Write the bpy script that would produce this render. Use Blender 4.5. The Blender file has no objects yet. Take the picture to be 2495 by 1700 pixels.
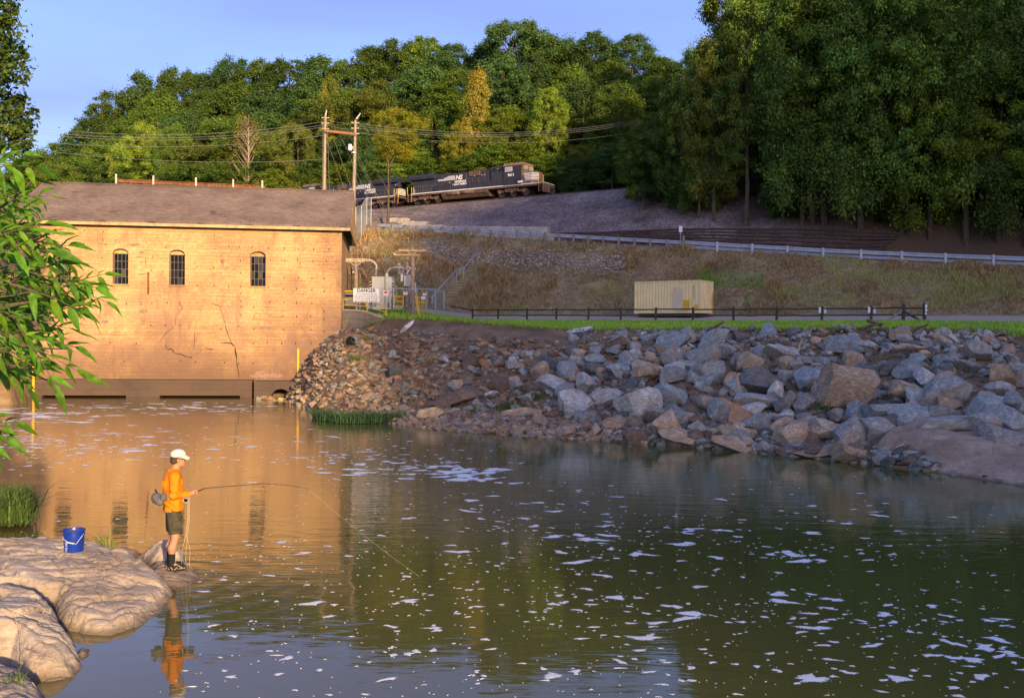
import bpy, bmesh, math, random
import numpy as np
from mathutils import Vector, Matrix, noise as mnoise

scene = bpy.context.scene
COL = scene.collection
random.seed(7); RNG = np.random.default_rng(7)
R = math.radians

# ---------------------------------------------------------------- camera
F, CX, CY, H = 2300.0, 1247.5, 850.0, 3.68       # focal length and centre in photograph pixels, eye height over water
PITCH, ROLL = math.atan(35 / F), 0.010
FW = Vector((0, math.cos(PITCH), -math.sin(PITCH))); R0 = Vector((1, 0, 0)); U0 = Vector((0, math.sin(PITCH), math.cos(PITCH)))
RT = R0 * math.cos(ROLL) + U0 * math.sin(ROLL); UP = -R0 * math.sin(ROLL) + U0 * math.cos(ROLL)
EYE = Vector((0, 0, H))
cam_d = bpy.data.cameras.new('camera'); cam = bpy.data.objects.new('camera', cam_d); COL.objects.link(cam)
cam_d.sensor_width = 36; cam_d.lens = F / 2495 * 36; cam_d.clip_start = .1; cam_d.clip_end = 3000
m = Matrix((RT, UP, -FW)).transposed().to_4x4(); m.translation = EYE; cam.matrix_world = m
scene.camera = cam

# ---------------------------------------------------------------- sky, sun, exposure
SUN_AZ, SUN_EL = 155.0, 12.5                      # degrees clockwise from +Y; low behind the camera, to the right
world = bpy.data.worlds.new('World'); scene.world = world; world.use_nodes = True
nt = world.node_tree
sky = nt.nodes.new('ShaderNodeTexSky'); sky.sky_type = 'NISHITA'; sky.sun_disc = False
sky.sun_elevation = R(SUN_EL); sky.sun_rotation = R(SUN_AZ); sky.air_density = 1.0; sky.dust_density = 1.8; sky.ozone_density = 4.0
tint = nt.nodes.new('ShaderNodeMix'); tint.data_type = 'RGBA'; tint.blend_type = 'MULTIPLY'; tint.inputs[0].default_value = 1
tint.inputs[7].default_value = (.80, .635, .70, 1)
tc = nt.nodes.new('ShaderNodeTexCoord'); mp = nt.nodes.new('ShaderNodeMapping'); mp.inputs['Scale'].default_value = (1.0, 1.0, 5.5)
cn = nt.nodes.new('ShaderNodeTexNoise'); cn.inputs['Scale'].default_value = 1.6; cn.inputs['Detail'].default_value = 3
cr = nt.nodes.new('ShaderNodeMapRange'); cr.inputs[1].default_value = .36; cr.inputs[2].default_value = .70; cr.inputs[3].default_value = .1; cr.inputs[4].default_value = .6
veil = nt.nodes.new('ShaderNodeMix'); veil.data_type = 'RGBA'; veil.inputs[7].default_value = (.62, .66, 1.62, 1)
nt.links.new(tc.outputs['Generated'], mp.inputs[0]); nt.links.new(mp.outputs[0], cn.inputs[0]); nt.links.new(cn.outputs[0], cr.inputs[0])
nt.links.new(sky.outputs[0], tint.inputs[6]); nt.links.new(tint.outputs[2], veil.inputs[6]); nt.links.new(cr.outputs[0], veil.inputs[0])
bg = nt.nodes['Background']; bg.inputs[1].default_value = .15; nt.links.new(veil.outputs[2], bg.inputs[0])
sun_d = bpy.data.lights.new('sun', 'SUN'); sun_d.energy = 2.6; sun_d.angle = R(1.0); sun_d.color = (1.0, .71, .36)
sun = bpy.data.objects.new('sun', sun_d); COL.objects.link(sun)
SDIR = Vector((math.sin(R(SUN_AZ)) * math.cos(R(SUN_EL)), math.cos(R(SUN_AZ)) * math.cos(R(SUN_EL)), math.sin(R(SUN_EL))))
sun.rotation_euler = SDIR.to_track_quat('Z', 'Y').to_euler(); sun.location = (30, -60, 40)
vs = scene.view_settings; vs.view_transform = 'Standard'; vs.look = 'None'; vs.gamma = 1; vs.exposure = 1.62; vs.use_curve_mapping = False
scene.render.engine = 'CYCLES'; scene.cycles.use_denoising = True
scene.cycles.max_bounces = 6; scene.cycles.diffuse_bounces = 2; scene.cycles.glossy_bounces = 3; scene.cycles.transmission_bounces = 3; scene.cycles.transparent_max_bounces = 4
scene.cycles.caustics_reflective = False; scene.cycles.caustics_refractive = False

# ---------------------------------------------------------------- projection helpers (photograph pixels <-> place)
def ray(px, py): return FW + RT * ((px - CX) / F) + UP * ((CY - py) / F)
def at(px, py, Y):
    d = ray(px, py); return EYE + d * (Y / d.y)
def gz(px, py, z=0.):
    d = ray(px, py); return EYE + d * ((z - H) / d.z)
def proj(P):
    q = Vector(P) - EYE; w = q.dot(FW); return CX + F * q.dot(RT) / w, CY - F * q.dot(UP) / w
def hz(px): return 815 + .01 * (px - CX)
def ptz(px, D, z): return Vector(((px - CX) / F * D, D, z))
def ptp(px, D, py): return Vector(((px - CX) / F * D, D, H + (hz(px) - py) / F * D))
def ip(x, xs, ys): return float(np.interp(x, xs, ys))

# ---------------------------------------------------------------- objects
def link(name, data, parent=None):
    o = bpy.data.objects.new(name, data); COL.objects.link(o)
    if parent is not None: o.parent = parent
    return o
def tag(o, label, cat, group=None):
    o['label'] = label; o['category'] = cat
    if group: o['group'] = group
    return o
def kind(o, k, label=None, cat=None):
    o['kind'] = k
    if label: o['label'] = label
    if cat: o['category'] = cat
    return o
def thing(name, label, cat, group=None, loc=(0, 0, 0), rz=0):
    o = link(name, None); o.location = loc; o.rotation_euler = (0, 0, rz); o.empty_display_size = .2
    return tag(o, label, cat, group)
def setmat(me, m):
    me.materials.clear()
    for k in (m if isinstance(m, (list, tuple)) else [m]): me.materials.append(k)
def np_mesh(name, V, Fc, mat=None, smooth=False, attr=None):
    """V (n,3), Fc (m,k) int; attr: per-vertex RGB array stored as color attribute 'tone'"""
    V = np.asarray(V, dtype=np.float32); Fc = np.asarray(Fc, dtype=np.int32); me = bpy.data.meshes.new(name)
    n, k = Fc.shape
    me.vertices.add(len(V)); me.vertices.foreach_set('co', V.ravel())
    me.loops.add(n * k); me.loops.foreach_set('vertex_index', Fc.ravel())
    me.polygons.add(n); me.polygons.foreach_set('loop_start', np.arange(0, n * k, k, dtype=np.int32))
    me.polygons.foreach_set('use_smooth', np.full(n, bool(smooth)))
    if attr is not None:
        a = me.color_attributes.new('tone', 'FLOAT_COLOR', 'POINT')
        c = np.ones((len(V), 4), dtype=np.float32); c[:, :3] = attr; a.data.foreach_set('color', c.ravel())
    me.update(calc_edges=True); me.validate()
    if mat: setmat(me, mat)
    return me

class MB:
    """collects boxes, tubes and prisms; build() links them as ONE mesh object"""
    def __init__(s): s.v = []; s.f = []; s.mi = []
    def add(s, vs, fs, mi=0):
        b = len(s.v); s.v += [tuple(v) for v in vs]; s.f += [tuple(b + i for i in f) for f in fs]; s.mi += [mi] * len(fs); return s
    def box(s, c, d, M=None, mi=0, taper=1.0):
        x, y, z = d[0] / 2, d[1] / 2, d[2] / 2; t = taper
        P = [Vector(p) for p in ((-x, -y, -z), (x, -y, -z), (x, y, -z), (-x, y, -z), (-x * t, -y * t, z), (x * t, -y * t, z), (x * t, y * t, z), (-x * t, y * t, z))]
        if M is not None: P = [M @ p for p in P]
        P = [p + Vector(c) for p in P]
        return s.add(P, [(0, 3, 2, 1), (4, 5, 6, 7), (0, 1, 5, 4), (1, 2, 6, 5), (2, 3, 7, 6), (3, 0, 4, 7)], mi)
    def span(s, a, b, mi=0): return s.box([(a[i] + b[i]) / 2 for i in range(3)], [abs(b[i] - a[i]) for i in range(3)], None, mi)
    def tube(s, pts, r, n=8, mi=0, cap=True):
        pts = [Vector(p) for p in pts]; rs = r if isinstance(r, (list, tuple)) else [r] * len(pts)
        t0 = (pts[1] - pts[0]).normalized(); ref = Vector((0, 0, 1)) if abs(t0.z) < .9 else Vector((1, 0, 0)); u = t0.cross(ref).normalized()
        V = []
        for i, p in enumerate(pts):
            t = (pts[min(i + 1, len(pts) - 1)] - pts[max(i - 1, 0)]).normalized()
            u = (u - t * u.dot(t)); u = u.normalized() if u.length > 1e-6 else t.orthogonal().normalized(); w = t.cross(u)
            V += [p + (u * math.cos(2 * math.pi * k / n) + w * math.sin(2 * math.pi * k / n)) * rs[i] for k in range(n)]
        fs = [(i * n + k, i * n + (k + 1) % n, (i + 1) * n + (k + 1) % n, (i + 1) * n + k) for i in range(len(pts) - 1) for k in range(n)]
        if cap: fs += [tuple(range(n - 1, -1, -1)), tuple((len(pts) - 1) * n + k for k in range(n))]
        return s.add(V, fs, mi)
    def prism(s, poly, d, mi=0):
        """poly: 3-D points of a planar face, extruded by vector d"""
        n = len(poly); d = Vector(d); V = [Vector(p) for p in poly] + [Vector(p) + d for p in poly]
        return s.add(V, [tuple(range(n)), tuple(range(2 * n - 1, n - 1, -1))] + [(i, n + i, n + (i + 1) % n, (i + 1) % n) for i in range(n)], mi)
    def mesh(s, name, mat, smooth=False, ang=None):
        me = bpy.data.meshes.new(name); me.from_pydata(s.v, [], s.f); me.update(); setmat(me, mat)
        if len(set(s.mi)) > 1: me.polygons.foreach_set('material_index', s.mi)
        bm = bmesh.new(); bm.from_mesh(me); bmesh.ops.recalc_face_normals(bm, faces=bm.faces); bm.to_mesh(me); bm.free()
        if smooth:
            me.polygons.foreach_set('use_smooth', [True] * len(me.polygons)); me.set_sharp_from_angle(angle=R(ang or 40))
        return me
    def build(s, name, mat, parent=None, smooth=False, bevel=0, ang=None):
        o = link(name, s.mesh(name, mat, smooth, ang), parent)
        if bevel:
            b = o.modifiers.new('bevel', 'BEVEL'); b.width = bevel; b.segments = 1; b.limit_method = 'ANGLE'
        return o

def text_obj(name, body, size, origin, right, up, mat, parent=None, align='LEFT', sx=1.0, bold=0.0, extr=.002, shear=0):
    cu = bpy.data.curves.new(name, 'FONT'); cu.body = body; cu.size = size; cu.align_x = align; cu.extrude = extr; cu.offset = bold; cu.resolution_u = 3; cu.shear = shear
    tmp = link(name + '_curve', cu); dg = bpy.context.evaluated_depsgraph_get(); me = bpy.data.meshes.new_from_object(tmp.evaluated_get(dg)); bpy.data.objects.remove(tmp); bpy.data.curves.remove(cu)
    rt = Vector(right).normalized(); u = Vector(up).normalized(); n = rt.cross(u)
    M = Matrix((rt * sx, u, n)).transposed().to_4x4(); M.translation = Vector(origin); me.transform(M); setmat(me, mat); me.name = name
    return link(name, me, parent)

# ---------------------------------------------------------------- materials
class NT:
    def __init__(s, name):
        s.m = bpy.data.materials.new(name); s.m.use_nodes = True; s.t = s.m.node_tree; s.b = s.t.nodes['Principled BSDF']; s.out = s.t.nodes['Material Output']
    def n(s, typ, **kw):
        k = s.t.nodes.new('ShaderNode' + typ)
        for a, v in kw.items():
            if a.startswith('i_'):
                key = a[2:].replace('_', ' '); k.inputs[int(key) if key.isdigit() else key].default_value = v
            else: setattr(k, a, v)
        return k
    def l(s, a, b): s.t.links.new(a, b); return s
    def coord(s, scale=(1, 1, 1), kind='Object', rot=(0, 0, 0)):
        c = s.n('TexCoord'); mpn = s.n('Mapping'); mpn.inputs['Scale'].default_value = scale; mpn.inputs['Rotation'].default_value = rot; s.l(c.outputs[kind], mpn.inputs[0]); return mpn.outputs[0]
    def noise(s, co, scale, detail=4, rough=.55, dist=0):
        k = s.n('TexNoise'); k.inputs['Scale'].default_value = scale; k.inputs['Detail'].default_value = detail; k.inputs['Roughness'].default_value = rough; k.inputs['Distortion'].default_value = dist; s.l(co, k.inputs['Vector']); return k.outputs['Fac']
    def voro(s, co, scale, feat='F1'):
        k = s.n('TexVoronoi'); k.feature = feat; k.inputs['Scale'].default_value = scale; s.l(co, k.inputs['Vector']); return k
    def ramp(s, fac, stops):
        k = s.n('ValToRGB'); e = k.color_ramp.elements
        while len(e) < len(stops): e.new(.5)
        for i, (p, c) in enumerate(stops): e[i].position = p; e[i].color = (c, c, c, 1) if isinstance(c, (int, float)) else (*c, 1)
        s.l(fac, k.inputs[0]); return k.outputs[0]
    def mix(s, a, b, fac, mode='MIX'):
        k = s.n('Mix', data_type='RGBA', blend_type=mode)
        for sock, v in ((k.inputs[6], a), (k.inputs[7], b), (k.inputs[0], fac)):
            if hasattr(v, 'node'): s.l(v, sock)
            elif isinstance(v, (int, float)): sock.default_value = v if sock == k.inputs[0] else (v, v, v, 1)
            else: sock.default_value = (*v, 1)
        return k.outputs[2]
    def math(s, op, a, b=0.):
        k = s.n('Math', operation=op)
        for sock, v in ((k.inputs[0], a), (k.inputs[1], b)):
            if hasattr(v, 'node'): s.l(v, sock)
            else: sock.default_value = v
        return k.outputs[0]
    def bump(s, hgt, strength=.5, dist=.05, prev=None):
        k = s.n('Bump'); k.inputs['Strength'].default_value = strength; k.inputs['Distance'].default_value = dist; s.l(hgt, k.inputs['Height'])
        if prev is not None: s.l(prev, k.inputs['Normal'])
        s.l(k.outputs[0], s.b.inputs['Normal']); return k.outputs[0]
    def col(s, c):
        if hasattr(c, 'node'): s.l(c, s.b.inputs['Base Color'])
        else: s.b.inputs['Base Color'].default_value = (*c, 1)
        return s
    def set(s, rough=.8, spec=.3, metal=0.):
        s.b.inputs['Roughness'].default_value = rough; s.b.inputs['Specular IOR Level'].default_value = spec; s.b.inputs['Metallic'].default_value = metal; return s

def plain(name, c, rough=.7, metal=0., spec=.35, var=.25, scale=3., bump=0., dirt=None, kindc='Object'):
    t = NT(name); co = t.coord(kind=kindc); nz = t.noise(co, scale, 5, .6)
    lo = tuple(max(0, x * (1 - var)) for x in c); hi = tuple(x * (1 + var) for x in c)
    k = t.ramp(nz, [(.3, lo), (.7, hi)])
    if dirt: k = t.mix(k, dirt, t.ramp(t.noise(co, scale * .6, 6, .7), [(.48, 0.), (.68, .8)]))
    t.col(k).set(rough, spec, metal)
    if bump: t.bump(t.noise(co, scale * 6, 4), bump, .02)
    return t.m

def leaf_mat(name, transl=.35):
    t = NT(name); oi = t.n('ObjectInfo'); at_ = t.n('Attribute', attribute_name='tone')
    c = t.mix(oi.outputs['Color'], at_.outputs['Color'], 1., 'MULTIPLY'); c = t.mix(c, (1.5, 1.5, 1.1), 1., 'MULTIPLY')
    d = t.n('BsdfDiffuse'); tr = t.n('BsdfTranslucent'); g = t.n('BsdfGlossy'); g.inputs['Roughness'].default_value = .45; g.inputs['Color'].default_value = (.6, .65, .6, 1)
    t.l(c, d.inputs[0]); t.l(t.mix(c, (1.1, 1.15, .5), 1., 'MULTIPLY'), tr.inputs[0])
    m1 = t.n('MixShader'); m1.inputs[0].default_value = transl; t.l(d.outputs[0], m1.inputs[1]); t.l(tr.outputs[0], m1.inputs[2])
    m2 = t.n('MixShader'); m2.inputs[0].default_value = .015; t.l(m1.outputs[0], m2.inputs[1]); t.l(g.outputs[0], m2.inputs[2]); t.l(m2.outputs[0], t.out.inputs[0])
    return t.m
def tone_mat(name, rough=.9, nscale=9., bump=.3, transl=0):
    """colour from the per-piece attribute 'tone'"""
    t = NT(name); a = t.n('Attribute', attribute_name='tone'); co = t.coord(); nz = t.noise(co, nscale, 5, .65)
    t.col(t.mix(a.outputs['Color'], t.ramp(nz, [(.25, (.7, .64, .54)), (.75, (1.6, 1.47, 1.25))]), 1., 'MULTIPLY')).set(rough, .2)
    if bump: t.bump(t.noise(co, nscale * 3, 4), bump, .03)
    return t.m
def rock_mat(name, scale=2.2, warm=(.32, .2, .11)):
    """angular quarried rock: object colour, foliation streaks, rusty patches"""
    t = NT(name); oi = t.n('ObjectInfo'); co = t.coord(kind='Object'); cs = t.coord((1.2, 1.2, 5.5), 'Object', (.5, .3, 0))
    n1 = t.noise(co, scale, 7, .65); n2 = t.noise(cs, scale * 2.2, 6, .7, .4)
    c = t.mix(oi.outputs['Color'], t.ramp(n2, [(.28, .28), (.5, 1.0), (.72, 2.0)]), 1., 'MULTIPLY')
    c = t.mix(c, t.ramp(n1, [(.3, (.84, .82, .76)), (.7, (1.7, 1.65, 1.54))]), 1., 'MULTIPLY')
    oc = t.n('Mapping'); tcn = t.n('TexCoord'); t.l(tcn.outputs['Object'], oc.inputs[0]); t.l(oi.outputs['Random'], oc.inputs['Location'])
    c = t.mix(c, warm, t.ramp(t.noise(oc.outputs[0], scale * .55, 5, .7), [(.52, 0.), (.66, .65)]))
    t.col(c).set(.85, .25); hgt = t.mix(n2, t.noise(co, scale * 9, 6, .75), .45); t.bump(hgt, .75, .06)
    return t.m

M = {}
M['leaf'] = leaf_mat('leaf_foliage', .3)
M['leaf_near'] = leaf_mat('leaf_foliage_near', .4)
def mottle(m_):          # uneven green, pale midrib and a few brown spots on the close leaves
    nt_ = m_.node_tree; d = next(n for n in nt_.nodes if n.type == 'BSDF_DIFFUSE'); tr = next(n for n in nt_.nodes if n.type == 'BSDF_TRANSLUCENT'); src = d.inputs[0].links[0].from_socket; g = nt_.nodes.new('ShaderNodeNewGeometry')
    nz = nt_.nodes.new('ShaderNodeTexNoise'); nz.inputs['Scale'].default_value = 38; nz.inputs['Detail'].default_value = 5; nt_.links.new(g.outputs['Position'], nz.inputs['Vector']); rp_ = nt_.nodes.new('ShaderNodeValToRGB'); e = rp_.color_ramp.elements; e[0].position = .3; e[0].color = (.6, .6, .55, 1); e[1].position = .66; e[1].color = (1.25, 1.25, 1.2, 1)
    e2 = e.new(.76); e2.color = (1.5, .9, .6, 1); nt_.links.new(nz.outputs['Fac'], rp_.inputs[0]); mx = nt_.nodes.new('ShaderNodeMix'); mx.data_type = 'RGBA'; mx.blend_type = 'MULTIPLY'; mx.inputs[0].default_value = 1; nt_.links.new(src, mx.inputs[6]); nt_.links.new(rp_.outputs[0], mx.inputs[7]); nt_.links.new(mx.outputs[2], d.inputs[0])
mottle(M['leaf_near'])
M['tone_grass'] = tone_mat('grass_blades', .85, 3, 0)
M['tone_stone'] = tone_mat('loose_stone', .9, 7, .5)
M['rock'] = rock_mat('quarried_rock')
M['bark'] = plain('tree_bark', (.11, .085, .06), .95, bump=.8, scale=4, var=.45)
M['pole_wood'] = plain('weathered_pole_wood', (.34, .255, .19), .9, bump=.4, scale=5, var=.35)
M['arm_wood'] = plain('crossarm_wood', (.45, .34, .2), .85, var=.3, scale=6)
M['fence_wood'] = plain('dark_fence_wood', (.075, .06, .045), .85, bump=.5, scale=7, var=.4)
M['crib_wood'] = plain('creosoted_timber', (.085, .058, .045), .85, bump=.5, scale=5, var=.5, dirt=(.14, .09, .065))
M['plank_wood'] = plain('treated_plank', (.27, .24, .17), .9, bump=.4, scale=4, var=.35)
M['galv'] = plain('galvanised_steel', (.44, .48, .53), .5, .2, .5, var=.18, scale=2)
M['galv_dark'] = plain('dull_galvanised_pipe', (.33, .35, .36), .55, .4, .4, var=.2)
M['concrete_block'] = plain('concrete_block', (.50, .44, .37), .95, bump=.5, scale=1.4, var=.28, dirt=(.34, .28, .22))
M['yellow'] = plain('yellow_safety_paint', (.78, .48, .02), .55, var=.12)
M['yellow_pale'] = plain('faded_yellow_paint', (.62, .42, .12), .6, var=.15)
M['white'] = plain('white_paint', (.72, .72, .72), .5, var=.06)
M['sign_white'] = plain('sign_white_enamel', (.8, .8, .84), .45, var=.04)
M['ink'] = plain('black_lettering', (.015, .015, .02), .6, var=0)
M['red'] = plain('red_lettering', (.6, .03, .03), .6, var=.05)
M['cabinet'] = plain('grey_equipment_paint', (.55, .57, .58), .5, var=.07, scale=1.5, dirt=(.45, .43, .38))
M['cabinet_lt'] = plain('pale_equipment_paint', (.68, .68, .67), .5, var=.06)
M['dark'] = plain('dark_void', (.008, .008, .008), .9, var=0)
M['cable'] = plain('grey_cable', (.25, .25, .24), .6, var=.1)
M['porcelain'] = plain('pale_insulator', (.6, .55, .5), .3, var=.1)

# ================================================================ THE SETTING: rows of ground lines across the place
def row_shore(px):
    D = ip(px, [-900, 380, 560, 640, 700, 735, 775, 1000, 1145, 1400, 1650, 1900, 2200, 2495, 3300], [60, 59, 52, 51.4, 50.0, 46.5, 43.0, 37.2, 35.1, 33.4, 31.5, 29.5, 26.8, 24, 18]); return ptz(px, D, -.06)
def row_under(px):
    p = row_shore(px); return Vector((p.x, p.y - 3.5, -1.6))
def row_bar(px):       # foot of the steep part of the bank, behind the gravel bar
    a = row_shore(px); b = row_edge(px); k = ip(px, [600, 760, 1000, 1200, 1500, 3300], [.45, .40, .3, .2, .12, .1]); kz = ip(px, [600, 760, 1000, 1200, 1500], [.12, .1, .09, .1, .12])
    p = a.lerp(b, k); p.z = -.06 + (b.z + .06) * kz
    if px < 980:   # beside the powerhouse the bank runs up against the wall
        q = ptp(px, 53.3, ip(px, [560, 650, 705, 725, 770, 830, 880, 980], [986, 984, 980, 935, 862, 806, 790, 800])); w = ip(px, [860, 980], [1, 0]); p = p.lerp(q, w)
    return p
def row_edge(px):
    D = ip(px, [-900, 740, 830, 870, 900, 1000, 1145, 1400, 1650, 1900, 2200, 2495, 3300], [64, 60, 57.5, 56.5, 56, 52, 50, 47, 45, 43, 40, 38, 30])
    py = ip(px, [-900, 800, 860, 900, 945, 1050, 1145, 1290, 1400, 1650, 1900, 2200, 2400, 2495, 3300], [835, 835, 822, 790, 776, 781, 788, 800, 806, 806, 805, 804, 808, 822, 850]); return ptp(px, D, py)
def row_fence(px):
    D = ip(px, [-900, 700, 900, 1000, 1075, 1151], [80, 74, 70, 76, 84, 92]) if px < 1151 else 1 / (1 / 92 + (px - 1151) * (1 / 66 - 1 / 92) / 1094)
    py = ip(px, [-900, 700, 900, 1000, 1075, 1151, 1700, 2245, 3300], [750, 748, 750, 755, 768, 778, 781, 782, 790]); return ptp(px, D, py)
def row_gravel(px):
    p = row_fence(px); D = p.y + 7.5; py = ip(px, [-900, 700, 900, 1000, 1151, 1700, 2245, 3300], [744, 742, 744, 748, 766, 769, 769, 772]); return ptp(px, D, py)
def row_toe(px):
    p = row_gravel(px); q = ptz(px, p.y + 2, p.z + .25); return q
def gD(px): return 1 / (1 / 114 + 2.3225e-6 * (max(px, 300) - 939))
def row_guard(px):
    py = ip(px, [-900, 700, 939, 1191, 1394, 1660, 2000, 2300, 2495, 3300], [500, 549, 562, 577, 590, 606, 627, 641, 649, 690]); return ptp(px, gD(px), py)
def row_roadfar(px):
    p = row_guard(px); return ptz(px, p.y + 5.0, p.z + .05)
def row_walltop(px):
    D = gD(px) + 6.6; py = ip(px, [-900, 800, 930, 1000, 1200, 1330, 1345, 1705, 2100, 2193, 2260, 2495, 3300], [480, 515, 531, 542, 551, 552, 572, 556, 562, 570, 600, 610, 650]); return ptp(px, D, py)
ZR = 22.2
def tD(px): return 42550 / (305 + .0902 * (max(px, 60) - 1005))
def row_shoulder(px): return ptz(px, tD(px) - 2.6, ZR - .15)
def row_track(px): return ptz(px, tD(px), ZR)
def row_trackfar(px): return ptz(px, tD(px) + 4, ZR - .1)
def hillf(px): return ip(px, [-900, 60, 200, 350, 600, 1300, 1700, 2200], [.05, .12, .5, .8, 1, 1.1, 1.0, 1.2])
def row_h1(px): return ptz(px, tD(px) + 9, ZR + 1.5 * hillf(px))
def row_h2(px): return ptz(px, tD(px) + 35, ZR + 13 * hillf(px))
def row_h3(px): return ptz(px, tD(px) + 70, ZR + 27 * hillf(px))
def row_h4(px): return ptz(px, tD(px) + 160, ZR + 34 * hillf(px))
def row_h5(px): return ptz(px, tD(px) + 900, ZR + 10 * hillf(px))
def lerp_rows(a, b, px, t): return a(px).lerp(b(px), t)
def fbm(p, o=4, s=1.): return mnoise.fractal(Vector(p) * s, 1.0, 2.0, o)
def sheet(name, rows, mat, subs, amp=0., fs=.3, px0=-900, px1=3300, step=22):
    xs = np.arange(px0, px1 + 1, step); V = []; lines = []
    for i, (a, b) in enumerate(zip(rows[:-1], rows[1:])):
        n = subs[i] if isinstance(subs, (list, tuple)) else subs
        for k in range(n + (1 if i == len(rows) - 2 else 0)): lines.append((a, b, k / n))
    edge = len(lines) - 1
    for j, (a, b, t) in enumerate(lines):
        for px in xs:
            p = a(px).lerp(b(px), t)
            if amp and 0 < j < edge: p.z += amp * fbm((p.x, p.y, 3.3), 4, fs)
            V.append(p)
    n = len(xs); Fc = [(j * n + i, j * n + i + 1, (j + 1) * n + i + 1, (j + 1) * n + i) for j in range(edge) for i in range(n - 1)]
    me = np_mesh(name, V, Fc, mat, True); return kind(link(name, me), 'structure')

def ground_mat(name, stops, scale, bump=.5, bscale=None, vor=None, rough=.95, patch=None, bd=.06):
    t = NT(name); co = t.coord(); c = t.ramp(t.noise(co, scale, 8, .7), stops)
    if vor:
        v = t.voro(co, vor); c = t.mix(c, t.ramp(v.outputs['Color'], [(0., .45), (1., 1.5)]), 1., 'MULTIPLY')
    if patch: c = t.mix(c, patch[0], t.ramp(t.noise(co, patch[1], 5, .65), [(patch[2], 0.), (patch[3], 1.)]))
    t.col(c).set(rough, .15); t.bump(v.outputs['Distance'] if vor else t.noise(co, bscale or scale * 6, 5, .7), bump, bd)
    return t.m
M['soil'] = ground_mat('bank_soil', [(.3, (.13, .083, .045)), (.5, (.25, .165, .092)), (.72, (.38, .27, .16))], .9, .9, 4)
M['lawn'] = ground_mat('mown_lawn', [(.3, (.16, .31, .035)), (.5, (.24, .46, .05)), (.7, (.36, .52, .09))], .8, .8, 12, patch=((.34, .31, .12), .35, .52, .7))
M['gravel_road'] = ground_mat('gravel_drive', [(.3, (.40, .32, .22)), (.7, (.58, .48, .35))], 3, .4, 20)
M['drybank'] = ground_mat('dry_bank', [(.3, (.17, .125, .068)), (.5, (.31, .235, .13)), (.7, (.45, .355, .205))], .6, .9, 5, patch=((.26, .29, .09), .12, .58, .7))
M['asphalt'] = ground_mat('road_asphalt', [(.3, (.045, .045, .05)), (.7, (.08, .08, .085))], 4, .3, 30)
M['ballast'] = ground_mat('track_ballast', [(.3, (.14, .108, .095)), (.5, (.235, .185, .165)), (.7, (.35, .285, .25))], .25, 1., vor=4.5, patch=((.085, .055, .05), .16, .6, .75))
M['forest'] = ground_mat('forest_floor', [(.3, (.06, .045, .035)), (.7, (.14, .105, .08))], .4, .8, 3)
M['bed'] = ground_mat('river_bed', [(.3, (.1, .08, .05)), (.7, (.2, .16, .11))], .5)

def soil_under_trees(m_):   # leaf litter and soil replace clean ballast under the near wood, east of the open slope
    nt_ = m_.node_tree; b_ = nt_.nodes['Principled BSDF']; src = b_.inputs['Base Color'].links[0].from_socket; tcn = nt_.nodes.new('ShaderNodeTexCoord'); sp = nt_.nodes.new('ShaderNodeSeparateXYZ'); nz = nt_.nodes.new('ShaderNodeTexNoise'); nz.inputs['Scale'].default_value = .35; nz.inputs['Detail'].default_value = 6
    ad = nt_.nodes.new('ShaderNodeMath'); ad.operation = 'MULTIPLY_ADD'; ad.inputs[1].default_value = 16; mr = nt_.nodes.new('ShaderNodeMapRange'); mr.inputs[1].default_value = 31; mr.inputs[2].default_value = 42; mx = nt_.nodes.new('ShaderNodeMix'); mx.data_type = 'RGBA'; mx.inputs[7].default_value = (.12, .08, .05, 1)
    nt_.links.new(tcn.outputs['Object'], sp.inputs[0]); nt_.links.new(tcn.outputs['Object'], nz.inputs['Vector']); nt_.links.new(nz.outputs['Fac'], ad.inputs[0]); nt_.links.new(sp.outputs['X'], ad.inputs[2]); nt_.links.new(ad.outputs[0], mr.inputs[0]); nt_.links.new(mr.outputs[0], mx.inputs[0]); nt_.links.new(src, mx.inputs[6]); nt_.links.new(mx.outputs[2], b_.inputs['Base Color'])
M['ballast_slope'] = M['ballast'].copy(); soil_under_trees(M['ballast_slope'])
sheet('river_bank', [row_under, row_shore, row_bar, row_edge], M['soil'], [2, 6, 12], .22, .35, 500)
sheet('lawn', [row_edge, row_fence], M['lawn'], 10, .06, .2)
sheet('gravel_path', [row_fence, row_gravel], M['gravel_road'], 3, .03, .4)
sheet('hillside', [row_gravel, row_toe, row_guard], M['drybank'], [1, 14], .45, .22)
sheet('road', [row_guard, row_roadfar], M['asphalt'], 2, 0)
sheet('railway_embankment', [row_roadfar, row_walltop, row_shoulder], M['ballast_slope'], [2, 12], .3, .3)
sheet('track_bed', [row_shoulder, row_track, row_trackfar], M['ballast'], [2, 2], .04, .6)
sheet('wooded_hill', [row_trackfar, row_h1, row_h2, row_h3, row_h4, row_h5], M['forest'], [2, 4, 4, 3, 3], .8, .06, step=44)

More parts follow.
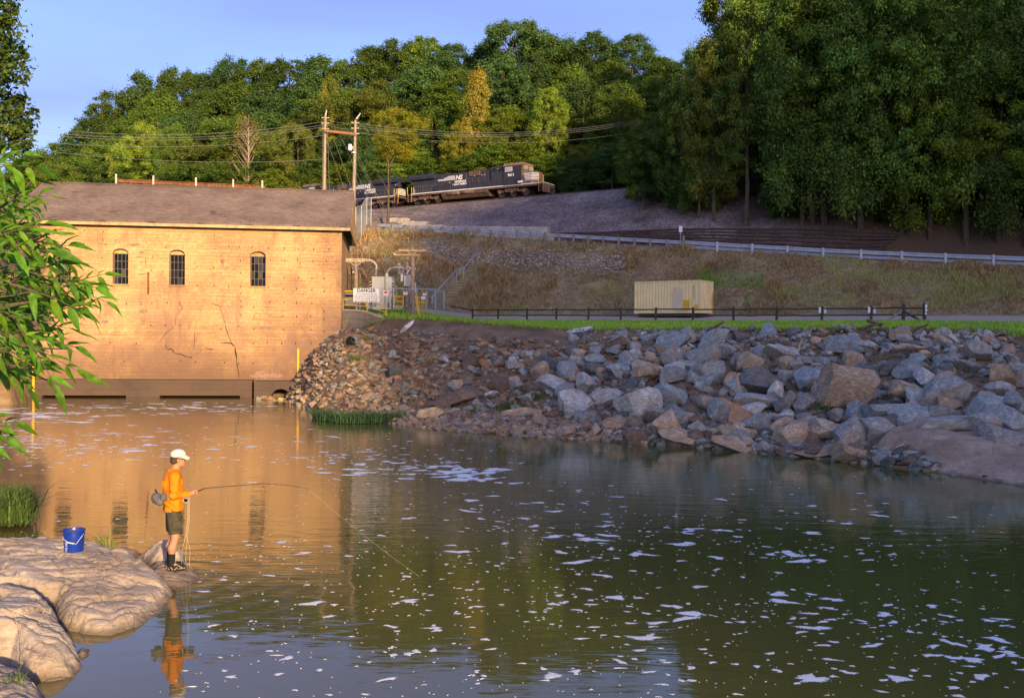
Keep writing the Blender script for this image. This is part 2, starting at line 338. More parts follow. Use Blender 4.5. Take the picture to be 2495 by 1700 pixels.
# near bank under the viewer; unseen rise added behind to shade the right bank
def hill_z(x, y):
    zx = ip(x, [-200, 60, 84, 101, 106, 110, 113, 117, 132, 146, 173, 213, 420], [10, 14, 24, 44, 47, 52, 58, 63, 82, 93, 104, 110, 112])
    k = ip(y, [-330, -260, -215, -190, -150, -90, -30, 0], [.3, .75, 1, 1, .5, .12, .01, 0]); return 1.9 + (zx - 2) * k
V = []; xs = np.arange(-200, 421, 7); ys = np.arange(-330, 1, 6)
for y in ys:
    for x in xs: V.append((x, y, hill_z(x, y) + .5 * fbm((x, y, 0), 3, .1)))
n = len(xs); Fc = [(j * n + i, j * n + i + 1, (j + 1) * n + i + 1, (j + 1) * n + i) for j in range(len(ys) - 1) for i in range(n - 1)]
kind(link('near_bank_shade_rise', np_mesh('near_bank_shade_rise', V, Fc, M['forest'], True)), 'structure')

# ---------------------------------------------------------------- water
t = NT('river_water'); co = t.coord()
def wave(scale, rot, nscale, detail, dist=0.): return t.noise(t.coord(scale, 'Object', (0, 0, rot)), nscale, detail, .5, dist)
w1 = wave((.35, 1.5, 1), .05, 1.6, 3); w2 = wave((.6, 2.4, 1), -.12, 3.2, 3); w3 = wave((1, 1, 1), .3, .16, 2)
geo = t.n('NewGeometry'); sx = t.n('SeparateXYZ'); t.l(geo.outputs['Position'], sx.inputs[0])
calm = t.ramp(w3, [(.35, .25), (.65, 1.)])
far = t.n('MapRange', i_1=10., i_2=34., i_3=.45, i_4=1.); t.l(sx.outputs['Y'], far.inputs[0])
# ring ripples spreading from the stone the angler stands on
dx = t.math('ADD', sx.outputs['X'], 5.1); dy = t.math('SUBTRACT', sx.outputs['Y'], 14.2)
rad = t.math('SQRT', t.math('ADD', t.math('MULTIPLY', dx, dx), t.math('MULTIPLY', dy, dy)))
ring = t.math('MULTIPLY', t.math('SINE', t.math('MULTIPLY', rad, 15.)), t.math('POWER', 2.718, t.math('MULTIPLY', rad, -.42)))
h = t.mix(w1, w2, .4); h = t.math('MULTIPLY', t.math('MULTIPLY', h, calm), far.outputs[0])
h = t.math('ADD', h, t.math('MULTIPLY', t.math('MULTIPLY', ring, w2), .09))
body = t.ramp(t.noise(co, .07, 3, .5), [(.35, (.062, .092, .020)), (.65, (.084, .102, .024))])
gold_refl = t.n('MapRange', i_1=-13., i_2=3., i_3=.85, i_4=0.); t.l(t.math('SUBTRACT', sx.outputs['X'], t.math('MULTIPLY', t.math('SUBTRACT', 30., sx.outputs['Y']), .35)), gold_refl.inputs[0])   # golden wall reflection painted into the murky water's colour towards the left
body = t.mix(body, (.15, .108, .036), gold_refl.outputs[0])
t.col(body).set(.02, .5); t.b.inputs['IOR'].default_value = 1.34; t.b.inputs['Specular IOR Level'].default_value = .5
bn = t.bump(h, .30, .07); t.b.inputs['Coat Weight'].default_value = .32; t.b.inputs['Coat IOR'].default_value = 1.33; t.b.inputs['Coat Roughness'].default_value = .02; t.l(bn, t.b.inputs['Coat Normal']); M['water'] = t.m
nx, ny = 60, 60
V = [(-110 + 260 * i / nx, -2 + 72 * j / ny, 0) for j in range(ny + 1) for i in range(nx + 1)]
Fc = [(j * (nx + 1) + i, j * (nx + 1) + i + 1, (j + 1) * (nx + 1) + i + 1, (j + 1) * (nx + 1) + i) for j in range(ny) for i in range(nx)]
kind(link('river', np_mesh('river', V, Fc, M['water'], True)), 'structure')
kind(link('river_bed', np_mesh('river_bed', [(-110, -2, -1.7), (150, -2, -1.7), (150, 70, -1.7), (-110, 70, -1.7)], [(0, 1, 2, 3)], M['bed'])), 'structure')

# foam flecks drifting on the water: thousands of thin rafts, one mass
def foam():
    V = []; Fq = []; AL = []; rng = np.random.default_rng(21)
    def fleck(x, y, r, asp, rot, z=.006):
        n = 10 if r > .05 else 6; b = len(V); ph = rng.uniform(0, 6.28, 4)
        c, s = math.cos(rot), math.sin(rot); ring_ = []
        for k in range(n):
            a = 2 * math.pi * k / n; rr = 1.25 * r * (1 + .38 * math.sin(2 * a + ph[0]) + .28 * math.sin(3 * a + ph[1]) + .18 * math.sin(5 * a + ph[2]))
            u, v = rr * math.cos(a) * asp, rr * math.sin(a); ring_.append((x + u * c - v * s, y + u * s + v * c))
        for (X, Y) in ring_: V.append((X, Y, .001))
        for (X, Y) in ring_: V.append((x + (X - x) * .62, y + (Y - y) * .62, z))
        V.append((x, y, z * 1.25)); AL.extend([0.] * n + [.55] * n + [1.])
        for k in range(n):
            k2 = (k + 1) % n; Fq.append((b + k, b + k2, b + n + k2)); Fq.append((b + k, b + n + k2, b + n + k)); Fq.append((b + n + k, b + n + k2, b + 2 * n))
    def ok(x, y):
        px, py = proj((x, y, 0))
        if y > row_shore(px).y - .8: return False
        if x < -3.6 and y < 16 and px < 470 and py > 1330: return False
        return True
    def cluster(px, py, wpx, hpx, count, rmin, rmax):
        for _ in range(int(count * ip(py, [1000, 1250, 1400], [.9, .6, .5]))):
            p = gz(px + rng.normal() * wpx, py + rng.normal() * hpx)
            if 6 < p.y < 51 and ok(p.x, p.y): fleck(p.x, p.y, (rmin + (rmax - rmin) * rng.random() ** 4) * ip(py, [1000, 1250, 1500], [.85, .85, .85]), rng.uniform(1.0, 2.6), rng.normal() * .35)
    # sparse everywhere
    for _ in range(1700):
        py = 1010 + 690 * rng.random() ** .8; px = rng.uniform(0, 2495)
        dens = ip(px, [0, 700, 1000, 1700, 2200, 2495], [.5, .7, 1, 1, .9, .8]) * ip(py, [1000, 1100, 1250, 1400, 1700], [.7, .9, 1., 1., .75])
        if rng.random() < dens:
            p = gz(px, py)
            if ok(p.x, p.y): fleck(p.x, p.y, .005 + .045 * rng.random() ** 6, rng.uniform(.9, 2.4), rng.normal() * .4)
    for a in [(1020, 1140, 120, 14, 130, .02, .2), (1150, 1165, 50, 8, 40, .04, .32), (880, 1110, 160, 20, 160, .02, .14), (1130, 1150, 60, 8, 30, .05, .3), (450, 1075, 260, 25, 150, .02, .16),
              (150, 1085, 160, 30, 200, .03, .2), (300, 1000, 260, 10, 90, .05, .35), (500, 990, 120, 6, 45, .05, .4), (80, 1010, 90, 14, 70, .05, .4), (1300, 1250, 220, 45, 160, .015, .12), (1700, 1300, 320, 40, 220, .015, .13),
              (1950, 1355, 120, 12, 60, .02, .15), (1250, 1470, 240, 30, 120, .012, .09), (1750, 1490, 330, 30, 150, .015, .10), (2200, 1520, 200, 25, 90, .015, .10),
              (2400, 1590, 90, 16, 45, .03, .16), (2150, 1640, 140, 14, 40, .03, .11), (1550, 1560, 60, 10, 12, .03, .12), (2250, 1560, 160, 25, 40, .02, .10), (680, 1590, 30, 8, 6, .03, .10), (970, 1590, 60, 10, 8, .03, .09),
              (1330, 1640, 20, 14, 10, .03, .08), (1165, 1645, 14, 14, 10, .02, .05), (560, 1400, 200, 30, 60, .01, .07), (680, 1330, 60, 20, 30, .01, .08), (1100, 1385, 260, 30, 70, .01, .06)]: cluster(*a)
    me = np_mesh('foam', V, Fq, None, True, np.repeat(np.array(AL)[:, None], 3, 1)); return me
t = NT('river_foam'); t.col((.86, .86, .84)).set(.7, .2); t.bump(t.noise(t.coord(), 60, 4), .5, .01); fa = t.n('Attribute', attribute_name='tone'); t.l(t.ramp(t.math('ADD', fa.outputs['Fac'], t.math('MULTIPLY', t.math('SUBTRACT', t.noise(t.coord(), 34, 5, .75), .5), 1.5)), [(.12, 0.), (.4, .95)]), t.b.inputs['Alpha']); M['foam'] = t.m
me = foam(); setmat(me, M['foam']); kind(link('river_foam', me), 'stuff')

# ================================================================ POWERHOUSE
WU = Vector((1, .1335, 0)).normalized(); WN = Vector((WU.y, -WU.x, 0)); WO = ptz(5, 52, 0) - WN * .4
WU.z = 0
def wp(px, py, off=0.):
    d = ray(px, py); o = WO + WN * off; s = (o - EYE).dot(WN) / d.dot(WN); P = EYE + d * s; return (P - WO).dot(WU), P.z
def W(u, z, o=0.): return WO + WU * u + WN * o + Vector((0, 0, z))
def c1(x, y): return x * .3916, 380 + y * .3916
def w1(x, y, off=0.): return wp(*c1(x, y), off)
def concrete_mat(name, base, lo, hi, stain, board=.145):
    t = NT(name); co = t.coord(); sp = t.n('SeparateXYZ'); t.l(co, sp.inputs[0])
    zz = t.math('DIVIDE', sp.outputs['Z'], board); fr = t.math('FRACT', zz); fl = t.math('FLOOR', zz)
    wn = t.n('TexWhiteNoise', noise_dimensions='1D'); t.l(fl, wn.inputs['W'])
    seam = t.ramp(fr, [(0., 0.), (.06, 1.), (.94, 1.), (1., 0.)])
    streak = t.noise(t.coord((.5, .5, 9)), 2.2, 6, .7); big = t.noise(co, .35, 5, .6); fine = t.noise(co, 7, 5, .7)
    c = t.ramp(big, [(.3, lo), (.52, base), (.72, hi)])
    c = t.mix(c, t.ramp(wn.outputs['Value'], [(0., .9), (1., 1.08)]), 1., 'MULTIPLY')
    c = t.mix(c, t.ramp(streak, [(.27, .42), (.45, .95), (.75, 1.15)]), 1., 'MULTIPLY')
    c = t.mix(c, t.ramp(fine, [(.3, .7), (.7, 1.2)]), 1., 'MULTIPLY')
    sm = t.mix(t.ramp(seam, [(0., .32), (1., 1.)]), 1., t.ramp(t.noise(t.coord((.6, .6, 3)), 1.5, 4), [(.4, .0), (.6, 1.)]))
    c = t.mix(c, sm, 1., 'MULTIPLY')
    c = t.mix(c, stain, t.ramp(t.noise(t.coord((1, 1, .35)), .75, 7, .72), [(.51, 0.), (.66, .85)]))
    c = t.mix(c, (.36, .215, .155), t.math('MULTIPLY', t.ramp(t.noise(co, .55, 6, .7), [(.40, 0.), (.62, .85)]), t.ramp(t.math('DIVIDE', sp.outputs['Z'], 10.), [(.25, 1.), (.62, 0.)])))   # old flood silt
    rs = t.math('MULTIPLY', t.ramp(t.noise(t.coord((3.5, 3.5, .22)), 1.1, 5, .6), [(.62, 0.), (.74, 1.)]), t.ramp(t.noise(co, .4, 3), [(.45, 0.), (.6, .6)])); c = t.mix(c, (.30, .13, .055), rs)   # rust runs
    # damp band where the river rises and falls
    low = t.n('MapRange', i_1=1.0, i_2=4.6, i_3=.8, i_4=0.); t.l(t.math('ADD', sp.outputs['Z'], t.math('MULTIPLY', t.math('SUBTRACT', big, .5), 3.)), low.inputs[0])
    c = t.mix(c, tuple(x * .55 for x in stain), low.outputs[0])
    t.col(c).set(.9, .2); hgt = t.mix(seam, t.mix(streak, fine, .5), .5); t.bump(hgt, .55, .03); return t.m
M['facade'] = concrete_mat('board_formed_concrete', (.57, .345, .165), (.42, .245, .135), (.68, .44, .21), (.26, .155, .105), .19)
M['base_conc'] = concrete_mat('stained_base_concrete', (.30, .22, .17), (.21, .155, .12), (.38, .29, .22), (.11, .08, .065), .4)
M['grey_conc'] = concrete_mat('grey_streaked_concrete', (.27, .25, .23), (.14, .13, .13), (.42, .39, .35), (.05, .05, .055), .5)
t = NT('shingle_roof'); sl = t.coord((1, 1, 1)); br = t.n('TexBrick', offset=.5); br.inputs['Scale'].default_value = 1; br.inputs['Brick Width'].default_value = .3; br.inputs['Row Height'].default_value = .14; br.inputs['Mortar Size'].default_value = .012
br.inputs['Color1'].default_value = (.20, .145, .108, 1); br.inputs['Color2'].default_value = (.285, .21, .158, 1); br.inputs['Mortar'].default_value = (.12, .09, .075, 1)
uvn = t.n('UVMap'); t.l(uvn.outputs[0], br.inputs['Vector'])
c = t.mix(br.outputs['Color'], t.ramp(t.noise(sl, .5, 6, .65), [(.3, .72), (.7, 1.3)]), 1., 'MULTIPLY'); c = t.mix(c, t.ramp(t.noise(t.coord((.4, .4, .4)), 1.3, 3), [(.66, 1.), (.72, .6)]), 1., 'MULTIPLY')
c = t.mix(c, t.ramp(t.noise(sl, 9, 4), [(.3, .8), (.7, 1.2)]), 1., 'MULTIPLY')
t.col(c).set(.95, .15); t.bump(br.outputs['Fac'], .5, -.02); M['shingle'] = t.m
M['glass_dark'] = NT('dark_window_glass').col((.006, .007, .009)).set(.2, .25).m
M['glass_dust'] = NT('dusty_window_glass').col((.03, .03, .033)).set(.4, .3).m
M['sash'] = plain('weathered_steel_sash', (.13, .115, .105), .7, var=.2)
M['fascia'] = plain('painted_fascia', (.5, .36, .2), .7, var=.2, dirt=(.2, .13, .08))
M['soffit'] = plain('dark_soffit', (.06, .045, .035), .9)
M['rust'] = plain('rusty_iron', (.22, .085, .04), .9, var=.5, scale=5, bump=.5, dirt=(.12, .05, .03))
M['post_pale'] = plain('weathered_pale_post', (.5, .44, .38), .85)
M['crack'] = plain('crack_shadow', (.035, .022, .015), 1., var=.3)
M['patch_dark'] = plain('spalled_patch', (.27, .17, .12), .95, var=.35, scale=6)

house = thing('powerhouse', 'ochre concrete riverside powerhouse with arched windows and brown shingle roof', 'building')
uL = wp(-12, 700)[0]; uR = wp(832, 700)[0]
eaveL = at(5, 531, 52).z; eaveR = at(852, 562, 54.5).z; zE = (eaveL + eaveR) / 2 + .12
zTop = zE - .10; DEP = 11.6
wins = [w1(700, 680) + w1(798, 795), w1(1053, 690) + w1(1150, 803), w1(1556, 700) + w1(1652, 818), w1(345, 670) + w1(440, 785), w1(-75, 660) + w1(20, 777)]
wdef = []
for (a, _, b, zs) in wins: wdef.append((a, b, zs))
zs = sum(w[2] for w in wdef[:3]) / 3; wdef = sorted((a, b, zs) for a, b, _ in wdef)
wdef = [w for w in wdef if w[0] > uL + .3]
WH = 1.72 * 1.02; RISE = .26                         # springing height over sill, arch rise
def arch(a, b, zs, n=8):
    m, hw = (a + b) / 2, (b - a) / 2; return [(m - hw * math.cos(math.pi * k / n), zs + WH + RISE * math.sin(math.pi * k / n)) for k in range(n + 1)]
mb = MB(); TH = .34
cuts = [uL] + [x for w in wdef for x in w[:2]] + [uR]
for i in range(0, len(cuts), 2): mb.add([W(cuts[i], -.6), W(cuts[i + 1], -.6), W(cuts[i + 1], zTop), W(cuts[i], zTop)], [(0, 1, 2, 3)])
for (a, b, z) in wdef:
    mb.add([W(a, -.6), W(b, -.6), W(b, z), W(a, z)], [(0, 1, 2, 3)])
    ar = arch(a, b, z); mb.add([W(u, q) for u, q in ar] + [W(b, zTop), W(a, zTop)], [tuple(range(len(ar) + 2))])
    loop = [(a, z), (b, z)] + ar[::-1]
    mb.add([W(u, q) for u, q in loop] + [W(u, q, -TH) for u, q in loop], [(i, (i + 1) % len(loop), len(loop) + (i + 1) % len(loop), len(loop) + i) for i in range(len(loop))])
mb.add([W(uR, -.6), W(uR, -.6, -DEP), W(uR, zTop, -DEP), W(uR, zTop)], [(0, 1, 2, 3)]); mb.add([W(uL, -.6), W(uL, -.6, -DEP), W(uL, zTop, -DEP), W(uL, zTop)], [(3, 2, 1, 0)])
mb.add([W(uL, -.6, -DEP), W(uR, -.6, -DEP), W(uR, zTop, -DEP), W(uL, zTop, -DEP)], [(3, 2, 1, 0)])
mb.add([W(uL, zTop - .01, -.2), W(uR, zTop - .01, -.2), W(uR, zTop - .01, -DEP), W(uL, zTop - .01, -DEP)], [(0, 1, 2, 3)])
me = bpy.data.meshes.new('wall'); me.from_pydata(mb.v, [], mb.f); setmat(me, M['facade']); link('wall', me, house)
for (a, b, z) in wdef:                               # windows: frame, panes, bars
    w = MB().box(W((a + b) / 2, z - .03, .02), (b - a + .12, .16, .07), Matrix((WU, -WN, Vector((0, 0, 1)))).transposed()).build('window', M['facade'], house)
    MW = Matrix((WU, -WN, Vector((0, 0, 1)))).transposed(); fr = MB()
    for u in (a + .02, b - .02): fr.box(W(u, z + WH / 2, -.29), (.045, .05, WH), MW)
    for q in (z + .02, z + WH - .02): fr.box(W((a + b) / 2, q, -.287), (b - a, .05, .045), MW)
    for k in range(1, 4): fr.box(W(a + (b - a) * k / 4, z + WH / 2, -.29), (.024, .04, WH), MW)
    for k in range(1, 4): fr.box(W((a + b) / 2, z + WH * k / 4, -.293), (b - a, .04, .024), MW)
    fr.build('sash', M['sash'], w)
    hd = arch(a, b, z); MB().prism([W(u, q, -.33) for u, q in hd], WN * .05).build('arch_infill', M['facade'], w)
    for i in range(4):
        for j in range(4):
            pa, pb = a + (b - a) * i / 4 + .012, a + (b - a) * (i + 1) / 4 - .012; qa, qb = z + WH * j / 4 + .012, z + WH * (j + 1) / 4 - .012
            tl = random.uniform(-.012, .012); dm = M['glass_dust'] if random.random() < .13 else M['glass_dark']
            MB().add([W(pa, qa, -.315 + tl), W(pb, qa, -.315 - tl), W(pb, qb, -.315 - tl), W(pa, qb, -.315 + tl)], [(0, 1, 2, 3)]).build('pane', dm, w)
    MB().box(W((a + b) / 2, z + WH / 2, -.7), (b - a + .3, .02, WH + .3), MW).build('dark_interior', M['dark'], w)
# roof
zRg = at(470, 450, 58.2).z; uEL = wp(3, 531, .4)[0]; uER = wp(853, 562, .4)[0]
RM = []
def roof_slab(name, oa, za, ob, zb, mat, th=.12):
    P = [W(uEL, za, oa), W(uER, za, oa), W(uER, zb, ob), W(uEL, zb, ob)]; me = bpy.data.meshes.new(name)
    nrm = (P[1] - P[0]).cross(P[3] - P[0]).normalized(); Q = [p - nrm * th for p in P]
    me.from_pydata([tuple(p) for p in P + Q], [], [(0, 1, 2, 3), (7, 6, 5, 4), (0, 4, 5, 1), (1, 5, 6, 2), (2, 6, 7, 3), (3, 7, 4, 0)]); setmat(me, mat)
    uv = me.uv_layers.new(name='UVMap'); L, S = (P[1] - P[0]).length, (P[3] - P[0]).length; q = [(0, 0), (L, 0), (L, S), (0, S)]
    for i in range(4): uv.data[i].uv = q[i]
    return link(name, me, house)
rf = roof_slab('roof', .42, zE, -5.8, zRg, M['shingle']); roof_slab('roof', -12.1, zE, -5.8, zRg, M['shingle'])
MWm = Matrix((WU, -WN, Vector((0, 0, 1)))).transposed()
MB().box(W((uEL + uER) / 2, zE - .17, .405), (uER - uEL, .04, .16), MWm).build('fascia', M['fascia'], house)
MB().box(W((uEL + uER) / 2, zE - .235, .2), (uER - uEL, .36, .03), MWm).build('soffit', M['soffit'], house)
for u in (uEL + .03, uER - .03): MB().prism([W(u, zE - .2, .40), W(u, zE - .2, -12.0), W(u, zRg - .16, -5.8)], WU * .05).build('gable_end', M['facade'], house)
MB().tube([W(uEL, zRg + .02, -5.8), W(uER, zRg + .02, -5.8)], .07, 8).build('ridge_cap', M['shingle'], rf)
# ledge at water level with the draft tube slots
uA, uB = w1(160, 1450, 1.0)[0], w1(1568, 1450, 1.0)[0]; zL = w1(900, 1398, 1.0)[1] + .05
slots = [(w1(265, 1505, 1.)[0], w1(787, 1505, 1.)[0]), (w1(995, 1505, 1.)[0], w1(1495, 1505, 1.)[0])]
mb = MB(); zS = .10
mb.box(W((uA + uB) / 2, (zL + zS) / 2, .55), (uB - uA, 1.1, zL - zS), MWm)
ed = [uA] + [x for s_ in slots for x in s_] + [uB]
for i in range(0, len(ed), 2): mb.box(W((ed[i] + ed[i + 1]) / 2, (zS - .8) / 2, .5495), (ed[i + 1] - ed[i], 1.098, zS + .8), MWm)
mb.build('ledge', M['base_conc'], house)
for s_ in slots: MB().box(W(sum(s_) / 2, 0, .2), (s_[1] - s_[0], .4, .6), MWm).build('tailrace_slot', M['dark'], house)
# outlet block with the round culvert mouth
uC, uD = w1(1580, 1450, 1.3)[0], w1(1862, 1450, 1.3)[0]; zO = w1(1700, 1402, 1.3)[1]; uP, zP = w1(1747, 1512, 1.3); rP = (w1(1812, 1500, 1.3)[0] - w1(1682, 1500, 1.3)[0]) / 2
mb = MB(); n = 16; arc = [(uP - rP * math.cos(math.pi * k / n), zP + rP * math.sin(math.pi * k / n)) for k in range(n + 1)]
pol = [(uC, -.6), (arc[0][0], -.6)] + arc + [(arc[-1][0], -.6), (uD, -.6), (uD, zO), (uC, zO)]
mb.prism([W(u, z, 1.3) for u, z in pol], -WN * 1.35); mb.build('outlet_block', M['base_conc'], house)
MB().add([W(u, z, .1) for u, z in [(arc[0][0], -.6)] + arc + [(arc[-1][0], -.6)]], [tuple(range(len(arc) + 2))]).build('culvert_mouth', M['dark'], house)
# tie-rod holes, cracks, patches
mb = MB()
holes = [(525, 462), (643, 472), (641, 525), (720, 525), (521, 545), (656, 551), (910, 537), (1032, 568), (1145, 569), (1423, 564), (1490, 566), (1567, 571), (1669, 574), (1769, 577), (1858, 580), (1951, 581), (2047, 582), (634, 634), (952, 627), (944, 712), (1226, 690), (1328, 695),
         (1412, 695), (1497, 652), (1681, 648), (1769, 650), (1851, 646), (1948, 654), (2030, 653), (1499, 728), (1680, 755), (1770, 759), (1856, 761), (1941, 762), (2018, 763), (958, 788), (1225, 803), (1333, 806), (1423, 815), (1496, 812), (1670, 818), (1762, 827), (1845, 829), (1941, 833), (2018, 843),
         (1499, 855), (598, 912), (786, 920), (876, 922), (945, 914), (1041, 913), (1118, 914), (1320, 920), (1419, 935), (1499, 902), (1502, 938), (1579, 940), (1679, 908), (1765, 912), (1845, 914), (1941, 914), (2016, 967), (2015, 1014), (1499, 990), (1580, 995), (1680, 993), (1760, 996), (1846, 998), (1933, 1000),
         (1028, 1053), (1119, 1055), (938, 1052), (1375, 1076), (1485, 1060), (1580, 1076), (1762, 1080), (1936, 1082), (2016, 1090), (848, 1166), (685, 1161), (1575, 1166), (1665, 1160), (1752, 1166), (1840, 1166), (1935, 1164), (1122, 1272), (1215, 1281), (1395, 1285), (1485, 1288), (1575, 1289), (775, 1275)]
for x, y in holes:
    u, z = w1(x, y)
    if any(a - .05 < u < b + .05 and zz - .2 < z < zz + WH + .4 for a, b, zz in wdef): continue
    mb.box(W(u, z, .0), (.045, .008, random.uniform(.08, .13)), MWm)
kind(mb.build('tie_holes', M['crack'], house), 'stuff')
def strip(pts, wd):
    m_ = MB(); P = []
    for i in range(len(pts) - 1):
        a, b = Vector(pts[i]), Vector(pts[i + 1]); k = max(2, int((b - a).length / 18))
        for j in range(k): P.append(a.lerp(b, j / k) + Vector((random.uniform(-4, 4), random.uniform(-4, 4))))
    P.append(Vector(pts[-1])); V = []
    for i, p in enumerate(P):
        u, z = w1(p.x, p.y); d = (P[min(i + 1, len(P) - 1)] - P[max(i - 1, 0)]).normalized(); hw = wd * random.uniform(.35, 1.1) * (1 if 0 < i < len(P) - 1 else .2)
        V += [W(u + d.y * hw, z + d.x * hw, .004), W(u - d.y * hw, z - d.x * hw, .004)]
    m_.add(V, [(2 * i, 2 * i + 1, 2 * i + 3, 2 * i + 2) for i in range(len(P) - 1)]); return m_
for pts, wd in [([(1322, 915), (1360, 930), (1385, 985), (1410, 1080), (1440, 1160), (1463, 1185)], .022), ([(1463, 1185), (1470, 1260), (1480, 1340), (1487, 1385)], .04), ([(1370, 1162), (1440, 1165), (1463, 1185)], .03),
                ([(1027, 1165), (1038, 1205), (1070, 1200), (1084, 1222), (1130, 1235), (1180, 1253), (1195, 1250)], .036), ([(1195, 1250), (1240, 1222), (1270, 1195)], .015), ([(1270, 1195), (1340, 1205)], .03),
                ([(1120, 915), (1135, 950), (1095, 990), (1090, 1050), (1020, 1120), (995, 1160)], .014), ([(1212, 1210), (1215, 1060)], .012), ([(1330, 575), (1380, 600), (1372, 640), (1400, 720)], .012), ([(640, 460), (638, 560)], .012), ([(905, 640), (912, 700)], .025),
                ([(840, 628), (920, 632)], .02), ([(855, 740), (912, 728)], .016), ([(1860, 1010), (1890, 1090), (1940, 1160)], .012), ([(1330, 470), (1340, 560)], .01)]: strip(pts, wd).build('crack', M['crack'], house)
MB().box(W(*w1(923, 790), .03), (.10, .05, 1.25), MWm).build('iron_strap', M['rust'], house)
for x, y, a, b in [(895, 968, 32, 14), (890, 1020, 24, 18), (890, 1045, 26, 8), (835, 552, 40, 9), (880, 600, 18, 8), (1385, 655, 14, 20), (1660, 1070, 80, 14), (1640, 1365, 110, 24), (650, 1030, 30, 12), (1890, 1120, 12, 8)]:
    pol = [(x + a * math.cos(k * .5236) * random.uniform(.6, 1.2), y + b * math.sin(k * .5236) * random.uniform(.6, 1.2)) for k in range(12)]
    MB().add([W(*w1(*p), .003) for p in pol], [tuple(range(12))]).build('spalled_patch', M['patch_dark'], house)
# yellow depth gauges fixed to the wall
for nm, (x, y0, y1, o), lab in [('gauge_board', (1854, 1200, 1402, .06), 'tall yellow gauge board on the powerhouse wall beside the round culvert'), ('gauge_board', (208, 1210, 1482, 1.15), 'yellow gauge board at the left end of the powerhouse ledge, half behind leaves')]:
    u, z0 = w1(x, y1, o); _, z1 = w1(x, y0, o); g = tag(MB().box(W(u, (z0 + z1) / 2, o), (.11, .05, z1 - z0), MWm).build(nm, M['yellow']), lab, 'gauge')
    for k in range(8): MB().box(W(u, z0 + (z1 - z0) * (k + .5) / 8, o + .027), (.06, .006, .015), MWm).build('mark', M['ink'], g)
# rusty travelling-crane beam behind the ridge
bm_ = thing('crane_beam', 'rusty iron beam with pale upright posts behind the roof ridge', 'beam')
A, B = at(284, 441, 66), at(647, 457, 67.4); d = (B - A).normalized(); MX = Matrix((d, Vector((-d.y, d.x, 0)), Vector((0, 0, 1)))).transposed()
MB().box((A + B) / 2 - Vector((0, 0, .02)), ((B - A).length, .18, .16), MX).build('web', M['rust'], bm_); MB().box((A + B) / 2 + Vector((0, 0, .09)), ((B - A).length, .3, .05), MX).build('flange', M['rust'], bm_)
for x in (286, 375, 478, 569, 641):
    k = (x - 284) / (647 - 284); P = A.lerp(B, k); MB().box(P + Vector((0, -.2, -.9)), (.11, .11, 2.7), MX).build('post', M['post_pale'], bm_)

# ================================================================ ROAD, WALLS, FENCES
def frame(d):
    d = Vector(d).normalized(); s = Vector((0, 0, 1)).cross(d).normalized(); return Matrix((d, s, d.cross(s))).transposed()
# guardrail: wooden posts on the far part, steel posts on the near part
gr = thing('guardrail', 'long grey steel guardrail climbing the hillside road, wooden posts left, steel posts right', 'guardrail')
c2 = lambda x: 740 + x * .284
wpx = [c2(x) for x in (758, 865, 968, 1078, 1176, 1277, 1380, 1485, 1592, 1702, 1817, 1935, 2057, 2180)] + [1250 + x * .5357 for x in (268, 335, 403, 473, 545, 616, 690, 766)]
spx = [1743, 1828, 1913, 2000, 2092, 2191, 2297, 2413, 2540, 2680]
for px in wpx:
    p = row_guard(px); big = 1.0 if px > 1655 else 0
    MB().box(p + Vector((0, -.32, -.35 + big * .25)), (.2, .2, 2.3 + big * .5)).build('wooden_post', M['plank_wood'], gr, bevel=.01)
steel = MB().box((0, 0, 0), (.2, .18, 1.0)).mesh('steel_post', M['galv'])
for px in spx: o = link('steel_post', steel, gr); o.location = row_guard(px) + Vector((0, -.2, .36))
def wbeam(pts, dz, prof):
    m_ = MB(); V = []
    for p in pts:
        for (o, z) in prof: V.append(Vector(p) + Vector((0, -o, z + dz)))
    k = len(prof); m_.add(V, [(i * k + j, i * k + j + 1, (i + 1) * k + j + 1, (i + 1) * k + j) for i in range(len(pts) - 1) for j in range(k - 1)]); return m_
PROF = [(.14, 0), (.22, .05), (.22, .11), (.15, .17), (.15, .21), (.22, .27), (.22, .33), (.14, .38), (.10, .36), (.10, .02), (.14, 0)]
wbeam([row_guard(px) for px in np.linspace(925, 1665, 40)], .38, PROF).build('rail', M['galv'], gr)
wbeam([row_guard(px) for px in np.linspace(1665, 2900, 50)], .42, PROF).build('rail', M['galv'], gr)
wbeam([row_guard(px) for px in np.linspace(1665, 2900, 50)], .04, [(o, z * .7) for o, z in PROF]).build('rub_rail', M['galv'], gr)
sp = row_guard(1657); sg = thing('road_marker', 'small white marker plate on a post at the guardrail joint', 'sign')
MB().box(sp + Vector((-.05, .3, 1.0)), (.07, .07, 2.4)).build('post', M['galv_dark'], sg); MB().box(sp + Vector((-.05, .25, 2.0)), (.34, .03, .62)).build('plate', M['sign_white'], sg)
# low timber plank wall under the far guardrail
tw = thing('plank_wall', 'low weathered plank wall holding the road edge under the wooden guardrail posts', 'wall')
pxs = list(np.linspace(1046, 1655, 22))
for i in range(len(pxs) - 1):
    for r_ in range(3):
        a, b = row_guard(pxs[i]), row_guard(pxs[i + 1]); o = Vector((0, -.16 + random.uniform(0, .03), -.18 - r_ * .29)); d = b - a; MX = frame(d)
        if r_ == 2 and not 3 < i < 19: continue
        MB().box((a + b) / 2 + o, (d.length * .995, .09, .27), MX).build('plank', M['plank_wood'], tw)
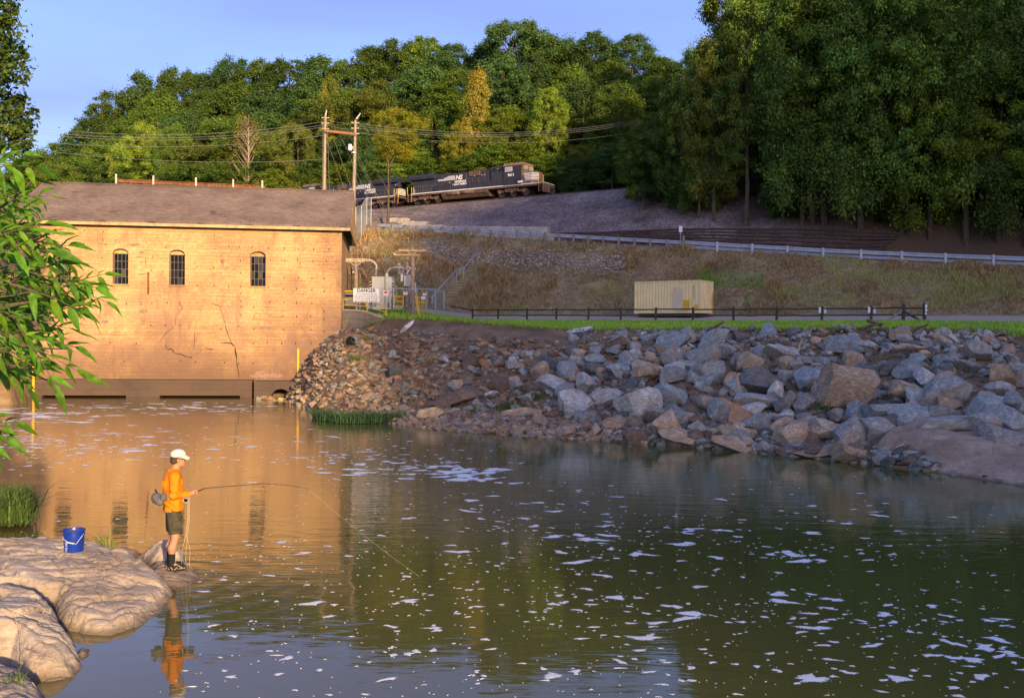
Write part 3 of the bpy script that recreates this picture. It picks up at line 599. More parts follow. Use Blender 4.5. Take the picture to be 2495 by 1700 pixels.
# concrete block wall stepping along the far side of the road
cw = thing('block_wall', 'stepped wall of large grey concrete blocks at the foot of the ballast slope', 'wall')
def wallp(px, py, dd=5.6): return ptp(px, gD(px) + dd, py)
for (x0, x1, y0, y1, dd) in [(944, 991, 531, 548, 6.4), (980, 1037, 539, 556, 6.2), (1020, 1077, 547, 563, 6.0), (1058, 1167, 550, 568, 5.7), (1130, 1335, 551, 586, 5.5)]:
    n = max(1, round((x1 - x0) / 29)); xs = np.linspace(x0, x1, n + 1); nr = 2 if y1 - y0 > 25 else 1
    for i in range(n):
        for r_ in range(nr):
            pt_ = lambda x, k: wallp(x, y0 + (y1 - y0) * k / nr + (x - x0) * (.03 if nr == 1 else .012), dd)
            sh = (xs[1] - xs[0]) * .5 * r_; a0, b0 = pt_(xs[i] + sh, r_), pt_(xs[i + 1] + sh, r_ + 1); a1 = pt_(xs[i + 1] + sh, r_)
            d = Vector((a1.x - a0.x, a1.y - a0.y, 0)); hgt = abs(a0.z - b0.z) * random.uniform(.97, 1.0)
            MB().box(((a0.x + a1.x) / 2, (a0.y + a1.y) / 2 + .4 + random.uniform(-.05, .05), (a1.z + a0.z) / 2 - hgt / 2), (d.length * .985, .9, hgt), frame(d)).build('block', M['concrete_block'], cw, bevel=.03)
# dark timber crib wall
cb = thing('crib_wall', 'dark creosoted timber crib wall of stacked beams beside the road under the trees', 'wall')
def crib(px, k): # k 0 top .. 1 bottom
    top = ip(px, [1336, 1705, 2000, 2193], [570, 556, 557, 567]); bot = ip(px, [1336, 1660, 2000, 2120, 2193], [592, 596, 616, 618, 600]); return ptp(px, gD(px) + 5.4 + 1.2 * (1 - k), top + (bot - top) * k)
NR = 6
for r_ in range(NR):
    xs = list(np.arange(1336 - (r_ % 2) * 40, 2200, 82))
    for i, x in enumerate(xs):
        x0, x1 = max(1336, x), min(2193 - r_ * 8, x + 81)
        if x1 - x0 < 12: continue
        a, b = crib(x0, (r_ + .3) / NR), crib(x1, (r_ + .3) / NR); d = b - a
        hh = abs(crib(x0, 0).z - crib(x0, 1).z) / NR * .62
        MB().box((a + b) / 2 + Vector((0, random.uniform(-.04, .06), random.uniform(-.03, .03))), (d.length, .3, max(.2, hh)), frame(d)).build('timber', M['crib_wood'], cb, bevel=.02)
        if r_ < NR - 1: MB().box(a + Vector((.3, .55, -.26)), (.26, 1.2, .26)).build('header', M['crib_wood'], cb)

# ---------------------------------------------------------------- split-rail fence on the lawn
fn = thing('rail_fence', 'dark wooden two-rail fence running along the lawn edge by the gravel path', 'fence')
fpx = [1151, 1213, 1283, 1354, 1432, 1510, 1595, 1685, 1783, 1888, 1997, 2116, 2194, 2245]
def fp(px): p = row_fence(px); return p + Vector((0, -.4, -.02))
for i, px in enumerate(fpx):
    p = fp(px); hgt = 1.1 if px < 2190 else 1.22
    MB().box(p + Vector((0, 0, hgt / 2 - .15)), (.17 if px < 2190 else .21, .17, hgt + .3), Matrix.Rotation(random.uniform(-.025, .025), 3, 'Y')).build('post', M['fence_wood'], fn, bevel=.02)
for a, b in zip([1098] + fpx[:-1], fpx):
    for hh in (.42, .93):
        if a == 1098 and hh < .5: continue
        A, B = fp(a) + Vector((0, 0, hh + random.uniform(-.03, .03))), fp(b) + Vector((0, 0, hh + random.uniform(-.03, .03))); d = B - A
        m_ = MB(); m_.tube([A.lerp(B, k / 5) + Vector((0, 0, random.uniform(-.02, .015))) for k in range(6)], .065, 6); m_.build('rail', M['fence_wood'], fn)
q = fp(2194)
for s_ in (-1, 1): MB().box(q + Vector((s_ * .62 + (-.1 if s_ < 0 else 0), -.15, .33)), (.13, .12, 1.45 if s_ < 0 else 1.2), Matrix.Rotation(s_ * -R(48 if s_ < 0 else 62), 3, 'Y')).build('brace', M['plank_wood'] if s_ < 0 else M['fence_wood'], fn)
for px, lab in [(1997, 'pair of pale reflector plates on the third fence post from the right'), (2116, 'pair of pale reflector plates on the fence post left of the braced post')]:
    g = thing('reflector_plate', lab, 'sign')
    for s_ in (-1, 1): MB().box(fp(px) + Vector((s_ * .2, -.14, .8)), (.16, .02, .44)).build('plate', M['sign_white'], g)
g = thing('marker_plate', 'narrow white and red marker on the last fence post', 'sign'); MB().box(fp(2245) + Vector((.04, -.15, .82)), (.13, .02, .7)).build('plate', M['sign_white'], g)
for k in (.62, .9): MB().box(fp(2245) + Vector((.04, -.165, k)), (.11, .008, .09)).build('band', M['red'] if k < .7 else M['lawn'], g)

# ---------------------------------------------------------------- shipping container
M['beige'] = plain('beige_container_paint', (.92, .74, .37), .55, var=.06, scale=1.2, dirt=(.76, .56, .27)); M['beige_door'] = plain('beige_door_paint', (.74, .6, .38), .55, var=.06)
CD = 80.5; zB = row_gravel(1650).z + .1
nc = ptz(1705, CD, zB); ang = R(36); Lc, Wc, Hc = 6.35, 2.62, 2.84
ct = thing('shipping_container', 'beige corrugated shipping container with a side door behind the fence', 'container', None, nc, 0)
dl = Vector((-math.cos(ang), math.sin(ang), 0)); ds = Vector((math.sin(ang), math.cos(ang), 0))
def corr(o, d, L, h, nrm, per=.28, dep=.045, skip=None):
    n = int(L / per); V = []; m_ = MB(); us = []
    for i in range(n): us += [(i * per, 0), (i * per + .08, 0), (i * per + .12, dep), (i * per + .22, dep)]
    us.append((L, 0)); us = [((u * L / (n * per)) if u < L else L, w) for u, w in us]
    for u, w in us: p = Vector(o) + d * u - nrm * w; V += [p, p + Vector((0, 0, h))]
    m_.add(V, [(2 * i, 2 * i + 2, 2 * i + 3, 2 * i + 1) for i in range(len(us) - 1)]); return m_
n1 = -ds; n2 = -dl
corr(dl * .12 + n1 * -.03 + Vector((0, 0, .14)), dl, Lc - .24, Hc - .26, n1).build('side_wall', M['beige'], ct)
corr(ds * .12 + n2 * -.03 + Vector((0, 0, .14)), ds, Wc - .24, Hc - .26, n2).build('end_wall', M['beige'], ct)
fm = MB(); MXc = Matrix((dl, ds, Vector((0, 0, 1)))).transposed()
for u in (.06, Lc - .06):
    for v in (.06, Wc - .06): fm.box(dl * u + ds * v + Vector((0, 0, Hc / 2)), (.14, .14, Hc), MXc)
for z in (.075, Hc - .06):
    for v in (.06, Wc - .06): fm.box(dl * Lc / 2 + ds * v + Vector((0, 0, z)), (Lc - .26, .11, .12), MXc)
    for u in (.06, Lc - .06): fm.box(dl * u + ds * Wc / 2 + Vector((0, 0, z)), (.11, Wc - .26, .12), MXc)
fm.build('frame', M['beige'], ct, bevel=.01)
MB().box(dl * Lc / 2 + ds * Wc / 2 + Vector((0, 0, Hc - .075)), (Lc - .2, Wc - .2, .05), MXc).build('roof', M['beige'], ct)
MB().box(dl * Lc / 2 + ds * (Wc - .05) + Vector((0, 0, Hc / 2)), (Lc - .3, .05, Hc - .3), MXc).build('back_wall', M['beige'], ct); MB().box(dl * (Lc - .05) + ds * Wc / 2 + Vector((0, 0, Hc / 2)), (.05, Wc - .3, Hc - .3), MXc).build('far_end_wall', M['beige'], ct)
dr = MB().box(dl * 2.05 + n1 * .012 + Vector((0, 0, 1.22)), (.95, .05, 2.05), MXc).build('door', M['beige_door'], ct, bevel=.01)
MB().tube([dl * 1.68 + n1 * .03 + Vector((0, 0, 1.1)), dl * 1.68 + n1 * .12 + Vector((0, 0, 1.1))], .035, 8).build('handle', M['galv_dark'], dr)
for (u, z, w, h) in [(1.28, .95, .55, .42), (1.28, .5, .55, .38)]: MB().box(dl * u + n1 * .03 + Vector((0, 0, z)), (w, .012, h), MXc).build('warning_placard', M['yellow'], ct)
for (v, z, w, h) in [(2.48, .95, .16, 1.7)]: MB().box(ds * v + n2 * .03 + Vector((0, 0, z)), (.012, w, h), MXc).build('yellow_stripe', M['yellow'], ct)
MB().box(dl * .35 + n1 * .03 + Vector((0, 0, .55)), (.35, .012, .34), MXc).build('warning_placard', M['yellow'], ct)
for k in range(7): MB().box(dl * .62 + n1 * .03 + Vector((0, 0, 2.35 - k * .17)), (.06, .008, .09), MXc).build('side_code_mark', M['ink'], ct)
MB().box(dl * Lc / 2 + ds * Wc / 2 + Vector((0, 0, -.1)), (Lc - .5, Wc - .5, .3), MXc).build('skid', M['fence_wood'], ct)

# ================================================================ RAILWAY
M['rail'] = plain('rail_steel', (.10, .07, .06), .5, .6, var=.2)
def tpt(px): return row_track(px)
TA, TB = tpt(1005), tpt(1346); TD = (TB - TA); TD.z = 0; TLEN = TD.length; TD.normalize(); TS = Vector((TD.y, -TD.x, 0))   # TS points to the viewer
tk = thing('railway_track', 'railway track on the ballast embankment under the train', 'track')
for s_ in (-.72, .72):
    P = [tpt(px) + TS * s_ for px in range(200, 3200, 100)]; m_ = MB()
    wbeam(P, .10, [(-.035, 0), (-.035, .17), (.035, .17), (.035, 0)]).build('rail', M['rail'], tk)
m_ = MB(); L = [tpt(px) for px in range(300, 3100, 10)]; acc = 0
for i in range(len(L) - 1):
    n = max(1, int((L[i + 1] - L[i]).length / .6))
    for k in range(n): m_.box(L[i].lerp(L[i + 1], k / n) + Vector((0, 0, .04)), (.24, 2.6, .14), frame(L[i + 1] - L[i]))
kind(m_.build('ties', M['crib_wood'], tk), 'stuff')

M['loco'] = plain('black_loco_paint', (.026, .028, .042), .45, .0, .5, var=.35, scale=1.1, dirt=(.035, .026, .022))
M['loco_grime'] = plain('rusty_underframe', (.09, .06, .048), .85, var=.4, scale=2.5, dirt=(.15, .09, .06))
M['loco_nose'] = plain('sunlit_nose_paint', (.19, .125, .09), .8, var=.4, scale=2.5, dirt=(.035, .03, .028))  # nose's warm sunlight put into this brown; roof and running gear share it
M['loco_white'] = plain('white_stripe_paint', (.66, .66, .72), .6, var=.12)
M['loco_glass'] = NT('cab_glass').col((.25, .28, .30)).set(.1, .6).m
def loco(A, fwd, L, label, number, left_front=False):
    """A: rear end point on the rail, fwd: unit vector towards the cab; parts on the viewer's side carry the lettering"""
    t_ = thing('locomotive', label, 'locomotive', None, A, math.atan2(fwd.y, fwd.x)); sgn = 1 if Vector((fwd.y, -fwd.x, 0)).dot(TS) > 0 else -1   # local -y is viewer side when sgn=1
    v = -1 * sgn; k = L / 22.3
    X = lambda s: s * L
    b = lambda nm, x0, x1, y0, y1, z0, z1, mt, par=t_, bev=.03: MB().span((X(x0), y0, z0), (X(x1), y1, z1)).build(nm, M[mt], par, bevel=bev)
    b('underframe', .012, .985, -1.45, 1.45, 1.18, 1.50, 'loco_grime'); b('walkway_stripe', .03, .955, v * 1.46, v * 1.475, 1.44, 1.55, 'loco_white', bev=0)
    b('hood', .028, .66, -1.0, 1.0, 1.5, 4.02, 'loco'); b('lower_side', .2, .62, -1.3, 1.3, 1.5, 2.35, 'loco')
    rad = MB(); prof = [(-1.5, 3.5), (-1.56, 3.85), (-1.1, 4.25), (1.1, 4.25), (1.56, 3.85), (1.5, 3.5)]; rad.prism([Vector((X(.004), y, z)) for y, z in prof], Vector((X(.2), 0, 0))); rad.build('radiator_housing', M['loco'], t_)
    for i in range(12): b('hood_door', .035 + i * .0138, .046 + i * .0138, v * 1.0, v * 1.025, 1.65, 2.75, 'loco', bev=.008)
    for i in range(9): b('hood_door', .22 + i * .044, .258 + i * .044, v * 1.0, v * 1.025, 2.45, 3.85, 'loco', bev=.008)
    b('exhaust_stack', .47, .54, -.8, .8, 4.02, 4.2, 'loco'); b('dynamic_brake_box', .455, .535, v * 1.0, v * 1.2, 3.3, 4.0, 'loco_grime'); b('blower_housing', .62, .715, -1.35, 1.35, 1.5, 4.28, 'loco')
    for x in (.632, .668, .69): b('intake_grille', x, x + .018, v * 1.35, v * 1.36, 3.5, 4.05, 'dark', bev=0)
    cab = MB(); cab.prism([Vector((X(.712), y, z)) for y, z in [(-1.5, 1.5), (1.5, 1.5), (1.5, 4.15), (1.2, 4.5), (-1.2, 4.5), (-1.5, 4.15)]], Vector((X(.118), 0, 0))); cab = cab.build('cab', M['loco'], t_)
    MB().prism([Vector((X(.708), y, z)) for y, z in [(-1.52, 4.15), (1.52, 4.15), (1.2, 4.56), (-1.2, 4.56)]], Vector((X(.128), 0, 0))).build('cab_roof', M['loco_nose'], t_)
    wf = b('cab_window', .722, .772, v * 1.5, v * 1.52, 3.35, 3.98, 'post_pale', cab, 0); b('window_pane', .726, .749, v * 1.52, v * 1.53, 3.41, 3.92, 'loco_glass', cab, 0); b('window_pane', .752, .768, v * 1.52, v * 1.53, 3.41, 3.92, 'loco_glass', cab, 0)
    ns = MB(); ns.prism([Vector((X(.83), y, 1.5)) for y in (-1.42, 1.42)] + [Vector((X(.83), 1.42, 3.45)), Vector((X(.83), -1.42, 3.45))], Vector((.01, 0, 0)))
    P = [(X(.829), -1.45), (X(.829), 1.45), (X(.9), 1.45), (X(.935), .8), (X(.935), -.8), (X(.9), -1.45)]
    ns = MB(); n_ = len(P); top = [(x if i < 2 else x - .35, y * .93, 3.45 - (0 if i < 2 else .25)) for i, (x, y) in enumerate(P)]
    ns.add([(x, y, 1.5) for x, y in P] + top, [tuple(range(n_))[::-1], tuple(range(n_, 2 * n_))] + [(i, (i + 1) % n_, n_ + (i + 1) % n_, n_ + i) for i in range(n_)]); ns = ns.build('nose', M['loco_nose'], t_, bevel=.05)
    MB().prism([Vector((X(.829), y, z)) for y, z in [(-1.35, 3.45), (1.35, 3.45), (1.1, 4.4), (-1.1, 4.4)]], Vector((.35, 0, 0))).build('windshield_frame', M['loco_nose'], t_)
    for y in (-.72, .72): MB().box((X(.829) + .36, y, 3.85), (.03, .95, .5)).build('windshield', M['loco_glass'], t_)
    for i in range(5):
        z = 2.82 - i * .2; b('nose_stripe', .846 + i * .004, .901, v * 1.452, v * 1.47, z, z + .11, 'loco_white', ns, 0)
        sl = MB(); p0, p1 = Vector((X(.9) + .01, v * 1.47, z)), Vector((X(.935) + .01, v * .82, z)); sl.add([p0, p1, p1 + Vector((0, 0, .11)), p0 + Vector((0, 0, .11))], [(0, 1, 2, 3)]); sl.build('nose_stripe', M['loco_white'], ns)
        b('hood_stripe', .03, .045 - i * .002, v * 1.026, v * 1.04, 1.75 + i * .18, 1.84 + i * .18, 'loco_white', t_, 0)
        b('end_stripe', .0265, .0275, -.9, .9, 1.75 + i * .2, 1.86 + i * .2, 'loco_white', t_, 0)
    b('front_platform', .93, .985, -1.4, 1.4, 1.42, 1.56, 'loco_white'); b('data_plate', .81, .845, v * 1.505, v * 1.515, 1.72, 1.98, 'loco_white', cab, 0)
    pl = MB(); pl.prism([Vector((X(.975), y, z)) for y, z in [(-1.4, 1.4), (1.4, 1.4), (1.25, .25), (-1.25, .25)]], Vector((.35, 0, 0))); pl.build('pilot', M['loco_nose'], t_)
    for x, d_ in ((.99, 1), (.0, -1)): MB().box((X(x) + d_ * .35, 0, .9), (.7, .3, .3)).build('coupler', M['loco_grime'], t_)
    for x0 in (.952, .006):
        for i in range(4): b('step', x0, x0 + .028, v * 1.35, v * 1.62, .38 + i * .28, .43 + i * .28, 'loco_grime', t_, 0)
        for xx in (x0, x0 + .027): MB().box((X(xx), v * 1.5, .9), (.05, .25, 1.15)).build('step_side', M['loco_nose'], t_)
        for xx in (x0 - .003, x0 + .03): MB().tube([(X(xx), v * 1.56, 1.2), (X(xx), v * 1.56, 2.35), (X(xx) - .12, v * 1.5, 2.5)], .035, 6).build('grab_rail', M['yellow'], t_)
    hr = MB(); hr.tube([(X(.05), v * 1.44, 2.5), (X(.70), v * 1.44, 2.5)], .02, 6)
    for i in range(10): hr.tube([(X(.05 + i * .07), v * 1.44, 1.5), (X(.05 + i * .07), v * 1.44, 2.5)], .018, 5)
    hr.build('handrail', M['loco_grime'], t_)
    ft = MB(); ft.prism([Vector((X(.262), y, z)) for y, z in [(-1.3, .75), (-1.45, 1.0), (-1.45, 1.18), (1.45, 1.18), (1.45, 1.0), (1.3, .75), (1.0, .38), (-1.0, .38)]], Vector((X(.335), 0, 0))); ft.build('fuel_tank', M['loco_grime'], t_)
    for x0, x1 in ((.31, .395), (.415, .505)): MB().tube([(X(x0), v * 1.42, 1.12), (X(x0) + .1, v * 1.42, 1.12), (X(x1) - .1, v * 1.42, 1.12), (X(x1), v * 1.42, 1.12)], [.2, .27, .27, .2], 12).build('air_reservoir', M['loco_nose'], t_, True)
    b('battery_box', .51, .6, v * 1.2, v * 1.5, .85, 1.45, 'loco_grime')
    for c in (.135, .765):
        for sd in (-1, 1):
            f_ = MB(); f_.prism([Vector((X(c) + x, sd * 1.15, z)) for x, z in [(-2.4, .75), (-2.2, 1.0), (-1.2, .85), (-.6, 1.08), (.6, 1.08), (1.2, .85), (2.2, 1.0), (2.4, .75), (2.1, .5), (1.0, .62), (-1.0, .62), (-2.1, .5)]], Vector((0, sd * .16, 0))); f_.build('truck_frame', M['loco_grime'], t_)
            for dx in (-1.95, 0, 1.95):
                wl = MB().tube([(X(c) + dx, sd * .70, .53), (X(c) + dx, sd * .86, .53)], .53, 20).build('wheel', M['rail'], t_)
                MB().tube([(X(c) + dx, sd * 1.31, .58), (X(c) + dx, sd * 1.42, .58)], .17, 10).build('journal_box', M['loco_nose'], wl)
            for dx in (-1.0, 1.0): MB().tube([(X(c) + dx, sd * 1.4, .62), (X(c) + dx, sd * 1.4, 1.02)], .1, 8).build('spring', M['loco_grime'], t_)
    # lettering on the viewer's side
    rt = Vector((sgn, 0, 0)); up = Vector((0, 0, 1)); y = v * 1.06
    xa = lambda s: X(s) if sgn > 0 else X(1 - s) if False else X(s)
    if sgn > 0: xN, xT, xS0, xS1, xnum = X(.355), X(.35), X(.222), X(.352), X(.741)
    else: xN, xT, xS0, xS1, xnum = X(.30), X(.29), X(.30), X(.43), X(.03)
    text_obj('emblem_letters', 'NS', .88, (xN, y, 3.05), rt, up, M['loco_white'], t_, sx=1.05, bold=.03, shear=.18)
    for i in range(7):
        z = 3.06 + i * .088; ln = (xS1 - xS0) * (1 if i < 3 else .62 if i < 5 else .45); x1 = xS1
        MB().span((x1 - ln if sgn > 0 else xS0, y - .008, z), (x1 if sgn > 0 else xS0 + ln, y + .008, z + .05)).build('emblem_stripe', M['loco_white'], t_)
    text_obj('road_name', 'NORFOLK', .42, (xT, y + v * .25 * 0, 2.62), rt, up, M['loco_white'], t_, sx=1.0, bold=.018); text_obj('road_name', 'SOUTHERN', .42, (xT, v * 1.33, 2.22), rt, up, M['loco_white'], t_, sx=1.0, bold=.018)
    if sgn > 0: text_obj('road_number', number, .50, (xnum, v * 1.515, 2.72), rt, up, M['loco_white'], t_, sx=1.05, bold=.02)
    else:
        b('number_board', .003, .02, v * .95, v * 1.4, 2.75, 3.5, 'loco', bev=.01); text_obj('road_number', number, .40, (X(.045), v * 1.05, 3.02), rt, up, M['loco_white'], t_, sx=1.0, bold=.02)
    for x, z in ((.5, 3.2), (.555, 3.25), (.575, 3.25), (.667, 3.9), (.32, 2.62), (.34, 2.3)): b('light_plate', x, x + .004, v * 1.355, v * 1.365, z, z + .1, 'loco_white', t_, 0)
    return t_
lL = TLEN * .985
lo1 = loco(TA + Vector((0, 0, .27)), TD, lL, 'lead black freight locomotive with white striped nose and number 9611', '9611')
e2 = TA - TD * 1.6 + Vector((0, 0, .27)); P2 = row_track(700); d2 = (row_track(985) - P2); d2.z = 0; d2.normalize()
lo2 = loco(e2, -d2, lL, 'second black freight locomotive, half hidden behind the powerhouse roof, number 8956', '8956')
car = e2 - d2 * (lL + 1.2)
cr_ = thing('freight_car', 'low grey freight car end showing above the powerhouse roof', 'rail car', None, car, math.atan2(d2.y, d2.x))
MB().span((-14, -1.5, 1.2), (0, 1.5, 3.9)).build('body', M['loco_grime'], cr_, bevel=.05); MB().prism([Vector((-14, y, z)) for y, z in [(-1.55, 3.9), (1.55, 3.9), (.9, 4.35), (-.9, 4.35)]], Vector((14.1, 0, 0))).build('roof', M['cabinet'], cr_)
for x in (-12, -2): MB().tube([(x, -.8, .53), (x, .8, .53)], .5, 16).build('wheelset', M['rail'], cr_)

# ================================================================ SUBSTATION BESIDE THE POWERHOUSE
def c3(x, y): return 800 + x * .19363, 560 + y * .19363
def s3(x, y, D): return at(*c3(x, y), D)
k3 = lambda D: D / F * .19363                       # metres per crop pixel at depth D
# concrete wing wall with yellow handrail
ww = thing('wing_wall', 'grey streaked concrete wing wall beside the powerhouse corner', 'wall')
T = [s3(150, 1008, 56.6), s3(420, 1022, 56.4), s3(500, 1040, 56.4), s3(745, 1130, 56.0)]
mb = MB(); B_ = [Vector((p.x, p.y, 1.2)) for p in T]; mb.prism(T + B_[::-1], (.05, .5, 0)); mb.build('wall_body', M['grey_conc'], ww)
cp = MB()
for a, b in zip(T[:-1], T[1:]): cp.box((a + b) / 2 + Vector((0, .2, .03)), ((b - a).length + .02, .6, .07), frame(b - a))
cp.build('coping', M['concrete_block'], ww)
hr = thing('handrail', 'pale yellow pipe handrail along the top of the concrete wing wall', 'railing')
tops = [s3(182, 866, 56.6), s3(488, 892, 56.4), s3(726, 962, 56.0)]; bots = [s3(182, 1012, 56.6), s3(488, 1036, 56.4), s3(726, 1118, 56.0)]
for a, b in zip(tops, bots): MB().tube([b, a], .035, 8).build('post', M['yellow_pale'], hr)
MB().tube(tops, .03, 8).build('top_rail', M['yellow_pale'], hr); MB().tube([t_.lerp(b, .5) for t_, b in zip(tops, bots)], .028, 8).build('mid_rail', M['yellow_pale'], hr)
# DANGER sign
sg = thing('danger_sign', 'white rectangular danger sign with black lettering on the handrail', 'sign')
D_ = 56.2; a, b = s3(314, 905, D_), s3(642, 738, D_); cx, cz = (a.x + b.x) / 2, (a.z + b.z) / 2; w_, h_ = b.x - a.x, b.z - a.z
MB().box((cx, D_, cz), (w_, .03, h_)).build('panel', M['sign_white'], sg)
text_obj('heading', 'DANGER', .29, (cx, D_ - .02, cz + h_ * .22), (1, 0, 0), (0, 0, 1), M['ink'], sg, 'CENTER', .95, .006)
for i, s_ in enumerate(['TWO (2) MINUTES AFTER THE', 'SIREN BEGINS TO SOUND OR THE', 'STROBE LIGHT BEGINS TO FLASH', 'HIGH WATER WILL BE RELEASED']): text_obj('warning_line', s_, .105, (cx, D_ - .02, cz + h_ * .02 - i * .128), (1, 0, 0), (0, 0, 1), M['ink'], sg, 'CENTER', .88)
for s_ in (-.25, .25): MB().box((cx + s_ * w_, D_ + .04, cz - h_ * .5), (.05, .04, h_)).build('bracket', M['galv_dark'], sg)
# transformer cabinet
D_ = 62.5; zG = s3(600, 1000, D_).z
tr = thing('transformer_cabinet', 'large pale grey transformer cabinet with cooling fins behind the danger sign', 'transformer')
a, b = s3(545, 1000, D_), s3(800, 600, D_); MB().box(((a.x + b.x) / 2, D_ + .7, (a.z + b.z) / 2), (b.x - a.x, 1.4, b.z - a.z)).build('body', M['cabinet'], tr, bevel=.02)
MB().box(((a.x + b.x) / 2, D_ + .7, b.z + .02), (b.x - a.x + .06, 1.46, .05)).build('lid', M['cabinet_lt'], tr)
for sd, x in ((-1, a.x), (1, b.x)):
    for i in range(9): MB().box((x + sd * .085, D_ + .5, a.z + .25 + i * (b.z - a.z - .35) / 9), (.16, 1.1, .05), Matrix.Rotation(sd * .5, 3, 'Y')).build('fin', M['cabinet'], tr)
MB().box((a.x + (b.x - a.x) * .83, D_ - .006, a.z + .3), (.18, .012, .32)).build('hatch', M['cable'], tr)
cb2 = thing('conduit_riser', 'grey conduit on the front of the transformer cabinet with hooked cables above', 'conduit')
MB().tube([s3(718, 985, D_ - .05), s3(718, 590, D_ - .05), s3(722, 560, D_ - .05)], .045, 8).build('pipe', M['galv_dark'], cb2); MB().box(s3(738, 575, D_), (.16, .14, .3)).build('cap_box', M['cabinet'], cb2)
for dy in (0, 14): MB().tube([s3(728 + dy * .4, 555, D_), s3(745 + dy, 510, D_), s3(780 + dy, 475 + dy, D_), s3(840, 465 + dy, D_ + 1), s3(905, 460 + dy * 2, D_ + 1.5)], .018, 6).build('cable', M['porcelain'], cb2)
bx = thing('meter_box', 'small pale box with a red notice on a thin post in front of the transformer', 'box')
a, b = s3(692, 832, 60), s3(760, 766, 60); MB().box(((a.x + b.x) / 2, 60, (a.z + b.z) / 2), (b.x - a.x, .2, b.z - a.z)).build('box', M['cabinet_lt'], bx, bevel=.01); MB().box(((a.x + b.x) / 2, 59.89, (a.z + b.z) / 2 + .06), ((b.x - a.x) * .6, .01, .12)).build('notice', M['red'], bx); MB().tube([s3(716, 985, 60), s3(716, 832, 60)], .03, 6).build('post', M['galv_dark'], bx)
# timber poles
def ppole(nm, lab, x, y0, y1, D, r, mat='pole_wood', cat='utility pole'):
    t_ = thing(nm, lab, cat); a, b = s3(x, y1, D), s3(x, y0, D); MB().tube([a - Vector((0, 0, .6)), a, a.lerp(b, .5) + Vector((.01, 0, 0)), b], [r * 1.1, r * 1.1, r, r * .85], 10).build('shaft', M[mat], t_, True); return t_
p1 = ppole('utility_pole', 'short brown pole with a pipe crossarm next to the powerhouse corner', 345, 372, 1000, 61, .13)
for y in (362, 378): MB().tube([s3(185, y, 61), s3(530, y + 12, 61), s3(575, y + 35, 61), s3(605, y + 75, 61), s3(612 - (y - 362), 480, 61), s3(598, 590, 61.5)], .03, 8).build('conduit', M['porcelain'], p1)
MB().box(s3(335, 398, 60.9), (230 * k3(61), .1, .1)).build('crossarm', M['arm_wood'], p1)
for s_ in (-1, 1): MB().tube([s3(345 + s_ * 5, 455, 60.9), s3(345 + s_ * 75, 405, 60.9)], .02, 6).build('brace', M['porcelain'], p1)
for x in (230, 270, 380, 430): MB().tube([s3(x, 395, 60.9), s3(x, 370, 60.9)], [.05, .035], 8).build('insulator', M['porcelain'], p1)
p2 = ppole('utility_pole', 'dark leaning-in pole stub behind the short brown pole', 308, 470, 1000, 63, .14, 'bark'); MB().box(s3(318, 510, 62.8), (.14, .2, .35)).build('bracket', M['cabinet_lt'], p2)
p3 = ppole('utility_pole', 'tallest brown substation pole with a pale yellow crossarm', 1060, 225, 995, 64, .15)
MB().box(s3(1060, 261, 63.8), (338 * k3(64), .11, .13)).build('crossarm', M['arm_wood'], p3)
for s_ in (-1, 1): MB().tube([s3(1060 + s_ * 5, 320, 63.8), s3(1060 + s_ * 55, 268, 63.8)], .018, 6).build('brace', M['porcelain'], p3)
p4 = ppole('utility_pole', 'thinner pole with switchgear just behind the tallest substation pole', 990, 305, 990, 66, .12)
MB().box(s3(985, 316, 65.85), (330 * k3(66), .11, .11)).build('crossarm', M['arm_wood'], p4); MB().tube([s3(832, 318, 65.8), s3(832, 292, 65.8)], [.09, .05], 8).build('insulator', M['porcelain'], p4)
for x, y in ((930, 468), (955, 480), (975, 465), (1000, 500), (1025, 470), (940, 510), (985, 530), (1080, 480)): MB().tube([s3(x, y, 65.6), s3(x + 8, y + 30, 65.6)], [.09, .06], 8).build('bushing', M['porcelain'], p4)
MB().box(s3(965, 470, 65.7), (.9, .12, .12)).build('switch_arm', M['galv_dark'], p4); MB().tube([s3(890, 440, 65.6), s3(890, 425, 65.6)], [.12, .08], 10).build('bushing', M['porcelain'], p4)
for i in range(4): MB().tube([s3(880 + i * 16, 500 + i * 6, 65.5), s3(885 + i * 14, 545, 65.5), s3(920 + i * 14, 565, 65.5), s3(965 + i * 12, 545, 65.5)], .015, 5).build('jumper', M['porcelain'], p4)
for x0, x1, y0, y1 in ((955, 1032, 575, 712), (912, 942, 568, 650), (1072, 1100, 660, 800)):
    a, b = s3(x0, y1, 65.2), s3(x1, y0, 65.2); MB().box(((a.x + b.x) / 2, 65.2, (a.z + b.z) / 2), (b.x - a.x, .4, b.z - a.z)).build('switch_tank', M['cabinet_lt'], p4, bevel=.03)
sc_ = thing('switch_cabinet', 'narrow grey switchgear cabinet at the foot of the substation poles', 'cabinet')
for x0, x1, y0, y1, mm in ((945, 1100, 755, 800, 'cabinet_lt'), (985, 1020, 800, 990, 'cabinet'), (1030, 1090, 800, 935, 'cabinet'), (940, 975, 835, 990, 'cable')):
    a, b = s3(x0, y1, 66.4), s3(x1, y0, 66.4); MB().box(((a.x + b.x) / 2, 66.4, (a.z + b.z) / 2), (b.x - a.x, .5, b.z - a.z)).build('section', M[mm], sc_)
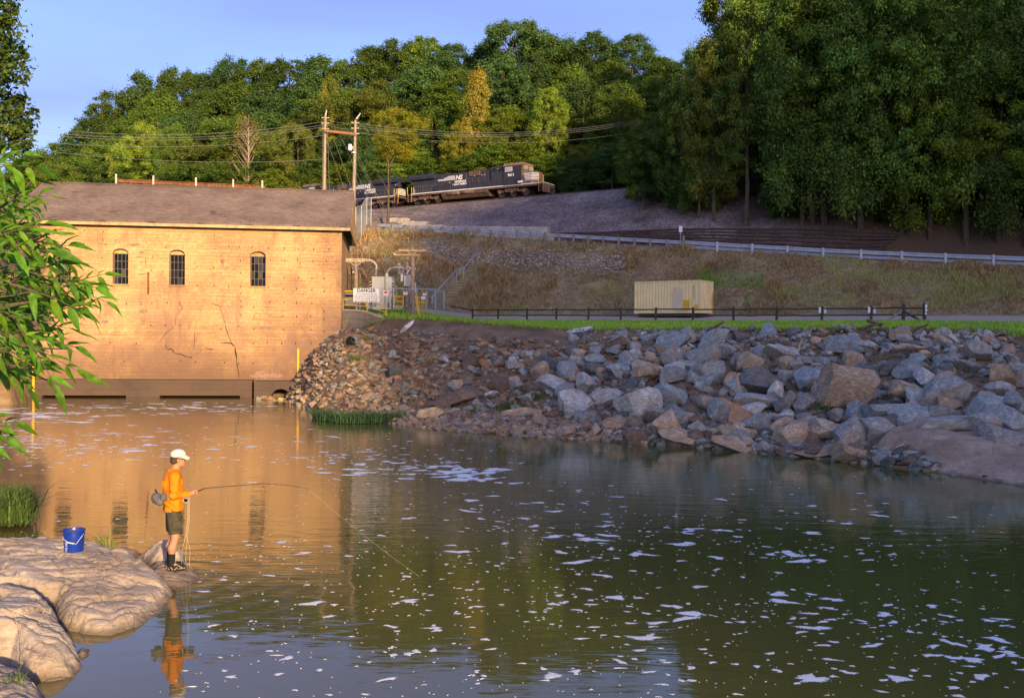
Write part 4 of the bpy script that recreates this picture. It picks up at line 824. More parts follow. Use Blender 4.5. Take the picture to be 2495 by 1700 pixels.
# yellow pipe guards
def guard(lab, pts_list, D, r=.04):
    t_ = thing('pipe_guard', lab, 'railing')
    for pts in pts_list: MB().tube([s3(x, y, D) for x, y in pts], r, 8).build('pipe', M['yellow'], t_)
guard('yellow pipe guard between the transformer and the switch cabinet', [[(825, 975), (825, 832)], [(825, 838), (940, 838)], [(825, 902), (940, 902)], [(815, 965), (945, 965)], [(940, 975), (940, 832)]], 62)
guard('yellow pipe guard right of the tallest substation pole', [[(1075, 968), (1172, 968)], [(1172, 975), (1172, 845)], [(1100, 848), (1172, 848)], [(1090, 910), (1240, 912)]], 64.5)
guard('two long leaning yellow bars standing in the lawn edge', [[(1115, 832), (1153, 1100)], [(1095, 832), (1138, 1085)]], 60)
guard('short yellow ladder-like guard at the right end of the substation', [[(1190, 878), (1205, 1000)], [(1222, 940), (1228, 1000)], [(1190, 878), (1225, 945)], [(1205, 1000), (1228, 1000)]], 65, .035)
guard('yellow barrier bars between powerhouse corner and poles', [[(185, 772), (310, 772)], [(185, 880), (260, 880)], [(430, 915), (430, 960)], [(475, 905), (475, 960)]], 59, .05)
db = thing('equipment_cabinet', 'dark low equipment cabinet between the powerhouse corner and the danger sign', 'cabinet'); a, b = s3(185, 985, 60), s3(330, 790, 60); MB().box(((a.x + b.x) / 2, 60.3, (a.z + b.z) / 2), (b.x - a.x, .5, b.z - a.z)).build('body', M['cable'], db); MB().box(((a.x + b.x) / 2, 60.02, b.z - .2), ((b.x - a.x) * .8, .03, .12)).build('vent', M['dark'], db)
cr8 = thing('crate', 'small tan wooden crate under the danger sign', 'crate'); a, b = s3(370, 985, 59), s3(460, 930, 59)
for i in range(3): MB().box(((a.x + b.x) / 2, 59, a.z + (i + .5) * (b.z - a.z) / 3), (b.x - a.x, .4, (b.z - a.z) / 3 * .93)).build('board', M['arm_wood'], cr8)
# chain-link enclosure
def chain(lab, pts, hgt, D=None, posts=None, mesh=True, nm='chain_link_fence'):
    t_ = thing(nm, lab, 'fence'); m_ = MB()
    for i, p in enumerate(pts): MB().tube([p, p + Vector((0, 0, hgt))], .035, 8).build('post', M['galv'], t_)
    for i in range(len(pts) - 1):
        a, b = pts[i], pts[i + 1]; MB().tube([a + Vector((0, 0, hgt)), b + Vector((0, 0, hgt))], .025, 6).build('top_rail', M['galv'], t_)
        L_ = (b - a).length; n = int((L_ + hgt) / .34)
        for k in range(n):
            for s_ in (0, 1):
                u0 = k * .34 - hgt; q0, q1 = max(0, u0), min(L_, u0 + hgt)
                if q1 - q0 < .05: continue
                z0, z1 = (q0 - u0), (q1 - u0); 
                if s_: z0, z1 = hgt - z0, hgt - z1
                m_.tube([a.lerp(b, q0 / L_) + Vector((0, 0, z0)), a.lerp(b, q1 / L_) + Vector((0, 0, z1))], .004, 3, cap=False)
    kind(m_.build('wire_mesh', M['galv_dark'], t_), 'stuff'); return t_
zf = s3(1455, 1000, 66); hf = s3(1455, 755, 66).z - zf.z
chain('chain-link fence round the substation yard', [s3(500, 1000, 61), s3(820, 1000, 61.5), s3(1110, 1000, 62.5), s3(1345, 1000, 64), s3(1455, 1002, 69), s3(1240, 985, 74)], hf)
for x, y, lab, D in ((968, 797, 'small red and white notice on the fence left of the tallest substation pole', 61.8), (1210, 803, 'small red and white notice on the fence right of the tallest substation pole', 63), (1195, 853, 'small white notice below the right-hand fence notice', 62.9)):
    g = thing('notice_plate', lab, 'sign'); p = s3(x, y, D); MB().box(p, (.26, .02, .2)).build('plate', M['sign_white'], g)
    if y < 830: MB().box(p + Vector((0, -.013, .05)), (.22, .006, .06)).build('red_band', M['red'], g)
# steps up the bank with a pipe handrail
st = thing('hillside_stairs', 'concrete steps climbing the grassy bank with a galvanised pipe handrail', 'stairs')
hp = [s3(1305, 935, 70), s3(1310, 845, 70.5), s3(1340, 800, 71), s3(1612, 500, 80), s3(1705, 485, 82), s3(1880, 282, 90)]
MB().tube(hp, .035, 8).build('handrail', M['galv'], st)
for p, l_ in ((hp[3], 1.0), (hp[4], .9), (hp[5], .9)): MB().tube([p, p - Vector((0, 0, l_ + .3))], .03, 6).build('rail_post', M['galv'], st)
for i in range(16):
    k = i / 15; p = s3(1440, 870, 71).lerp(s3(1840, 400, 90), k); MB().box(p + Vector((.2, 0, -.22)), (.8, .35, .16)).build('tread', M['drybank'], st)
# fence by the H-frame poles (top of the bank)
c2p = lambda x, y, D: at(740 + x * .284, 380 + y * .284, D)
chain('tall chain-link fence on the bank between the roof corner and the H-frame pole', [c2p(388, 870, 78), c2p(445, 730, 84), c2p(493, 690, 92), c2p(540, 590, 104), c2p(577, 585, 108)], 3.0)

# ================================================================ H-FRAME POWER POLES AND WIRES
hf_ = thing('h_frame_pole', 'two weathered wooden power poles joined by a rust-red crossbeam behind the roof', 'utility pole'); D_ = 104
PL = [at(787, 560, D_), at(790, 464, D_), at(793, 281, D_)]; PR = [at(860, 560, D_ - 1.5), at(861, 516, D_ - 1.5), at(866, 293, D_ - 1.5)]
for P in (PL, PR): MB().tube(P, [.2, .19, .13], 10).build('pole', M['pole_wood'], hf_, True)
A, B = at(792, 319, D_ - .3), at(866, 327, D_ - 1.8); MB().box((A + B) / 2, ((B - A).length, .18, .26), frame(B - A)).build('crossbeam', plain('rust_red_crossbeam', (.38, .17, .09), .8, var=.25), hf_)
tcn_ = MB().tube([at(853, 367, D_ - 2.2), at(853, 354, D_ - 2.2), at(853, 352, D_ - 2.2)], [.22, .22, .17], 14).build('transformer_can', M['cabinet_lt'], hf_, True); MB().box(at(858, 360, D_ - 2), (.3, .08, .3)).build('hanger', M['galv_dark'], tcn_)
MB().tube([at(862, 374, D_ - 1.5), at(862, 371, D_ - 1.5)], .3, 10).build('cable_collar', M['galv'], hf_)
for P, dx in ((PL, 0), (PR, 0)):
    for s_ in (-1, 1):
        for z in (.3, .9, 1.5): MB().tube([P[2] - Vector((0, 0, z)), P[2] + Vector((s_ * .42, 0, -z + .03))], [.025, .05], 6).build('insulator', M['porcelain'], hf_)
MB().tube([PR[2] + Vector((.1, 0, .1)), PR[2] + Vector((.55, 0, .75))], [.09, .05], 6).build('bracket', M['porcelain'], hf_); MB().tube([PL[2] + Vector((0, 0, -.1)), PL[2] + Vector((.12, 0, .55))], [.09, .05], 6).build('bracket', M['porcelain'], hf_)
def wire(lab, a, b, sag, r=.014, grp='overhead wires'):
    P = [Vector(a).lerp(Vector(b), k / 14) - Vector((0, 0, sag * 4 * (k / 14) * (1 - k / 14))) for k in range(15)]
    return tag(MB().tube(P, r, 4).build('overhead_wire', M['cable']), lab, 'wire', grp)
for i, (y0, ya) in enumerate([(296, 303), (304, 311), (309, 317)]):
    wire(['topmost', 'second highest', 'third highest'][i] + ' thin wire from the left H-frame pole across the trees to the left', at(793, y0, D_), at(-60, ya - 8, 92), 1.4)
wire('lower thin overhead wire from the left H-frame pole to the left', at(792, 330, D_), at(-60, 330, 92), 1.2); wire('lowest thin overhead wire crossing the trees at left', at(790, 388, D_), at(-60, 345, 92), 1.0)
for i, (y0, ya) in enumerate([(301, 292), (307, 296), (312, 300), (323, 320)]):
    wire(['topmost', 'second highest', 'third highest', 'lowest'][i] + ' thin wire from the right H-frame pole across the trees to the right', at(866, y0, D_ - 1.5), at(1560, ya, 118), 1.3)
for i, (z) in enumerate((.4, 1.0, 1.6)): wire(['top', 'middle', 'bottom'][i] + ' short wire between the two H-frame poles', PL[2] - Vector((0, 0, z)), PR[2] - Vector((0, 0, z)), .15, .014, 'wires between the poles')
ORDW = ['first', 'second', 'third', 'fourth', 'fifth']
for i, (x, y, x2, y2) in enumerate([(797, 345, 860, 515), (812, 335, 893, 560), (829, 328, 918, 535), (852, 333, 940, 520), (868, 378, 940, 530)]):
    wire(ORDW[i] + ' thin guy wire from the left slanting down from the H-frame poles', at(x, y, D_), at(x2, y2, D_ - 5), .0, .012, 'guy wires')
for x, x2, wl_ in ((787, 784, 'left of the left'), (797, 805, 'right of the left'), (870, 866, 'right of the right')): wire('thin wire running down just ' + wl_ + ' H-frame pole', at(x, 300, D_ - .4), at(x2, 520, D_ - .4), 0, .014, 'pole drop wires')

# ================================================================ ROCKS
def ico(sub):
    bm = bmesh.new(); bmesh.ops.create_icosphere(bm, subdivisions=sub, radius=1); bm.verts.ensure_lookup_table()
    V = np.array([v.co[:] for v in bm.verts]); Fc = np.array([[v.index for v in f.verts] for f in bm.faces]); bm.free(); return V, Fc
ICO = {s_: ico(s_) for s_ in (1, 2, 3, 4)}
def chop(V, rng, n, lo, hi):
    V = V.copy()
    for _ in range(n):
        nn = rng.normal(size=3); nn /= np.linalg.norm(nn); d = rng.uniform(lo, hi); s_ = V @ nn; k = s_ > d; V[k] -= np.outer(s_[k] - d, nn)
    return V
def rock_mesh(seed, sub=4, n=13, lo=.38, hi=.78, amp=.035, freq=2.2, round_=False):
    rng = np.random.default_rng(seed); V, Fc = ICO[sub]
    V = chop(V * rng.uniform(.8, 1.25, 3), rng, n, lo, hi)
    off = Vector(rng.uniform(-50, 50, 3)); out = []
    for v in V:
        p = Vector(v); q = p * freq + off; d = mnoise.fractal(q, 1, 2, 3) * amp * 1.6 + (abs(mnoise.noise(q * 2.3)) - .2) * amp; out.append(p * (1 + d))
    V = np.array([p[:] for p in out]); V -= (V.max(0) + V.min(0)) / 2; V /= (V.max(0) - V.min(0)) / 2
    me = np_mesh('boulder', V, Fc, M['rock'], True)
    if not round_: me.set_sharp_from_angle(angle=R(26))
    return me
BOULD = [rock_mesh(100 + i) for i in range(16)]; SMALLB = [rock_mesh(300 + i, 3, 12, .4, .8, .03) for i in range(12)]; ROUND = [rock_mesh(500 + i, 3, 7, .75, .98, .05, 1.4, True) for i in range(3)]
def bank(px, py):
    """point of the far bank seen at a photo position"""
    def P(t): return lerp_rows(row_shore, row_bar, px, t) if t < 1 else lerp_rows(row_bar, row_edge, px, t - 1)
    lo, hi = 0., 2.
    for _ in range(28):
        mid = (lo + hi) / 2
        if proj(P(mid))[1] > py: lo = mid
        else: hi = mid
    return P((lo + hi) / 2)
C_BLUE, C_GREY, C_LT, C_TAN, C_BRN, C_ORG, C_DK = (.225, .265, .27), (.25, .255, .24), (.36, .375, .36), (.34, .27, .19), (.15, .108, .08), (.35, .20, .10), (.11, .125, .13)
def put_rock(name, meshes, px, py, wpx, hpx, color, tilt=0., seed=0, zoff=0., depth=None, P=None):
    rng = random.Random(seed * 7 + int(px)); P = P or bank(px, min(py + hpx * .35, proj(row_shore(px))[1] - 1)); D = P.y; m_ = D / F
    o = link(name, meshes[rng.randrange(len(meshes))]); w, h = wpx * m_ / 2, hpx * m_ / 2; dp = depth or (w * .55 + h * .65)
    C = at(px, py, D); o.location = C + Vector((0, dp * .45, zoff))
    o.rotation_euler = (rng.uniform(-.2, .2), tilt, rng.choice((0, math.pi)) + rng.uniform(-.35, .35)); o.scale = (w * 1.08, dp, h * 1.1)
    f_ = rng.uniform(.82, 1.2); o.color = (color[0] * f_, color[1] * f_, color[2] * f_, 1); return o
def c6(x, y): return 1400 + x * .4712, 760 + y * .4712
CN = {C_BLUE: 'blue-grey', C_GREY: 'grey', C_LT: 'pale grey', C_TAN: 'tan', C_BRN: 'dark brown', C_ORG: 'rusty orange', C_DK: 'charcoal'}
hero = [  # crop x, y, w, h, colour, tilt, label
    (508, 150, 165, 100, C_BLUE, -.35, 'blue-grey slab tilted up to the right, high on the bank below the container'), (720, 150, 165, 90, C_BLUE, -.3, 'blue-grey slab leaning right, below the container corner'), (1010, 105, 105, 75, C_BLUE, -.2, 'lone pale blue block at the lawn edge, highest of the riprap'),
    (1440, 172, 215, 85, C_BLUE, .15, 'wide dark blue boulder below the stacked driftwood'), (515, 240, 125, 115, C_GREY, -.2, 'blocky grey boulder under the left tilted slab'), (665, 240, 175, 100, C_GREY, -.4, 'long grey wedge rising to the right under the second slab'),
    (390, 300, 150, 66, C_TAN, -.1, 'flat brownish slab perched on smaller stones, left part of the riprap'), (530, 328, 165, 82, C_GREY, 0, 'wide grey boulder with a flat top right of the brownish slab'), (700, 332, 155, 125, C_GREY, .2, 'chunky grey boulder with a brown lower face'),
    (980, 368, 205, 135, C_DK, .1, 'large dark boulder with a rust-brown broken face'), (1070, 215, 155, 80, C_LT, .25, 'pale flat-topped slab beside the upright driftwood stick'), (1232, 348, 145, 112, C_BLUE, .1, 'blue-grey boulder left of the big tan boulder'),
    (1415, 420, 218, 218, C_TAN, -.25, 'biggest tan boulder with a broad flat face, right of centre'), (1495, 322, 165, 85, C_DK, .45, 'dark slab resting on top of the big tan boulder'), (1750, 305, 150, 112, C_BLUE, 0, 'square blue-grey boulder below the stone heap'),
    (1700, 420, 165, 112, C_TAN, .15, 'tan and grey boulder right of the big tan boulder'), (1935, 420, 215, 175, C_GREY, .2, 'largest grey boulder of the right half'), (1795, 442, 105, 122, C_BLUE, .5, 'pointed blue boulder against the largest grey one'),
    (332, 490, 210, 175, C_LT, -.1, 'largest pale blue-grey boulder of the left half'), (62, 382, 92, 112, C_GREY, .1, 'upright grey block at the left end of the large riprap'), (510, 442, 155, 100, C_BLUE, -.3, 'blue sloping boulder right of the largest pale boulder'),
    (540, 540, 125, 92, C_BLUE, .1, 'pale blue cap-shaped rock above the tan waterline slabs'), (1050, 418, 95, 95, C_LT, -.3, 'small pale boulder right of the dark rusty one'), (835, 382, 95, 132, C_TAN, -.6, 'leaning brownish boulder left of the dark rusty one'),
    (932, 465, 205, 70, C_GREY, .1, 'long low grey slab under the dark rusty boulder'), (840, 510, 215, 80, C_ORG, -.15, 'rusty orange flat rock in the middle of the riprap'), (878, 566, 135, 78, C_ORG, .2, 'smaller rust-stained block below the rusty flat rock'),
    (835, 640, 240, 95, C_TAN, -.15, 'broad tan slab just above the waterline, middle'), (850, 700, 225, 85, C_TAN, -.25, 'lowest tan wedge touching the water, middle'), (565, 662, 215, 95, C_TAN, -.1, 'tan slab at the waterline below the pale boulder'),
    (1140, 650, 165, 115, C_TAN, .3, 'tan block sloping into the water right of the middle slabs'), (1300, 622, 190, 95, C_TAN, 0, 'smooth brown slab behind the low tan ledge'), (1462, 652, 175, 145, C_GREY, .5, 'dark grey-brown boulder standing over the low tan ledge'),
    (1592, 625, 170, 122, C_GREY, 0, 'square brown-grey boulder near the bedrock slab'), (1315, 722, 265, 82, C_TAN, .1, 'long low tan ledge at the water, right of centre'), (1440, 748, 165, 92, C_TAN, -.35, 'pointed tan rock at the end of the low ledge'),
    (1880, 700, 180, 82, C_GREY, -.1, 'flat grey-brown rock lying on the bedrock slab'), (1930, 600, 275, 95, C_GREY, -.15, 'long dark grey slab above the bedrock'), (1780, 530, 215, 82, C_BLUE, -.2, 'thin blue-grey slab under the largest grey boulder'),
    (1610, 522, 165, 85, C_BLUE, 0, 'blue-grey block right of the big tan boulder foot'), (2150, 592, 145, 112, C_GREY, .1, 'brown-grey boulder near the right edge above the bedrock'), (2232, 668, 185, 112, C_GREY, .2, 'dark boulder sitting on the bedrock at the right edge'),
    (2112, 510, 190, 105, C_BLUE, -.45, 'blue slab tilted up to the right near the right edge'), (2270, 570, 165, 142, C_BLUE, .1, 'blue-grey boulder cut by the right edge'), (1465, 522, 125, 92, C_BLUE, -.4, 'small blue rock at the foot of the big tan boulder'),
    (2112, 205, 105, 115, C_GREY, .1, 'pointed grey stone at the right end of the stone heap'), (2218, 342, 105, 132, C_TAN, -.3, 'tan upright block near the right edge'), (2282, 460, 130, 82, C_BLUE, 0, 'blue-grey slab at the right edge, mid slope'),
    (710, 478, 130, 70, C_TAN, .1, 'small brownish slab left of the rusty flat rock'), (1200, 470, 115, 85, C_GREY, -.2, 'grey block left of the big tan boulder foot'), (1110, 466, 75, 92, C_GREY, .2, 'narrow grey upright stone in the middle'), (496, 612, 105, 155, C_TAN, -.4, 'tall brown stone standing at the waterline slab'),
    (210, 586, 115, 66, C_TAN, 0, 'low tan rock near the water, left part'), (330, 592, 115, 62, C_BRN, -.1, 'brown rock under the largest pale boulder'), (430, 560, 95, 85, C_BRN, .2, 'brown block right of the largest pale boulder foot'), (165, 440, 140, 70, C_LT, 0, 'pale flat rock left of the largest pale boulder'),
    (222, 170, 105, 82, C_BRN, 0, 'dark brown block high on the left of the riprap'), (25, 480, 130, 140, C_LT, -.3, 'pale boulder left of the flat pale rock'), (1930, 520, 170, 62, C_GREY, .1, 'thin grey slab right of the thin blue one'), (120, 250, 110, 60, C_BLUE, .1, 'blue-grey rock left of the brownish perched slab'),
    (300, 250, 120, 80, C_GREY, -.2, 'grey rock above the perched slab'), (790, 210, 90, 60, C_BLUE, .2, 'blue block between the two upper slabs'), (1180, 260, 80, 60, C_BLUE, 0, 'small blue block below the driftwood stick'), (1640, 300, 100, 70, C_DK, .2, 'charcoal block left of the square blue-grey boulder'),
    (1900, 310, 100, 70, C_DK, -.2, 'charcoal block right of the square blue-grey boulder'), (2030, 290, 130, 70, C_BLUE, .2, 'blue slab below the stone heap'), (900, 270, 90, 90, C_TAN, -.5, 'leaning tan slab above the dark rusty boulder')]
for i, (x, y, w, h, c, tl, lab) in enumerate(hero): px, py = c6(x, y); tag(put_rock('boulder', BOULD, px, py, w * .54, h * .54, c, tl, i), lab, 'boulder', 'riprap boulders')
for i, (px, py, w, h, c, tl, lab) in enumerate([(1111, 969, 125, 60, C_BRN, .05, 'broad dark brown boulder alone on the gravel beach'), (1397, 986, 78, 70, C_LT, -.3, 'pale egg-shaped boulder at the left end of the riprap'), (1316, 907, 46, 50, C_TAN, .1, 'bleached tan rock shaped like a stump'),
        (1362, 946, 105, 46, C_LT, -.3, 'pale streaked slab left of the upright block'), (1285, 971, 66, 30, C_LT, -.1, 'pale flat stone above the grass sprigs'), (1215, 936, 56, 38, C_BRN, .1, 'dark brown block right of the broad dark boulder'), (971, 946, 54, 36, C_BRN, 0, 'brown block left of the broad dark boulder'), (965, 905, 40, 26, C_DK, .2, 'small dark rock in the rubble slope'),
        (1053, 1013, 68, 40, C_TAN, 0, 'smooth brownish stone at the end of the grass tuft'), (1320, 1027, 32, 48, C_TAN, .3, 'upright tan stone near the water'), (1273, 1008, 96, 30, C_TAN, -.05, 'long tan flat stone on the beach'), (1262, 1054, 38, 24, C_TAN, 0, 'small tan stone at the waterline below the upright one'), (1188, 1041, 46, 24, C_TAN, .1, 'low tan stone at the waterline, beach middle'),
        (1386, 1054, 52, 28, C_TAN, 0, 'tan stone in the water below the egg-shaped boulder'), (1448, 1052, 36, 38, C_TAN, -.2, 'small pointed tan stone at the waterline'), (1440, 1020, 60, 40, C_GREY, 0, 'grey-brown rock right of the egg-shaped boulder'), (1345, 885, 52, 40, C_DK, .1, 'very dark block right of the stump-shaped rock'),
        (1182, 888, 30, 28, C_ORG, 0, 'small orange-tan stone in the rubble'), (958, 862, 24, 20, C_BLUE, 0, 'small blue-grey stone high in the rubble slope'), (1145, 880, 38, 34, C_BRN, .2, 'brown clod of rock in the rubble slope'), (1405, 880, 40, 28, C_LT, .3, 'pale leaning stone above the streaked slab')]):
    tag(put_rock('boulder', BOULD, px, py, w, h, c, tl, 60 + i), lab, 'boulder', 'beach boulders')
p_ = put_rock('boulder', ROUND, 1989, 831, 26, 22, (.42, .30, .2), 0, 5); tag(p_, 'round tan boulder at the top of the riprap, centre', 'boulder', 'riprap boulders')
# the many alike rocks between them
rr = random.Random(5); USED = {}
ANCH = [(*c6(x, y), lab) for (x, y, w, h, c, tl, lab) in hero]
def near_label(px, py, w, cn):
    for best in sorted(ANCH, key=lambda a: (a[0] - px) ** 2 + ((a[1] - py) * 1.5) ** 2)[:6]:
        dx, dy = px - best[0], py - best[1]
        rel = ('right of' if dx > 0 else 'left of') if abs(dx) > abs(dy) * 1.2 else ('below' if dy > 0 else 'above')
        sz = 'small' if w < 28 else 'middling' if w < 40 else 'larger'; short = best[2].split(',')[0].split(); short = ' '.join(short[:8]) if len(short) > 8 else ' '.join(short)
        while short.split()[-1] in ('the', 'a', 'of', 'to', 'with', 'on', 'and', 'under', 'in', 'below', 'beside', 'right', 'left', 'by', 'up', 'its', 'broken', 'largest', 'big', 'flat', 'low', 'dark', 'pale', 'second', 'brown', 'broad', 'top', 'end', 'at', 'above', 'near', 'over', 'into', 'from', 'stone', 'against', 'tall'): 
            nw = short.split()[:-1]
            if len(nw) < 3: break
            short = ' '.join(nw)
        lab = f'{sz} {cn} rock {rel} the {short}'
        if lab not in USED: break
    USED[lab] = 1; return lab
zones = [(1380, 2510, .22, .98, 150, (26, 64), [C_BLUE, C_BLUE, C_GREY, C_LT, C_DK, C_TAN], 'angular grey-blue riprap rock wedged among the bigger boulders', 'smaller riprap rocks'),
         (1480, 2300, .03, .25, 40, (30, 70), [C_TAN, C_TAN, C_BRN, C_GREY], 'silt-coloured rock along the waterline below the riprap', 'waterline rocks'),
         (1080, 1480, .15, .8, 40, (16, 36), [C_BRN, C_TAN, C_GREY, C_LT, C_BLUE], 'middle-sized mixed rock on the rubble slope', 'rubble slope rocks')]
for (x0, x1, k0, k1, n, (s0, s1), cols, lab, grp) in zones:
    for i in range(n):
        px = rr.uniform(x0, x1); ys, ye = proj(row_shore(px))[1], proj(row_edge(px))[1]; k = rr.uniform(k0, k1); py = ys + (ye - ys) * k
        if px > 2120 and k < .25: continue
        w = rr.uniform(s0, s1) * ip(k, [0, .6, 1], [1, 1, .75]); cc = rr.choice(cols); tag(put_rock('riprap_rock', SMALLB, px, py, w, w * rr.uniform(.5, .9), cc, rr.uniform(-.5, .5), i), near_label(px, py, w, CN[cc]), 'rock', grp)
for i in range(48):                                  # heap of pale stones at the top right
    px, py = c6(1925 + 250 * rr.uniform(-1, 1), 0); k = 1 - abs(px - 2300) / 130; py = 812 + rr.uniform(-6, 55) * max(.25, k); w = rr.uniform(12, 26)
    tag(put_rock('heap_stone', SMALLB, px, py, w, w * rr.uniform(.55, .9), rr.choice([C_LT, C_LT, C_TAN, (.4, .36, .29), C_GREY]), rr.uniform(-.6, .6), i), 'pale fist-shaped stone in the heap at the top right of the riprap', 'stone', 'stone heap')
# cobbles and rubble: thousands, one mass
def stones(name, n, sampler, size, cols, seed, sub=1, flat=.65):
    rng = np.random.default_rng(seed); base = [chop(ICO[sub][0] * rng.uniform(.8, 1.2, 3), rng, 7, .5, .9) for _ in range(10)]; Fb = ICO[sub][1]; nv = len(ICO[sub][0]); V = np.empty((n * nv, 3)); T = np.empty((n * nv, 3)); k = 0
    for i in range(n):
        s_ = sampler(rng)
        if s_ is None: continue
        P, sc = s_; r_ = size[0] + (size[1] - size[0]) * rng.random() ** 3; r_ *= sc
        A = rng.uniform(0, 6.28); tl = rng.normal() * .35; v = base[rng.integers(10)] * np.array([r_ * rng.uniform(.8, 1.5), r_ * rng.uniform(.8, 1.2), r_ * flat * rng.uniform(.7, 1.2)])
        ca, sa, ct_, st_ = math.cos(A), math.sin(A), math.cos(tl), math.sin(tl); x = v[:, 0] * ct_ + v[:, 2] * st_; z = -v[:, 0] * st_ + v[:, 2] * ct_; y = v[:, 1]
        V[k * nv:(k + 1) * nv] = np.stack([x * ca - y * sa, x * sa + y * ca, z], 1) + np.array(P) + [0, 0, r_ * .15]
        T[k * nv:(k + 1) * nv] = np.array(cols[rng.integers(len(cols))]) * rng.uniform(.7, 1.3); k += 1
    Fc = (Fb[None] + (np.arange(k) * nv)[:, None, None]).reshape(-1, 3)
    me = np_mesh(name, V[:k * nv], Fc, M['tone_stone'], False, T[:k * nv]); return kind(link(name, me), 'stuff')
def samp(x0, x1, k0, k1, pw=1.):   # k 0 water line, 1 foot of the slope, 2 lawn edge
    def f(rng):
        px = rng.uniform(x0, x1); t_ = k0 + (k1 - k0) * rng.random() ** pw; P = lerp_rows(row_shore, row_bar, px, t_) if t_ < 1 else lerp_rows(row_bar, row_edge, px, t_ - 1); P = P.copy(); P.z += .22 * fbm((P.x, P.y, 3.3), 4, .35) * (1 if t_ > .05 else 0); return P, 1.
    return f
MIX = [C_BRN, C_BRN, (.24, .185, .135), C_GREY, (.28, .28, .26), (.29, .18, .10), (.17, .19, .19), (.17, .12, .085), (.2, .145, .1), (.3, .24, .17)]
stones('rubble_stones', 6500, samp(700, 1560, .5, 1.82, 1.25), (.05, .27), MIX, 1)
stones('beach_cobbles', 3600, samp(640, 1620, .02, .95), (.06, .27), [C_TAN, (.3, .22, .165), (.26, .185, .14), C_TAN, C_GREY], 2)
stones('riprap_infill', 5200, samp(1450, 2900, .0, 1.9), (.07, .30), [C_GREY, C_BLUE, C_DK, C_DK, C_BRN, C_GREY], 3)
stones('bank_top_stones', 700, samp(1420, 2480, 1.72, 2.0), (.10, .34), [C_GREY, C_BLUE, C_LT, C_TAN, C_BRN, C_GREY], 9)
def samp_g(rng):
    px = rng.uniform(1020, 1520); k = rng.uniform(.55, .9); c = ip(px, [1020, 1150, 1300, 1520], [.78, .66, .70, .66]); k = c + rng.normal() * .085
    return (lerp_rows(row_toe, row_guard, px, min(k, .93)) + Vector((0, -.1, .12)), 1.)
stones('slope_gravel', 3000, samp_g, (.05, .18), [(.34, .31, .28), (.40, .37, .34), (.27, .24, .21), (.44, .41, .37)], 4)

# ---------------------------------------------------------------- bedrock and foreground ledges (height built from an outline)
def bedrock_mat(name, lo, base, hi, dark):
    t = NT(name); co = t.coord(); n1 = t.noise(co, .8, 7, .65); n2 = t.noise(t.coord((1, 1.6, 5), 'Object', (.3, .15, 0)), 2.2, 7, .7, .5); n3 = t.noise(co, 14, 5, .7)
    c = t.ramp(n1, [(.3, lo), (.52, base), (.7, hi)]); c = t.mix(c, t.ramp(n2, [(.3, .62), (.5, 1.), (.7, 1.15)]), 1., 'MULTIPLY'); c = t.mix(c, t.ramp(n3, [(.3, .82), (.7, 1.15)]), 1., 'MULTIPLY')
    c = t.mix(c, dark, t.ramp(t.noise(co, 1.7, 8, .75), [(.60, 0.), (.70, .75)]))
    v = t.voro(t.coord((1, 1, 1), 'Object'), 1.1, 'DISTANCE_TO_EDGE'); ck = t.ramp(v.outputs['Distance'], [(0., 0.), (.012, 1.)]); ckm = t.mix(ck, 1., t.ramp(t.noise(co, .9, 3), [(.42, 1.), (.54, 0.)]))
    geo = t.n('NewGeometry'); sp = t.n('SeparateXYZ'); t.l(geo.outputs['Position'], sp.inputs[0]); wet = t.n('MapRange', i_1=.015, i_2=.10, i_3=.62, i_4=0.); t.l(t.math('ADD', sp.outputs['Z'], t.math('MULTIPLY', t.math('SUBTRACT', n1, .5), .12)), wet.inputs[0])
    c = t.mix(c, (.06, .04, .028), wet.outputs[0]); t.col(c).set(.8, .3); t.bump(t.mix(t.mix(n2, n3, .5), ck, .15), 1., .08); return t.m
M['ledge'] = bedrock_mat('tan_ledge_rock', (.32, .245, .17), (.47, .375, .275), (.56, .465, .36), (.20, .16, .125))
M['bedrock'] = bedrock_mat('brown_bedrock', (.27, .20, .13), (.40, .30, .205), (.50, .39, .28), (.15, .115, .09))
